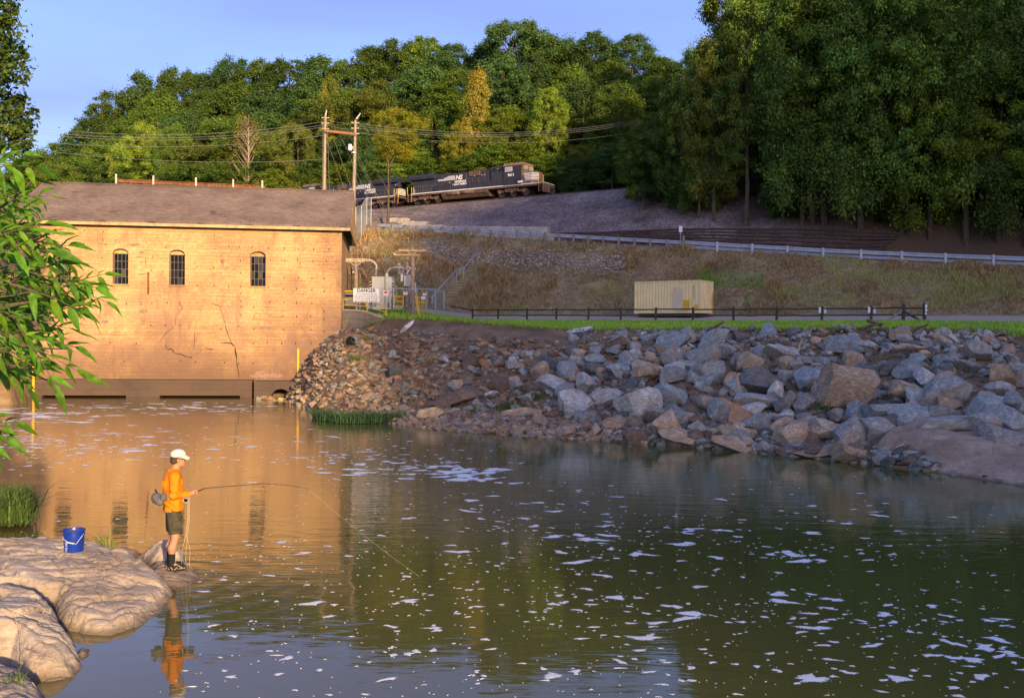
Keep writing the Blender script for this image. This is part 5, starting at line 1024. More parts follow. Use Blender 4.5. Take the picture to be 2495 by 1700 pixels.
def outline_rock(name, label, pxpoly, hfun, edge, mat, step=.05, namp=.06, nfreq=1.3, seed=0, grp=None, cat='rock', z0=-.35, cell=1.1, blk=.07):
    P = [gz(x, y) for x, y in pxpoly]; P = np.array([(p.x, p.y) for p in P]); lo, hi = P.min(0) - .3, P.max(0) + .3
    xs = np.arange(lo[0], hi[0], step); ys = np.arange(lo[1], hi[1], step); GX, GY = np.meshgrid(xs, ys); inside = np.zeros(GX.shape, bool); dist = np.full(GX.shape, 1e9)
    nzx = np.array([[mnoise.fractal(Vector((x * 1.1 + seed, y * 1.1, 1)), 1, 2, 4) for x in xs] for y in ys]); nzy = np.array([[mnoise.fractal(Vector((x * 1.1, y * 1.1 + seed, 9)), 1, 2, 4) for x in xs] for y in ys])
    QX, QY = GX + nzx * .12, GY + nzy * .12
    for i in range(len(P)):
        a, b = P[i], P[(i + 1) % len(P)]; cond = (a[1] > QY) != (b[1] > QY); xi = (b[0] - a[0]) * (QY - a[1]) / (b[1] - a[1] + 1e-12) + a[0]; inside ^= cond & (QX < xi)
        d = b - a; tt = np.clip(((QX - a[0]) * d[0] + (QY - a[1]) * d[1]) / (d @ d), 0, 1); dist = np.minimum(dist, np.hypot(QX - a[0] - tt * d[0], QY - a[1] - tt * d[1]))
    sd = np.where(inside, dist, -dist); Z = np.empty(GX.shape)
    for j in range(GX.shape[0]):
        for i in range(GX.shape[1]):
            x, y = GX[j, i], GY[j, i]; s_ = sd[j, i]; e = edge; k = max(0., min(1., s_ / e)); k = 1 - (1 - k) ** 2.2
            q = Vector((x * nfreq + seed, y * nfreq, .5)); nz = mnoise.fractal(q, 1, 2.1, 5); rid = abs(mnoise.noise(Vector((x * 1.2 + y * .5 + seed, y * 2.6, 4)))); terr = hfun(x, y) * k
            tq = terr + .10 * x + .05 * y + .03 * nz; terr += (math.floor(tq / .075) * .075 - tq) * .3 * (1 if k > .1 else 0)
            vd = mnoise.voronoi(Vector((x * 1.25 + y * .4 + nz * .25 + seed, y * 1.6 + nz * .2, seed)))[0]; terr -= max(0., .09 - (vd[1] - vd[0])) * .35 * k
            vq = mnoise.voronoi(Vector((x * cell + y * .3 * cell + seed + nz * .06, y * cell * 1.25 + nz * .06, seed * 1.7)))[1][0]; hq = mnoise.noise_vector(vq * 7.3); terr += k * (hq.z * blk + ((x * cell + y * .3 * cell + seed - vq.x) * hq.x + (y * cell * 1.25 - vq.y) * hq.y) * blk * 1.6)
            terr += .010 * k * mnoise.ridged_multi_fractal(Vector((x * 5 + seed, y * 7, 2)), 1., 2.1, 4, 1., 2.)
            Z[j, i] = (terr + nz * namp * (.25 + k) - max(0, .12 - rid) * .35 * k) if s_ > 0 else max(z0, s_ * 1.2)
    ny_, nx_ = GX.shape; V = np.stack([GX, GY, Z], 2).reshape(-1, 3); idx = np.arange(nx_ * ny_).reshape(ny_, nx_); Fc = np.stack([idx[:-1, :-1], idx[:-1, 1:], idx[1:, 1:], idx[1:, :-1]], 2).reshape(-1, 4)
    keep = (Z.reshape(-1)[Fc] > z0 + .02).any(1); Fc = Fc[keep]; me = np_mesh(name, V, Fc, mat, True); o = link(name, me); return tag(o, label, cat, grp)
outline_rock('ledge_rock', 'large pale tan rock ledge carrying the blue bucket', [(-300, 1375), (0, 1368), (120, 1362), (250, 1366), (335, 1382), (385, 1405), (412, 1440), (398, 1480), (372, 1505), (338, 1525), (270, 1548), (200, 1545), (150, 1528), (110, 1490), (0, 1480), (-300, 1500)],
             lambda x, y: ip(x, [-8, -6.6, -5.6, -4.6], [.45, .42, .32, .17]) * ip(y, [11, 12.2, 13.2, 15], [.72, .85, 1, .95]), .24, M['ledge'], .026, .03, 1.1, 3, 'near rocks', cell=.7, blk=.028)
outline_rock('ledge_rock', 'cracked tan rock below the bucket ledge at the lower left', [(-300, 1500), (40, 1505), (120, 1520), (158, 1560), (192, 1590), (206, 1618), (180, 1645), (140, 1658), (90, 1655), (30, 1625), (-300, 1610)], lambda x, y: ip(x, [-7, -5.6, -4.7], [.52, .44, .22]), .2, M['ledge'], .024, .03, 1.3, 8, 'near rocks', cell=1.3, blk=.06)
outline_rock('ledge_rock', 'small tan rock with a grass sprig in the bottom left corner', [(-300, 1660), (40, 1662), (90, 1685), (118, 1715), (90, 1800), (-300, 1850)], lambda x, y: .34, .25, M['ledge'], .03, .03, 1.3, 14, 'near rocks', cell=1.4, blk=.09)
outline_rock('stepping_stone', 'low wet stone under the angler', [(365, 1378), (430, 1370), (478, 1392), (474, 1416), (440, 1432), (398, 1428), (362, 1402)], lambda x, y: .085, .18, M['bedrock'], .03, .02, 2, 20, 'near rocks')
outline_rock('ledge_rock', 'pale boulder in the water behind the angler', [(348, 1362), (385, 1352), (430, 1350), (458, 1358), (452, 1372), (400, 1378), (360, 1374)], lambda x, y: .27, .30, M['ledge'], .03, .04, 2, 27, 'near rocks')
outline_rock('flat_stone', 'flat dark stones just breaking the water right of the bucket', [(262, 1343), (310, 1338), (352, 1348), (358, 1356), (310, 1354), (270, 1352)], lambda x, y: .06, .15, M['bedrock'], .03, .02, 2, 33, 'near rocks')
outline_rock('ledge_rock', 'small grey stone beside the bucket', [(210, 1335), (238, 1330), (252, 1340), (235, 1350), (212, 1348)], lambda x, y: .17, .2, M['bedrock'], .03, .03, 2, 41, 'near rocks')
outline_rock('wet_stone', 'dark wet stone at the tip of the cracked rock', [(200, 1580), (230, 1578), (236, 1592), (212, 1608), (200, 1600)], lambda x, y: .06, .15, M['bedrock'], .03, .02, 2, 47, 'near rocks')
outline_rock('bedrock_slab', 'smooth brown bedrock slab sloping into the water at the right edge', [(2105, 1122), (2160, 1128), (2260, 1148), (2400, 1168), (2500, 1186), (2900, 1230), (2900, 1060), (2500, 1035), (2300, 1050), (2200, 1075)], lambda x, y: ip(y, [22, 25, 28, 33], [.35, .6, 1.0, 1.6]), 1.3, M['bedrock'], .09, .06, .7, 52, cell=.5, blk=.16)
# pale slabs lying at the lawn edge, white liner
tag(put_rock('concrete_slab', [SMALLB[3]], 1412, 806, 66, 13, (.5, .48, .47), -.22, 3), 'flat pale concrete slab lying at the lawn edge', 'slab')
o = put_rock('fabric_strip', [rock_mesh(910, 3, 9, .35, .8, .09, 3.)], 990, 798, 46, 13, (.66, .68, .70), .95, 3); tag(o, 'torn white fabric strip hanging over the top of the bank', 'fabric')
outline_rock('earth_bank', 'brown earth bank with roots left of the powerhouse ledge', [(-400, 960), (0, 962), (58, 968), (64, 979), (30, 986), (-400, 1000)], lambda x, y: 2.0, .9, M['soil'], .12, .35, .9, 61, None, 'bank')
# drain pipe stub in the bank by the powerhouse
dp_ = thing('drain_pipe', 'dark round drain pipe mouth in the bank beside the powerhouse corner', 'pipe'); q = bank(858, 836); c_ = at(853, 834, q.y - .5)
MB().tube([c_ + Vector((.3, 1.2, 0)), c_], .32, 16, cap=False).build('pipe', M['galv_dark'], dp_); MB().tube([c_ + Vector((.02, .08, 0)), c_ + Vector((.03, .12, 0))], .3, 16).build('dark_mouth', M['dark'], dp_)
# driftwood
for i, (x, y, ln2, an, lab) in enumerate([(1150, 215, 1.3, 1.2, 'bare upright driftwood stick in the riprap'), (1520, 105, 1.7, .25, 'dark broken log on the pile right of the lawn edge'), (1545, 90, 1.4, -.35, 'thinner broken branch lying on the dark log'), (1760, 120, 1.5, .4, 'dark log left of the stone heap'), (720, 110, 1.6, .6, 'dark driftwood at the bank top below the container'), (1720, 230, 2.6, .05, 'long driftwood branch lying below the stone heap')]):
    px, py = c6(x, y); P = bank(px, py) + Vector((0, -.3, .25)); d = Vector((math.cos(an), .2, math.sin(an))); tag(MB().tube([P - d * ln2 * .32, P + Vector((0, 0, .04)), P + d * ln2 * .32], [.075, .07, .03] if i else [.05, .04, .025], 7).build('driftwood', M['bark'] if i else M['arm_wood'], smooth=True), lab, 'driftwood', 'driftwood')

# ================================================================ VEGETATION
def leaf_quads(C, N, size, asp, rng):
    """C (n,3) centres, N (n,3) unit normals -> quads (rhombus leaves)"""
    n = len(C); r_ = rng.normal(size=(n, 3)); U = np.cross(N, r_); U /= np.linalg.norm(U, axis=1)[:, None] + 1e-9; Wv = np.cross(N, U); s_ = size * rng.uniform(.6, 1.35, (n, 1))
    a = U * s_ * .5; b = Wv * s_ * .5 / asp; bend = N * s_ * .12
    V = np.stack([C - a - bend, C - b * 1.0 + a * .1, C + a - bend, C + b + a * .1], 1).reshape(-1, 3); Fc = np.arange(4 * n).reshape(n, 4); return V, Fc
def crown(seed, clumps, per, leaf, asp=1.5, spray=0.35, tone_var=.2, flat=.8):
    """clumps: list of (centre, radius)"""
    rng = np.random.default_rng(seed); Cs, Ns, Ts = [], [], []
    for (c, r_) in clumps:
        n = max(6, int(per * (r_ ** 2))); d = rng.normal(size=(n, 3)); d /= np.linalg.norm(d, axis=1)[:, None]; st = rng.uniform(.6, 1.35, 3); p = rng.normal(size=(n, 3)) * r_ * .56 * st; p[:, 2] *= flat; d = p / (np.linalg.norm(p, axis=1)[:, None] + 1e-9); N = d * .8 + rng.normal(size=(n, 3)) * spray + np.array([0, 0, .45]); N /= np.linalg.norm(N, axis=1)[:, None]
        Cs.append(p + np.array(c)); Ns.append(N); ct = rng.uniform(1 - tone_var, 1 + tone_var); hue = rng.normal() * .07
        tv = ct * rng.uniform(.6, 1.45, (n, 1)); Ts.append(np.concatenate([tv * (1 + hue), tv, tv * (1 - hue * .5)], 1))
    C, N, T = np.concatenate(Cs), np.concatenate(Ns), np.concatenate(Ts); V, Fc = leaf_quads(C, N, leaf, asp, rng); return V, Fc, np.repeat(T, 4, 0)
def tree_clumps(seed, Hh, Rr, base=.25, n=70, cone=0., rmin=.11, rmax=.25):
    rng = np.random.default_rng(seed); out = []; lobes = [(rng.uniform(0, 6.28), rng.uniform(.35, .95), rng.uniform(.35, .6)) for _ in range(7)]
    for i in range(n):
        z = rng.random() ** .85; a = rng.uniform(0, 6.28); prof = math.sqrt(max(.04, 1 - ((z - .42) / .62) ** 2)) * (1 - cone * z); lob = 1.
        for (la, lz, lw) in lobes: lob += .30 * math.exp(-((math.cos(a - la) - 1) ** 2) / .3 - ((z - lz) / .18) ** 2)
        rr_ = Rr * prof * lob * rng.uniform(.35, 1.) ** .6 * .85; out.append(((rr_ * math.cos(a), rr_ * math.sin(a), Hh * (base + (1 - base) * z * .95)), Rr * rng.uniform(rmin, rmax) * (1 - .3 * z)))
    return out
def trunk_mesh(seed, Hh, r_, branch=7, clumps=None, fork=0):
    rng = random.Random(seed); m_ = MB(); top = Hh * .86; P = [Vector((0, 0, -1.2))]; x = y = 0
    for k in range(7): x += rng.uniform(-.12, .12) * Hh / 20; y += rng.uniform(-.12, .12) * Hh / 20; P.append(Vector((x, y, top * k / 6)))
    m_.tube(P, [r_ * 1.35, r_ * 1.15, r_ * .92, r_ * .8, r_ * .66, r_ * .5, r_ * .34, r_ * .12], 8)
    cl = clumps or []
    for b in range(min(branch, len(cl))):
        c, _ = cl[(b * 7) % len(cl)]; c = Vector(c); z0 = max(Hh * .2, c.z - abs(Vector((c.x, c.y)).length) * 1.0); k = min(5.9, z0 / top * 6 + 1); i = int(k); s_ = P[i].lerp(P[min(i + 1, 7)], k - i)
        m_.tube([s_, s_.lerp(c, .5) + Vector((0, 0, .3)), c], [r_ * .38, r_ * .22, r_ * .07], 6)
    return m_.mesh('trunk', M['bark'], True)
SPEC = []   # shared crown kinds: nominal 20 m tall, 5.4 m radius
for i, (Hh, Rr, base, n, cone, per, leaf, asp, flat) in enumerate([(20, 5.2, .2, 190, 0, 330, .29, 1.5, 1.), (20, 5.6, .16, 210, .1, 310, .28, 1.6, .95), (20, 4.8, .18, 190, .25, 350, .28, 1.5, .95), (20, 5.4, .1, 220, .05, 310, .28, 1.9, .7), (20, 4.4, .08, 200, .55, 380, .28, 1.4, .9), (20, 5.8, .24, 200, -.1, 310, .29, 1.6, .85)]):
    cl = tree_clumps(40 + i, Hh, Rr, base, n, cone); V, Fc, T = crown(60 + i, cl, per, leaf, asp, .5, .2, flat); SPEC.append((np_mesh('crown', V, Fc, M['leaf'], False, T), trunk_mesh(i, Hh, .28, 7, cl), Hh, Rr))
for i, (Hh, Rr, base, n, per, leaf, asp, flat) in enumerate([(20, 5.2, .13, 190, 380, .28, 1.9, .75), (20, 5.6, .08, 200, 370, .27, 1.7, .85), (20, 4.6, .24, 165, 380, .28, 2.3, .6)]):   # finer kinds for the near right trees
    cl = tree_clumps(80 + i, Hh, Rr, base, n, 0, .11, .24); V, Fc, T = crown(90 + i, cl, per, leaf, asp, .5, .32, flat); SPEC.append((np_mesh('crown', V, Fc, M['leaf'], False, T), trunk_mesh(20 + i, Hh, .26, 9, cl), Hh, Rr))
G_DK, G_MID, G_OLV, G_YG, G_YEL, G_GLD, G_BLU = (.056, .092, .023), (.084, .138, .029), (.105, .128, .031), (.125, .175, .028), (.18, .185, .026), (.175, .15, .033), (.056, .106, .042)
def put_tree(kindi, base, height, width, color, label, grp, rot=None, cat='tree', nm='tree'):
    cm, tm, Hh, Rr = SPEC[kindi]; rng = random.Random(int(base.x * 37 + base.y * 11)); t_ = thing(nm, label, cat, grp, base, rot if rot is not None else rng.uniform(0, 6.28))
    sz = height / Hh; sx = width / (2 * Rr * 1.12); f_ = rng.uniform(.72, 1.3)
    c = link('crown', cm, t_); c.scale = (sx, sx, sz); c.color = (color[0] * f_, color[1] * f_, color[2] * f_, 1); k = link('trunk', tm, t_); k.scale = (sx, sx, sz); return t_
def hill_pt(px, dd):
    rows = [(4, row_trackfar), (9, row_h1), (35, row_h2), (70, row_h3), (160, row_h4)]
    for (a, ra), (b, rb) in zip(rows[:-1], rows[1:]):
        if dd <= b: return ra(px).lerp(rb(px), (dd - a) / (b - a))
def tree_at(kindi, px, topy, dd, wpx, color, label, grp):
    b = hill_pt(px, dd); top = ptp(px, b.y, topy).z; h_ = max(5., top - b.z); return put_tree(kindi, b, h_, wpx / F * b.y, color, label, grp)
tr_rng = random.Random(3)
ORD = ['first', 'second', 'third', 'fourth', 'fifth', 'sixth', 'seventh', 'eighth', 'ninth', 'tenth', 'eleventh', 'twelfth', 'thirteenth', 'fourteenth', 'fifteenth', 'sixteenth', 'seventeenth', 'eighteenth', 'nineteenth', 'twentieth', 'twenty-first', 'twenty-second', 'twenty-third', 'twenty-fourth', 'twenty-fifth', 'twenty-sixth', 'twenty-seventh', 'twenty-eighth', 'twenty-ninth', 'thirtieth', 'thirty-first', 'thirty-second']
GN = {G_DK: 'dark green', G_MID: 'mid green', G_OLV: 'olive', G_YG: 'yellow-green', G_YEL: 'yellow', G_GLD: 'golden', G_BLU: 'bluish green'}
sky_row = [(85, 372, 10), (150, 345, 14), (215, 290, 20), (275, 218, 26), (345, 172, 34), (430, 166, 36), (505, 182, 40), (565, 142, 44), (640, 146, 46), (700, 140, 46), (770, 132, 46), (840, 150, 44), (905, 116, 46), (970, 100, 48), (1030, 88, 48), (1100, 108, 48), (1175, 102, 50), (1245, 54, 44), (1310, 88, 48), (1372, 100, 50), (1440, 80, 48), (1535, 86, 48), (1600, 142, 50), (1660, 148, 50)]
for i, (px, ty, dd) in enumerate(sky_row):
    c = tr_rng.choice([G_DK, G_DK, G_MID, G_BLU]); tree_at(i % 6, px, ty, dd, tr_rng.uniform(150, 200), c, f'{ORD[i]} tree from the left along the skyline ridge, {GN[c]} crown', 'skyline trees')
n_ = 0
for j, (dd0, off, sp_, nmrow) in enumerate([(30, 62, 92, 'upper slope'), (20, 125, 86, 'middle slope'), (12, 190, 80, 'lower slope'), (6.5, 262, 72, 'slope foot behind the track')]):
    sx_ = [p[0] for p in sky_row]; sy_ = [p[1] for p in sky_row]; i = 0
    for px in np.arange(100 + 30 * (j % 2), 1720, sp_):
        px = px + tr_rng.uniform(-16, 16); ty = ip(px, sx_, sy_) + off * ip(px, [100, 300, 600], [.28, .7, 1]) + tr_rng.uniform(-18, 24); c = tr_rng.choice([G_DK, G_MID, G_MID, G_OLV, G_BLU, G_YG if j > 1 else G_MID])
        if j == 3: ty = max(ty, 318 + tr_rng.uniform(0, 40))
        tree_at(tr_rng.randrange(6), px, min(ty, 400), dd0 + tr_rng.uniform(-2, 3), tr_rng.uniform(140, 195), c, f'{ORD[i]} tree from the left on the {nmrow}, {GN[c]} crown', nmrow + ' trees'); i += 1
for (k, px, ty, dd, w, c, lab) in [(4, 1158, 162, 8, 118, G_GLD, 'tall golden cone-shaped tree standing out behind the locomotive'), (3, 1120, 290, 5.5, 95, G_YEL, 'yellow leafy tree under the golden one, just over the locomotive roof'), (2, 1330, 210, 9, 120, G_YG, 'yellow-green tree above the locomotive cab'), (0, 800, 190, 22, 90, G_OLV, 'brownish yellow tree above the H-frame poles'),
                                   (4, 790, 215, 14, 60, G_YEL, 'narrow yellow tree just above the left H-frame pole'), (3, 352, 292, 5.5, 130, G_YG, 'bright yellow-green tree over the left part of the roof'), (1, 420, 300, 5, 110, G_MID, 'feathery green tree right of the bright yellow-green one'), (3, 240, 340, 5, 150, G_MID, 'wide spreading green tree behind the left end of the roof'),
                                   (5, 130, 392, 4.5, 120, G_MID, 'low rounded tree at the left end of the wood'), (1, 1500, 200, 9, 170, G_MID, 'broad mid-green tree right of the train'), (5, 720, 300, 6, 120, G_OLV, 'olive bushy tree left of the H-frame poles'), (3, 1400, 380, 5, 110, G_BLU, 'dark bush right behind the locomotive nose')]: tree_at(k, px, ty, dd, w, c, lab, 'landmark trees')
# yellow tree on a thin dark stem in front of the train
yb = ptp(944, 118, 530); y_t = put_tree(5, yb, ptp(944, 118, 262).z - yb.z, 6.4, G_YEL, 'bright yellow tree on a thin dark stem in front of the second locomotive', 'landmark trees'); 
yc = [c for c in y_t.children if c.name.startswith('crown')][0]; yc.scale = (yc.scale.x, yc.scale.y, yc.scale.z * .6); yc.location = (1.0, 0, (ptp(944, 118, 262).z - yb.z) * .40); [c for c in y_t.children if c.name.startswith('trunk')][0].scale = (.45, .45, .75)
# thin bare grey tree
bt = thing('bare_tree', 'thin half-bare grey-brown tree among the green left of the poles', 'tree', 'landmark trees', hill_pt(602, 4.5)); hb = ptp(602, bt.location.y, 282).z - bt.location.z; m_ = MB(); m_.tube([(0, 0, -1), (.1, 0, hb * .5), (0, 0, hb)], [.22, .15, .03], 7); m_.build('trunk', M['pole_wood'], bt, True)
m_ = MB(); bts = []
for i in range(60):
    z = hb * tr_rng.uniform(.25, .95); a = tr_rng.uniform(0, 6.28); l_ = (hb - z) * .35 + 1.2; e = Vector((math.cos(a) * l_ * .55, math.sin(a) * l_ * .55, z + l_ * .75)); m_.tube([(0.05, 0, z), Vector((0, 0, z)).lerp(e, .5) + Vector((0, 0, -.1)), e], [.06, .04, .01], 4); bts.append((tuple(e), .5))
kind(m_.build('twigs', M['pole_wood'], bt), 'stuff'); V, Fc, T = crown(55, [(c, .9) for c, _ in bts], 34, .3, 1.6, .5, .3, 1.); o = link('crown', np_mesh('crown', V, Fc, M['leaf'], False, T), bt); o.color = (.15, .13, .05, 1)
# trees between the road and the track, right
near_right = [(7, 1700, 530, 95, 150, G_MID, 'mid-green tree stepping down to the sky gap above the crib wall'), (6, 1565, 512, 300, 150, G_DK, 'dark slender tree on the ballast at the left end of the near wood'), (7, 1655, 520, 190, 160, G_DK, 'dark tree with low branches at the left end of the crib wall'), (6, 1735, 540, 90, 190, G_OLV, 'young tree behind the left part of the crib wall'), (8, 1815, 545, -30, 210, G_DK, 'tree with one bare pale trunk behind the crib wall middle'),
              (7, 1950, 548, -120, 280, G_DK, 'multi-trunked tree above the crib wall, left stem'), (6, 1975, 549, -60, 300, G_MID, 'multi-trunked tree above the crib wall, middle stem'), (8, 2000, 548, -140, 300, G_DK, 'multi-trunked tree above the crib wall, right stem'), (7, 2090, 560, -100, 300, G_DK, 'dark tree over the right half of the crib wall'), (6, 2190, 575, -150, 300, G_MID, 'tree at the right end of the crib wall'),
              (7, 2262, 585, 90, 250, G_YG, 'leafy tree right of the crib wall'), (6, 2352, 592, -120, 280, G_MID, 'pale-trunked tree near the right edge, left one of the pair'), (8, 2425, 592, 60, 240, G_YG, 'pale-trunked tree near the right edge, right one of the pair'), (7, 2500, 600, -120, 320, G_DK, 'dark tree cut by the right edge'), (6, 2620, 610, -120, 320, G_DK, 'dark tree beyond the right edge'), (8, 2760, 620, -120, 340, G_DK, 'outermost dark tree beyond the right edge')]
for (k, px, by, ty, w, c, lab) in near_right:
    def P(t_): return row_walltop(px).lerp(row_shoulder(px), t_)
    lo_, hi_ = 0., .9
    for _ in range(20):
        mid = (lo_ + hi_) / 2
        if proj(P(mid))[1] > by: lo_ = mid
        else: hi_ = mid
    b = P(lo_); h_ = ptp(px, b.y, ty).z - b.z; put_tree(k, b, h_, w / F * b.y, tuple(x * 1.35 for x in c), lab, 'near right trees')
fr_rng = random.Random(12)
for i, px in enumerate(np.arange(1790, 2860, 62)): b = hill_pt(px, fr_rng.uniform(6, 22)); put_tree(6 + i % 3 if i % 2 else fr_rng.randrange(6), b, fr_rng.uniform(24, 32), fr_rng.uniform(11, 14), fr_rng.choice([G_DK, G_MID, G_MID, G_YG, G_OLV]), f'{ORD[i]} tall tree from the left beyond the track on the shaded right slope', 'shaded slope trees')
for i, (px, t_, h_, w, c) in enumerate([(1600, .62, 6, 6, G_DK), (1690, .35, 5, 5, G_DK), (1760, .75, 7, 7, G_MID), (1860, .6, 6, 6, G_DK), (1905, .12, 4.5, 4.5, G_BLU), (2050, .4, 6, 6, G_DK), (2130, .55, 7, 7, G_MID), (2230, .3, 6, 6.5, G_DK), (2290, .6, 8, 7, G_MID), (2180, .12, 4, 5, G_DK), (2400, .5, 8, 7, G_DK), (2470, .3, 7, 7, G_MID), (2330, .75, 7, 7, G_MID), (1990, .75, 7, 8, G_DK), (2540, .5, 8, 8, G_DK)]):
    b = row_walltop(px).lerp(row_shoulder(px), t_); put_tree(7 if i % 2 else 6, b, h_ * 1.15, w * 1.15, c, f'{ORD[i]} understorey shrub from the left on the bank below the shaded track', 'understorey shrubs', cat='shrub', nm='shrub')

# ---------------------------------------------------------------- grasses
def blades(name, pts, hts, cols, seed, per=5, wid=.02, lean=.5, parent=None):
    rng = np.random.default_rng(seed); n = len(pts); P = np.repeat(np.array(pts), per, 0); Hs = np.repeat(np.array(hts), per)[:, None] * rng.uniform(.5, 1.2, (n * per, 1)); T = np.repeat(np.array(cols), per, 0) * rng.uniform(.65, 1.35, (n * per, 1))
    m_ = len(P); a = rng.uniform(0, 6.28, m_); sp_ = rng.normal(size=(m_, 2)) * Hs * .22; B = P + np.concatenate([sp_, np.zeros((m_, 1))], 1); d = np.stack([np.cos(a), np.sin(a), np.zeros(m_)], 1); w = np.maximum(wid, Hs * .03)
    ld = rng.normal(size=(m_, 2)) * lean * Hs; L1 = np.concatenate([ld * .35, Hs * .6], 1); L2 = np.concatenate([ld, Hs * rng.uniform(.75, 1.0, (m_, 1))], 1)
    V = np.stack([B - d * w, B + d * w, B + L1 + d * w * .7, B + L1 - d * w * .7, B + L2], 1).reshape(-1, 3); i5 = np.arange(m_)[:, None] * 5
    Fc = np.concatenate([i5 + [0, 1, 2], i5 + [0, 2, 3], i5 + [3, 2, 4]]); me = np_mesh(name, V, Fc, M['tone_grass'], False, np.repeat(T, 5, 0)); return link(name, me, parent)
g_rng = np.random.default_rng(31)
def hill_z_noise(P): P.z += .45 * fbm((P.x, P.y, 3.3), 4, .22); return P
DRY = [(.40, .29, .14), (.31, .225, .115), (.50, .39, .2), (.25, .185, .10), (.37, .325, .15)]
pts, hts, cols = [], [], []
for _ in range(26000):
    px = g_rng.uniform(700, 2700); t_ = g_rng.random() ** .9; P = hill_z_noise(lerp_rows(row_toe, row_guard, px, t_)); py = proj(P)[1]
    gap = 1020 < px < 1520 and abs(t_ - ip(px, [1020, 1150, 1300, 1520], [.78, .66, .70, .66])) < .12
    if gap and g_rng.random() < .93: continue
    if 1060 < px < 1180 and abs((px - 1075) / 95 - t_) < .09: continue
    nz = fbm((P.x, P.y, 7), 3, .25); tall = ip(nz, [-.4, .1, .5], [.25, .45, 1.0]) * ip(px, [850, 1150, 1400, 2500], [1.5, 1.2, .8, .75]); c = DRY[g_rng.integers(5)]
    if fbm((P.x, P.y, 21), 3, .16) > .28 or (1700 < px < 1860 and .35 < t_ < .66 and g_rng.random() < .75): c = (.20, .36, .06) if 1700 < px < 1860 else (.38, .38, .14)
    if px < 1150 and g_rng.random() < .35: c = (.26, .155, .095)
    pts.append(P[:]); hts.append(max(.18, tall * g_rng.uniform(.5, 1.2))); cols.append(c)
kind(blades('dry_brush', pts, hts, cols, 1, 4, .022, .55), 'stuff')
pts, hts, cols = [], [], []
for _ in range(15000):
    px = g_rng.uniform(840, 2600); t_ = g_rng.random() ** 1.3; P = lerp_rows(row_edge, row_fence, px, t_); P.z += .05 * fbm((P.x, P.y, 3.3), 4, .2)
    pts.append(P[:]); hts.append(g_rng.uniform(.08, .2)); k = fbm((P.x, P.y, 2), 3, .3); cols.append((.25 + .2 * max(0, k), .46 + .1 * k, .06))
kind(blades('lawn_grass', pts, hts, cols, 2, 3, .014, .5), 'stuff')
pts, hts, cols = [], [], []
for _ in range(1500):
    px = g_rng.uniform(880, 2495); P = row_edge(px) + Vector((g_rng.normal() * .3, g_rng.normal() * .5, 0)); pts.append(P[:]); hts.append(g_rng.uniform(.08, .25)); cols.append([(.2, .15, .07), (.12, .2, .03)][g_rng.integers(2)])
kind(blades('edge_weeds', pts, hts, cols, 3, 3, .014, .6), 'stuff')
def tuft(lab, region, n, h0, h1, seed, col=(.05, .11, .03), nm='grass_tuft', w=.012, lean=.35, z=.0):
    rng = np.random.default_rng(seed); pts, hts, cols = [], [], []
    for _ in range(n):
        P = region(rng); pts.append(P[:]); hts.append(rng.uniform(h0, h1)); cols.append(tuple(np.array(col) * rng.uniform(.7, 1.5)))
    o = blades(nm, pts, hts, cols, seed, 5, w, lean); return tag(o, lab, 'grass', 'grass tufts')
tuft('long low tuft of dark green grass at the water edge of the gravel beach', lambda r: (lambda px: gz(px, 1027 + 9 * ip(px, [765, 850, 985], [-.6, .6, .2]) - abs(r.normal()) * 5, 0.02))(r.uniform(768, 985)), 620, .3, .55, 5, (.045, .10, .045))
tuft('thick green grass clump growing in the water at the left edge', lambda r: gz(-60 + 118 * (1 - r.random() ** 1.6), 1283 - r.random() * 30, 0.05) + Vector((0, 0, r.random() ** 1.5 * .25)), 900, .22, .5, 6, (.045, .085, .022), w=.006, lean=.45)
tuft('small grass sprig beside the bucket stones', lambda r: gz(258 + r.normal() * 5, 1352, .1), 26, .2, .42, 7, (.12, .17, .05), w=.004); tuft('grass sprig growing on the bottom left rock', lambda r: gz(36 + r.normal() * 9, 1668 + r.normal() * 6, .28), 12, .08, .2, 8, (.10, .17, .03), w=.004)
for i, (px, py) in enumerate([(1240, 1000), (1300, 975), (1155, 1015), (868, 880), (880, 835), (2000, 1000)]): tuft(['weed sprig on the gravel beach left of the long flat stone', 'weed sprig beside the pale flat stone', 'weed sprig behind the waterline stones', 'yellow-green weed clump in the rubble near the powerhouse', 'weed clump below the wing wall', 'weed sprig in the middle of the riprap'][i], lambda r, px=px, py=py: bank(px + r.normal() * 12, py + r.normal() * 3) + Vector((0, -.2, .1)), 40, .15, .4, 20 + i, (.13, .16, .05) if i in (3, 4) else (.08, .14, .035), w=.012)

# big dark leafy tree at the upper left
tl = thing('overhanging_tree', 'dark leafy tree reaching into the sky at the upper left', 'tree', None, (-22.5, 30, -.2)); D_ = 30; cl = []
for (px, py, r_) in [(-20, 20, 60), (12, 60, 42), (-10, 110, 60), (28, 130, 40), (40, 175, 34), (10, 185, 46), (-30, 200, 60), (-10, 255, 46), (40, 262, 44), (62, 285, 34), (20, 300, 46), (50, 330, 36), (10, 345, 44), (66, 312, 22), (-40, 320, 70), (-100, 100, 110), (-120, 260, 120), (-80, 10, 100), (30, 20, 16), (-150, 380, 110), (30, 372, 22), (55, 365, 18)]:
    p = at(px, py, D_ + random.uniform(-1.2, 1.2)); cl.append(((p.x + 22.5, p.y - 30, p.z + .2), r_ / F * D_))
cl2 = []
for (c, r_) in cl:
    for _ in range(9): d = Vector(np.random.default_rng(len(cl2)).normal(size=3)).normalized(); cl2.append((tuple(Vector(c) + d * r_ * .7), r_ * .42))
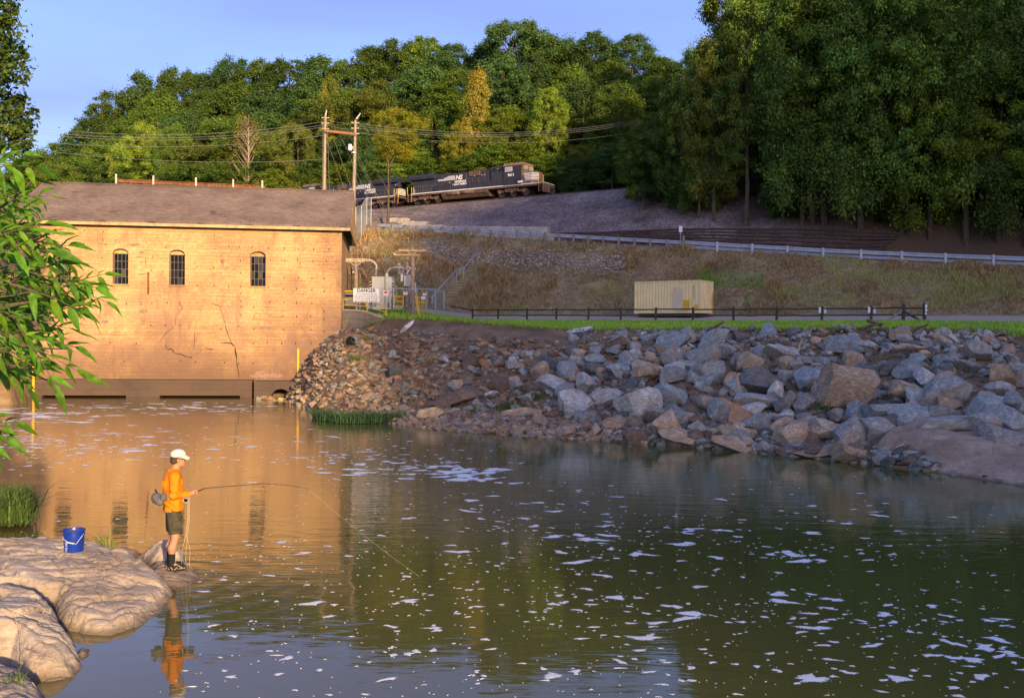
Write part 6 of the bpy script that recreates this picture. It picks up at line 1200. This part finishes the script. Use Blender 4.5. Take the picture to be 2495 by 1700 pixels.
V, Fc, T = crown(7, cl2, 620, .15, 1.4, .5, .3, .9); o = link('crown', np_mesh('crown', V, Fc, M['leaf'], False, T), tl); o.color = (.05, .08, .022, 1)
m_ = MB(); m_.tube([(0, 0, -1), (.2, 0, 4), (-.1, .3, 9), (.1, 0, 14)], [.45, .38, .28, .1], 10)
for c, r_ in cl[::2]: m_.tube([(0, .1, max(3, c[2] - 2.5)), Vector((0, .1, c[2] - 1)).lerp(Vector(c), .5), c], [.12, .08, .02], 6)
m_.build('trunk', M['bark'], tl, True)
# unseen leaf mass added on the rise behind the viewer to cast shade
wc = []
for _ in range(900):
    x = random.uniform(60, 330); y = random.uniform(-225, -180); wc.append(((x, y, hill_z(x, y) + random.uniform(0, 6)), random.uniform(2.0, 4.0)))
V, Fc, T = crown(9, wc, 5, 1.6, 1.4, .5); o = link('shade_woods', np_mesh('shade_woods', V, Fc, M['leaf'], False, T)); o.color = (.05, .08, .02, 1); kind(o, 'stuff')

# ---------------------------------------------------------------- leafy branch close to the viewer, left
def leaflet(seed):
    rng = random.Random(seed); n = 7; V = []; w = .145 * rng.uniform(.8, 1.25); cv = rng.uniform(-.14, .14); dr_ = rng.uniform(.05, .55); tws = rng.uniform(-.9, .9); wv = rng.uniform(0, 6)
    for i in range(n + 1):
        t_ = i / n; hw = w * math.sin(math.pi * min(1, t_ ** .75)) * (1 - .25 * t_) + .003; x = t_; y = cv * t_ * t_; z = -dr_ * t_ * t_; ta = tws * t_; zz = z + .02 * math.sin(t_ * 9 + wv); V += [(x, y - hw * math.cos(ta), zz + hw * .4 - hw * math.sin(ta)), (x, y, zz), (x, y + hw * math.cos(ta), zz + hw * .4 + hw * math.sin(ta))]
    Fc = [(3 * i + j, 3 * i + j + 1, 3 * i + 4 + j, 3 * i + 3 + j) for i in range(n) for j in range(2)]; return np_mesh('leaf', V, Fc, M['leaf_near'], True, np.ones((len(V), 3)))
LEAFS = [leaflet(i) for i in range(14)]
br = thing('leafy_branch', 'bright green leafy branch hanging in from the left in front of the powerhouse', 'branch'); l_rng = random.Random(77); tw_ = MB(); nleaf = 0
def edge_x(y): return ip(y, [355, 380, 420, 470, 500, 560, 600, 650, 700, 740, 770, 800, 850, 890, 920, 950, 1000, 1010, 1045, 1120], [70, 100, 120, 160, 110, 165, 190, 225, 270, 285, 240, 215, 220, 215, 170, 100, -40, 20, 70, 30])
def compound(tipx, tipy, D, ang, L=.27, npair=3):
    global nleaf
    tip = at(tipx, tipy, D); right = Vector((1, 0, 0)); up = Vector((0, 0, 1)); d = (right * math.cos(ang) + up * math.sin(ang) + Vector((0, l_rng.uniform(-.45, .45), 0))).normalized(); base = tip - d * L
    tw_.tube([base - d * .16 + Vector((0, 0, .01)), base, base.lerp(tip, .55) + Vector((0, 0, .008)), tip], [.0035, .003, .0022, .0015], 5); side = d.cross(Vector((0, 1, 0))).normalized()
    spots = [(1., 0)] + [(.25 + .6 * k / max(1, npair - 1), s_) for k in range(npair) for s_ in (-1, 1)]
    for (k, s_) in spots:
        P = base.lerp(tip, k); dd = (d * (.75 if s_ else 1) + side * s_ * l_rng.uniform(.55, .9) + Vector((0, l_rng.uniform(-.5, .5), -.12 - l_rng.random() * .2))).normalized(); ln3 = l_rng.choice((l_rng.uniform(.05, .09), l_rng.uniform(.08, .13), l_rng.uniform(.08, .13))) * (1.15 if not s_ else 1)
        nrm = (Vector((0, -.5, .75)) + Vector((l_rng.uniform(-.5, .5), l_rng.uniform(-.5, .5), l_rng.uniform(-.2, .3)))).normalized(); yv = nrm.cross(dd).normalized(); zv = dd.cross(yv)
        o = link('leaf', LEAFS[l_rng.randrange(14)], br); mm = Matrix((dd, yv, zv)).transposed().to_4x4() @ Matrix.Scale(ln3, 4); mm.translation = P; o.matrix_world = mm; f_ = l_rng.uniform(.65, 1.4); hu = l_rng.uniform(.8, 1.25); o.color = (.075 * f_ * hu, .175 * f_, .018 * f_, 1); nleaf += 1
tips = [(100, 375, .3), (60, 365, .6), (128, 408, -.1), (90, 430, .1), (158, 478, 0), (120, 500, -.3), (150, 545, .3), (175, 570, .1), (205, 598, .2), (225, 640, 0), (295, 668, .25), (300, 735, -.35), (275, 700, -.1), (240, 690, .2), (235, 755, -.4), (180, 640, .3), (150, 610, .1), (200, 720, -.2), (150, 690, 0), (225, 845, -.25), (225, 900, -.35), (205, 800, -.1), (175, 935, -1.0), (110, 945, -1.1), (70, 915, -.8), (150, 880, -.3), (120, 820, -.1), (60, 760, .1), (40, 470, .3), (30, 540, .2), (60, 600, .1), (50, 660, 0), (90, 700, -.1), (80, 860, -.4), (20, 820, -.2), (110, 560, .2), (75, 1030, -.3), (60, 1060, -.7), (35, 1105, -1.1), (150, 770, -.15), (100, 640, .3)]
for (x, y, a) in tips: compound(x - 42, y, l_rng.uniform(3.7, 4.5), a + l_rng.uniform(-.12, .12))
DET = []                                             # leaves behind the first three hundred: one mass
for _ in range(100):
    y_ = l_rng.uniform(390, 930); x_ = l_rng.uniform(-60, edge_x(y_) - 55); n0 = len(br.children); compound(x_, y_, l_rng.uniform(4.4, 5.2), l_rng.uniform(-.5, .35))
chs = [o for o in br.children if o.name.startswith('leaf')]; chs = sorted(chs, key=lambda o: int(o.name.split('.')[1]) if '.' in o.name else 0)[290:]; VV, FF, TT = [], [], []
bpy.context.view_layer.update()
for o in chs:
    b0 = len(VV); VV += [(o.matrix_world @ v.co)[:] for v in o.data.vertices]; FF += [[b0 + i for i in p.vertices] for p in o.data.polygons]; TT += [o.color[:3]] * len(o.data.vertices); bpy.data.objects.remove(o)
lm_ = link('leaf_mass', np_mesh('leaf_mass', VV, FF, M['leaf_near'], True, np.array(TT)), br); lm_.color = (1, 1, 1, 1); kind(lm_, 'stuff')
for (x0, y0, x1, y1) in [(-160, 800, 200, 700), (-160, 760, 160, 590), (-160, 640, 90, 430), (-160, 820, 160, 850), (-160, 860, 120, 900), (-160, 1000, 40, 1040), (-160, 700, 150, 640)]:
    A, B = at(x0, y0, 4.2), at(x1, y1, 4.1); tw_.tube([A, A.lerp(B, .4) + Vector((0, 0, .02)), A.lerp(B, .75) - Vector((0, 0, .01)), B], [.012, .009, .006, .003], 6)
tw_.build('twig', M['bark'], br, True)

# ================================================================ THE ANGLER
def surface_net(prims, lo, hi, res, blend=.03):
    """smooth union of round cones / ellipsoids -> one continuous surface (naive surface nets)"""
    lo, hi = np.array(lo), np.array(hi); nx, ny, nz = [int(math.ceil((hi[i] - lo[i]) / res)) + 1 for i in range(3)]; Fd = np.full((nx, ny, nz), .5, dtype=np.float32)
    for pr in prims:
        if pr[0] == 'cap':
            a, b, ra, rb = np.array(pr[1]), np.array(pr[2]), pr[3], pr[4]; k = pr[5] if len(pr) > 5 else blend; mn, mx = np.minimum(a, b) - max(ra, rb) - .12, np.maximum(a, b) + max(ra, rb) + .12
        else:
            c, r_ = np.array(pr[1]), np.array(pr[2]); Mr = pr[3] if len(pr) > 3 and pr[3] is not None else None; k = pr[4] if len(pr) > 4 else blend; mn, mx = c - r_.max() - .12, c + r_.max() + .12
        i0 = np.clip(((mn - lo) / res).astype(int), 0, [nx - 1, ny - 1, nz - 1]); i1 = np.clip(((mx - lo) / res).astype(int) + 2, 1, [nx, ny, nz])
        X = lo[0] + res * np.arange(i0[0], i1[0]); Y = lo[1] + res * np.arange(i0[1], i1[1]); Z = lo[2] + res * np.arange(i0[2], i1[2]); P = np.stack(np.meshgrid(X, Y, Z, indexing='ij'), -1)
        if pr[0] == 'cap':
            d = b - a; L2 = max(1e-9, d @ d); t_ = np.clip(((P - a) @ d) / L2, 0, 1); D = np.linalg.norm(P - a - t_[..., None] * d, axis=-1) - (ra + (rb - ra) * t_)
        else:
            q = P - c
            if Mr is not None: q = q @ np.array(Mr)
            k0 = np.linalg.norm(q / r_, axis=-1); k1 = np.linalg.norm(q / (r_ * r_), axis=-1); D = k0 * (k0 - 1) / (k1 + 1e-9)
        s_ = np.s_[i0[0]:i1[0], i0[1]:i1[1], i0[2]:i1[2]]; O = Fd[s_]; h_ = np.maximum(k - np.abs(O - D), 0) / k; Fd[s_] = np.minimum(O, D) - h_ * h_ * k * .25
    ins = Fd < 0; corner = np.stack([ins[dx:nx - 1 + dx, dy:ny - 1 + dy, dz:nz - 1 + dz] for dx in (0, 1) for dy in (0, 1) for dz in (0, 1)], -1); act = corner.any(-1) & ~corner.all(-1); idx = np.full(act.shape, -1); ci = np.argwhere(act); idx[act] = np.arange(len(ci))
    acc = np.zeros((len(ci), 3)); cnt = np.zeros(len(ci)); off = [(dx, dy, dz) for dx in (0, 1) for dy in (0, 1) for dz in (0, 1)]
    for e0 in range(8):
        for ax in range(3):
            o0 = off[e0]
            if o0[ax]: continue
            o1 = list(o0); o1[ax] = 1; f0 = Fd[ci[:, 0] + o0[0], ci[:, 1] + o0[1], ci[:, 2] + o0[2]]; f1 = Fd[ci[:, 0] + o1[0], ci[:, 1] + o1[1], ci[:, 2] + o1[2]]; m_ = (f0 < 0) != (f1 < 0); t_ = f0 / (f0 - f1 + 1e-12)
            p = np.tile(np.array(o0, float), (len(ci), 1)); p[:, ax] += t_; acc[m_] += p[m_]; cnt[m_] += 1
    V = lo + res * (ci + acc / cnt[:, None]); Fc = []
    for ax in range(3):
        o1 = [0, 0, 0]; o1[ax] = 1; A = ins[:nx - o1[0], :ny - o1[1], :nz - o1[2]]; B = ins[o1[0]:, o1[1]:, o1[2]:]; E = np.argwhere(A != B); u, w = [(1, 2), (2, 0), (0, 1)][ax]; ok_ = (E[:, u] > 0) & (E[:, w] > 0) & (E[:, u] < act.shape[u]) & (E[:, w] < act.shape[w]) & (E[:, ax] < act.shape[ax]); E = E[ok_]
        def cell(du, dw): q = E.copy(); q[:, u] -= du; q[:, w] -= dw; return idx[q[:, 0], q[:, 1], q[:, 2]]
        Q = np.stack([cell(1, 1), cell(0, 1), cell(0, 0), cell(1, 0)], 1); fl = ~A[E[:, 0], E[:, 1], E[:, 2]]; Q[fl] = Q[fl][:, ::-1]; Fc.append(Q)
    Fc = np.concatenate(Fc); Fc = Fc[(Fc >= 0).all(1)]; return V, Fc
PA = R(28); PF = Vector((math.cos(PA), math.sin(PA), 0)); PR_ = Vector((math.sin(PA), -math.cos(PA), 0))
def L3(f_, r_, z): v = PF * f_ + PR_ * r_; return (v.x, v.y, z)
PMr = np.array([[PF.x, PR_.x, 0], [PF.y, PR_.y, 0], [0, 0, 1]])
foot = gz(421, 1384, .085)
man = thing('person', 'angler in orange long-sleeved shirt, dark shorts and white cap fishing from a rock', 'person', None, (foot.x, foot.y, .075))
SK = [('ell', L3(.075, 0, 1.665), (.098, .076, .115), PMr), ('ell', L3(.115, 0, 1.61), (.055, .055, .06), PMr), ('cap', L3(.165, 0, 1.655), L3(.178, 0, 1.635), .014, .016, .012), ('cap', L3(.14, 0, 1.575), L3(.145, 0, 1.57), .03, .03, .02), ('ell', L3(.06, .078, 1.655), (.02, .012, .032), PMr, .008), ('ell', L3(.06, -.078, 1.655), (.02, .012, .032), PMr, .008),
      ('cap', L3(.02, 0, 1.46), L3(.05, 0, 1.60), .062, .056), ('ell', L3(0, 0, 1.30), (.115, .165, .22), PMr, .06), ('ell', L3(0, 0, 1.02), (.11, .15, .17), PMr, .06)]
hipz = .90
for s_ in (-1, 1):
    SK += [('cap', L3(0, .08 * s_, 1.43), L3(-.01, .195 * s_, 1.42), .06, .058)]
    hp_ = L3(0, .085 * s_, hipz); kn = L3(.02, .095 * s_, .50); an = L3(-.03, .09 * s_, .09); SK += [('cap', hp_, kn, .088, .056), ('cap', kn, L3(-.025, .093 * s_, .34), .054, .060), ('cap', L3(-.025, .093 * s_, .34), an, .058, .036), ('cap', an, L3(.10, .1 * s_, .035), .036, .034), ('cap', L3(-.06, .09 * s_, .035), L3(.13, .105 * s_, .03), .03, .032)]
shR, elR, wrR = L3(-.01, .195, 1.42), L3(-.02, .245, 1.155), L3(.215, .16, 1.155); shL, elL, wrL = L3(-.01, -.195, 1.42), L3(.0, -.24, 1.15), L3(.20, -.06, 1.12)
SK += [('cap', shR, elR, .052, .042), ('cap', elR, wrR, .042, .027), ('cap', shL, elL, .052, .042), ('cap', elL, wrL, .042, .027)]
def hand(w, dirv, gripc, s_):
    w, d = Vector(w), Vector(dirv).normalized(); out = []; pc = w + d * .055; out.append(('cap', tuple(w), tuple(pc), .027, .036, .015)); up = Vector((0, 0, 1)); sd = d.cross(up).normalized() * s_
    for i, (o, l_) in enumerate([(.026, .072), (.010, .080), (-.006, .076), (-.022, .060)]):   # four fingers curling round the grip
        b = pc + d * .02 + up * o; m1 = b + d * l_ * .42 + sd * .006; m2 = m1 + sd * l_ * .36 + d * .006; m3 = m2 + sd * l_ * .12 - d * l_ * .26; out += [('cap', tuple(b), tuple(m1), .0105, .0098, .006), ('cap', tuple(m1), tuple(m2), .0098, .009, .006), ('cap', tuple(m2), tuple(m3), .009, .008, .006)]
    t0 = pc - d * .01 + up * .03 + sd * .012; t1 = t0 + d * .038 + sd * .02; t2 = t1 + d * .028 + sd * .004; return out + [('cap', tuple(t0), tuple(t1), .012, .011, .008), ('cap', tuple(t1), tuple(t2), .011, .009, .006)]
dirR = Vector(L3(.9, -.35, .08)); dirL = Vector(L3(.85, .45, .1)); SK += hand(wrR, dirR, None, 1) + hand(wrL, dirL, None, -1)
M['skin'] = plain('sunned_skin', (.44, .22, .135), .55, var=.12, scale=6); V, Fc = surface_net(SK, (-.34, -.4, -.02), (.46, .4, 1.84), .0085, .03); 
M['shirt'] = NT('orange_shirt'); t = M['shirt']; cz_ = t.coord(); t.col(t.ramp(t.noise(t.coord((6, 6, 1.6)), 3, 4, .6), [(.3, (.70, .17, .004)), (.7, (.86, .27, .008))])).set(.75, .2); t.bump(t.noise(t.coord((7, 7, 1.5)), 2.2, 3, .55, .8), .8, .03); M['shirt'] = t.m
M['shorts'] = plain('olive_shorts_cloth', (.058, .05, .032), .85, var=.3, scale=9, bump=.4); M['cap'] = plain('off_white_cap', (.66, .62, .56), .8, var=.06, scale=9); M['hair'] = plain('brown_hair', (.06, .035, .02), .7, var=.4, scale=40); M['black_cloth'] = plain('black_sock_knit', (.013, .013, .014), .85, var=.3, scale=30); M['pack'] = plain('grey_pack_cloth', (.115, .11, .115), .8, var=.25, scale=12); M['strap'] = plain('tan_strap', (.3, .26, .17), .8, var=.2); M['lens'] = NT('dark_lens').col((.012, .008, .006)).set(.08, .6).m; M['belt'] = plain('grey_webbing', (.22, .2, .2), .8)
link('body', np_mesh('body', V, Fc, M['skin'], True), man)
SH = [('ell', L3(-.005, 0, 1.30), (.150, .200, .215), PMr, .05), ('ell', L3(.005, 0, 1.05), (.142, .186, .17), PMr, .06), ('cap', L3(.005, 0, 1.47), L3(.025, 0, 1.505), .085, .062, .05), ('cap', L3(0, -.12, 1.425), L3(0, .12, 1.425), .085, .085, .05), ('cap', L3(0, -.07, .925), L3(0, .07, .925), .128, .128, .05)]
for sh, el, wr in ((shR, elR, wrR), (shL, elL, wrL)): SH += [('cap', sh, el, .078, .060, .035), ('cap', el, tuple(Vector(el).lerp(Vector(wr), .92)), .060, .043, .03)]
rng = np.random.default_rng(4)
V, Fc = surface_net(SH, (-.4, -.45, .70), (.5, .45, 1.62), .010, .04)
keep = V[:, 2] > .90; V[:, 2] = np.maximum(V[:, 2], .895 + .012 * np.sin(V[:, 0] * 17)); 
for i in range(len(V)): x, y, z = V[i]; V[i] += np.array((x, y, 0)) / (math.hypot(x, y) + .05) * (.014 * math.sin(z * 34 + x * 22 + 9 * mnoise.noise(Vector((x * 5, y * 5, z * 5)))) * (1 if z < 1.36 else .35))
link('shirt', np_mesh('shirt', V, Fc, M['shirt'], True), man)
SO = [('ell', L3(0, 0, .93), (.135, .172, .12), PMr, .05)]
for s_ in (-1, 1): SO += [('cap', L3(0, .08 * s_, .90), L3(.015, .10 * s_, .585), .105, .100, .03)]
SO.append(('ell', L3(.03, .205, .69), (.075, .02, .075), PMr, .012)); V, Fc = surface_net(SO, (-.4, -.4, .42), (.4, .4, 1.1), .010, .03); V[:, 2] = np.maximum(V[:, 2], .565)
for i in range(len(V)): x, y, z = V[i]; V[i] += np.array((x, y, 0)) / (math.hypot(x, y) + .05) * .006 * math.sin(z * 20 + x * 40)
link('shorts', np_mesh('shorts', V, Fc, M['shorts'], True), man); MB().box(L3(.03, .224, .745), (.14, .012, .035), Matrix(PMr)).build('pocket_flap', M['shorts'], man, bevel=.004)
HA = [('ell', L3(.055, 0, 1.675), (.098, .084, .105), PMr, .02), ('cap', L3(-.01, -.04, 1.63), L3(-.01, .04, 1.63), .03, .03, .03)]; V, Fc = surface_net(HA, (-.2, -.2, 1.5), (.2, .2, 1.85), .0075, .02); fwd_ = V @ np.array(PF); V[:, 2] = np.where(fwd_ > .065, np.maximum(V[:, 2], 1.70), V[:, 2]); link('hair', np_mesh('hair', V, Fc, M['hair'], True), man)
CP = [('ell', L3(.07, 0, 1.735), (.112, .092, .085), PMr, .02)]; V, Fc = surface_net(CP, (-.2, -.2, 1.6), (.3, .25, 1.9), .008, .02); V[:, 2] = np.maximum(V[:, 2], 1.705); cp_ = link('cap', np_mesh('cap', V, Fc, M['cap'], True), man)
bmk = MB(); nb = 9; Vb = []
for i in range(nb):
    a = -1.25 + 2.5 * i / (nb - 1)
    for (rad, zo, fx) in ((.095, 0, .07), (.098, 0, .15)):
        p = L3(fx + math.cos(a) * rad * (.9 if fx < .1 else 1.0), math.sin(a) * rad * .86, 1.722 - (.035 if fx > .1 else 0) - .03 * abs(math.sin(a)) ** 2 + (.012 if fx < .1 else 0)); Vb.append(p)
bmk.add(Vb, [(2 * i, 2 * i + 1, 2 * i + 3, 2 * i + 2) for i in range(nb - 1)]); bo = bmk.build('brim', M['cap'], cp_, True); so = bo.modifiers.new('thick', 'SOLIDIFY'); so.thickness = .006
gl = MB(); gl.tube([L3(.05, .08, 1.675), L3(.12, .081, 1.678), L3(.152, .068, 1.672)], .006, 6); gl.tube([L3(.05, -.08, 1.675), L3(.12, -.081, 1.678), L3(.152, -.068, 1.672)], .006, 6); glo = gl.build('sunglasses', M['lens'], man)
for s_ in (-1, 1): MB().box(L3(.158, .038 * s_, 1.668), (.022, .062, .044), Matrix(PMr)).build('lens', M['lens'], glo, bevel=.008)
for s_ in (-1, 1):
    V, Fc = surface_net([('cap', L3(-.028, .092 * s_, .25), L3(-.03, .09 * s_, .09), .052, .045), ('cap', L3(-.04, .09 * s_, .055), L3(.13, .105 * s_, .045), .045, .04)], (-.2, -.25, -.02), (.3, .25, .29), .009, .02); V[:, 2] = np.minimum(V[:, 2], .262); link('sock', np_mesh('sock', V, Fc, M['black_cloth'], True), man)
    sl_ = MB(); out = []
    for k in range(14):
        a = 2 * math.pi * k / 14; out.append(L3(.042 + .145 * math.cos(a), .098 * s_ + .05 * math.sin(a) + .01 * math.cos(a), -.008))
    sl_.prism(out, (0, 0, .032)); sd_ = sl_.build('sandal', M['black_cloth'], man)
    for (f0, z0, f1, z1) in ((.02, .10, .13, .03), (.09, .085, .0, .02), (.14, .06, .15, .02), (-.07, .09, -.02, .02)):
        P = [L3(f0 + (f1 - f0) * k / 4, .098 * s_ + .052 * s_ * math.sin(k / 4 * 1.57), z0 + (z1 - z0) * k / 4) for k in range(5)]; MB().tube(P, .008, 5).build('strap', M['strap'], sd_)
    MB().tube([L3(-.075, .06 * s_, .10), L3(-.095, .098 * s_, .10), L3(-.06, .14 * s_, .10)], .011, 6).build('strap', M['black_cloth'], sd_)
# waist pack on its belt
wk = thing('waist_pack', 'grey waist pack on a webbing belt at the back of the angler', 'bag', None, man.location)
V, Fc = surface_net([('ell', L3(-.235, -.03, 1.09), (.075, .115, .085), PMr, .02), ('cap', L3(-.20, -.11, 1.05), L3(-.20, .08, 1.05), .055, .06, .03), ('ell', L3(-.15, .12, 1.12), (.05, .05, .06), PMr, .02)], (-.4, -.3, .9), (.1, .35, 1.3), .009, .03); link('pouch', np_mesh('pouch', V, Fc, M['pack'], True), wk)
MB().tube([L3(-.215, -.09, 1.15), L3(-.24, -.10, 1.205), L3(-.25, -.04, 1.215), L3(-.225, -.01, 1.165)], .012, 6).build('loop', M['black_cloth'], wk)
m_ = MB(); nb = 28; Vb = []
for k in range(nb):
    a = 2 * math.pi * k / nb
    for dz in (-.022, .022): Vb.append(L3(.005 + .158 * math.cos(a), .203 * math.sin(a), 1.125 + dz - .02 * math.cos(a)))
m_.add(Vb, [(2 * k, 2 * ((k + 1) % nb), 2 * ((k + 1) % nb) + 1, 2 * k + 1) for k in range(nb)]); m_.build('belt', M['belt'], wk, True)
# fly rod, reel and line
rod = thing('fishing_rod', 'long thin dark fly rod bent over the water in the angler\'s hands', 'fishing rod')
hw_ = man.location + Vector(wrR) + dirR.normalized() * .085; r0 = man.location + Vector(L3(.10, .13, 1.10)); tipR = at(752, 1191, 15.3); mids = [at(560, 1184, foot.y + .15), at(640, 1178, foot.y + .4), at(700, 1181, foot.y + .6)]
M['rod'] = plain('dark_rod_blank', (.06, .035, .025), .4, var=.1); MB().tube([r0, hw_, at(500, 1189, foot.y)] + mids + [tipR], [.013, .013, .0085, .007, .0055, .0045, .003], 7).build('blank', M['rod'], rod)
MB().tube([r0 - (hw_ - r0) * .15, hw_ + (hw_ - r0) * .25], .0165, 8).build('grip', M['arm_wood'], rod)
rc = r0.lerp(hw_, .25) + Vector((.02, -.02, -.05)); rl = MB().tube([rc - PR_ * .02, rc + PR_ * .02], .045, 18).build('reel', M['cable'], rod, True); MB().tube([rc + PR_ * .02, rc + PR_ * .027], .03, 14).build('spool', M['lens'], rl); MB().tube([rc + PR_ * .027 + Vector((0, 0, .025)), rc + PR_ * .045 + Vector((0, 0, .025))], .006, 6).build('crank', M['galv'], rl)
for k, p in enumerate([at(530, 1187, foot.y + .05)] + mids): MB().tube([p, p + Vector((0, 0, -.022))], .003, 5).build('guide', M['rod'], rod)
M['line'] = plain('pale_fly_line', (.75, .74, .62), .5, var=.05); M['line_g'] = plain('green_fly_line', (.45, .52, .34), .5, var=.05)
fl = thing('fishing_line', 'pale green fishing line running from the rod tip down to the water', 'fishing line'); e_ = gz(1022, 1404, 0); mid_ = tipR.lerp(e_, .5) - Vector((0, 0, .04)); MB().tube([tipR, tipR.lerp(mid_, .5) - Vector((0, 0, .015)), mid_, mid_.lerp(e_, .5) - Vector((0, 0, .012)), e_], .0013, 5).build('strand', M['line_g'], fl)
ll = thing('slack_line', 'loose pale line hanging in loops from the angler\'s hand to his feet', 'fishing line'); q0 = man.location + Vector(wrL) + Vector((.04, -.05, -.02))
for k, (dx1, dx2, dz) in enumerate([(.0, -.06, .06), (.015, .06, .05), (.03, .0, .12)]):
    P = [q0 + Vector((dx1, 0, 0)), q0 + Vector((dx1 - .005, 0, -.4)), q0 + Vector((dx1 - .03, 0, -.62))]; P += [Vector((q0.x + dx2 - .02, q0.y, .35)), Vector((q0.x + dx2 - .03, q0.y, dz + .05)), Vector((q0.x + dx2 + .03, q0.y - .02, dz))]; MB().tube(P, .0013, 4).build('loop', M['line'], ll)

# ---------------------------------------------------------------- blue bucket
bp = gz(180, 1343, .41); bk = thing('bucket', 'blue plastic bucket with a wire handle standing on the rock ledge', 'bucket', None, (bp.x, bp.y, bp.z - .02))
M['blue'] = plain('blue_plastic', (.006, .035, .30), .35, spec=.5, var=.1, scale=4); rp = [(0, .001), (.128, .001), (.132, .012), (.146, .27), (.156, .272), (.156, .29), (.148, .292), (.149, .33), (.158, .332), (.160, .35), (.151, .352), (.146, .34), (.130, .03), (0, .03)]; V = []; nb = 28
for (r_, z) in rp:
    for k in range(nb): a = 2 * math.pi * k / nb; V.append((r_ * math.cos(a), r_ * math.sin(a), z))
link('body', np_mesh('body', V, [(i * nb + k, i * nb + (k + 1) % nb, (i + 1) * nb + (k + 1) % nb, (i + 1) * nb + k) for i in range(len(rp) - 1) for k in range(nb)], M['blue'], True), bk).data.set_sharp_from_angle(angle=R(35))
MB().tube([(-.155, -.02, .29), (-.10, -.13, .235), (0, -.17, .19), (.10, -.145, .165), (.155, -.02, .29)], .0035, 6).build('handle', M['white'], bk); MB().tube([(-.02, -.168, .192), (.07, -.155, .172)], .008, 8).build('grip', M['white'], bk)
def curved(u0, u1, z0, z1): # patch of print on the front
    m_ = MB(); V = []; n = 6
    for i in range(n + 1):
        a = -math.pi / 2 + u0 + (u1 - u0) * i / n
        for z in (z0, z1): r_ = .133 + (z / .27) * .0135 + .0012; V.append((r_ * math.cos(a), r_ * math.sin(a), z))
    return m_.add(V, [(2 * i, 2 * i + 2, 2 * i + 3, 2 * i + 1) for i in range(n)])
M['print'] = plain('white_print', (.62, .66, .78), .5, var=.1)
for (u0, u1, z0, z1) in [(-.52, -.48, .12, .20), (-.48, -.30, .195, .20), (-.48, -.30, .12, .125), (-.30, -.26, .12, .20), (-.44, -.34, .145, .175), (-.55, -.22, .09, .10), (-.55, -.28, .07, .078), (-.55, -.32, .052, .06), (-.92, -.88, .05, .17), (-.85, -.83, .05, .15)]: curved(u0, u1, z0, z1).build('print', M['print'], bk)
MB().tube([(.0, .0, .30), (.0, .0, .315)], .145, 20).build('contents', M['soil'], bk)
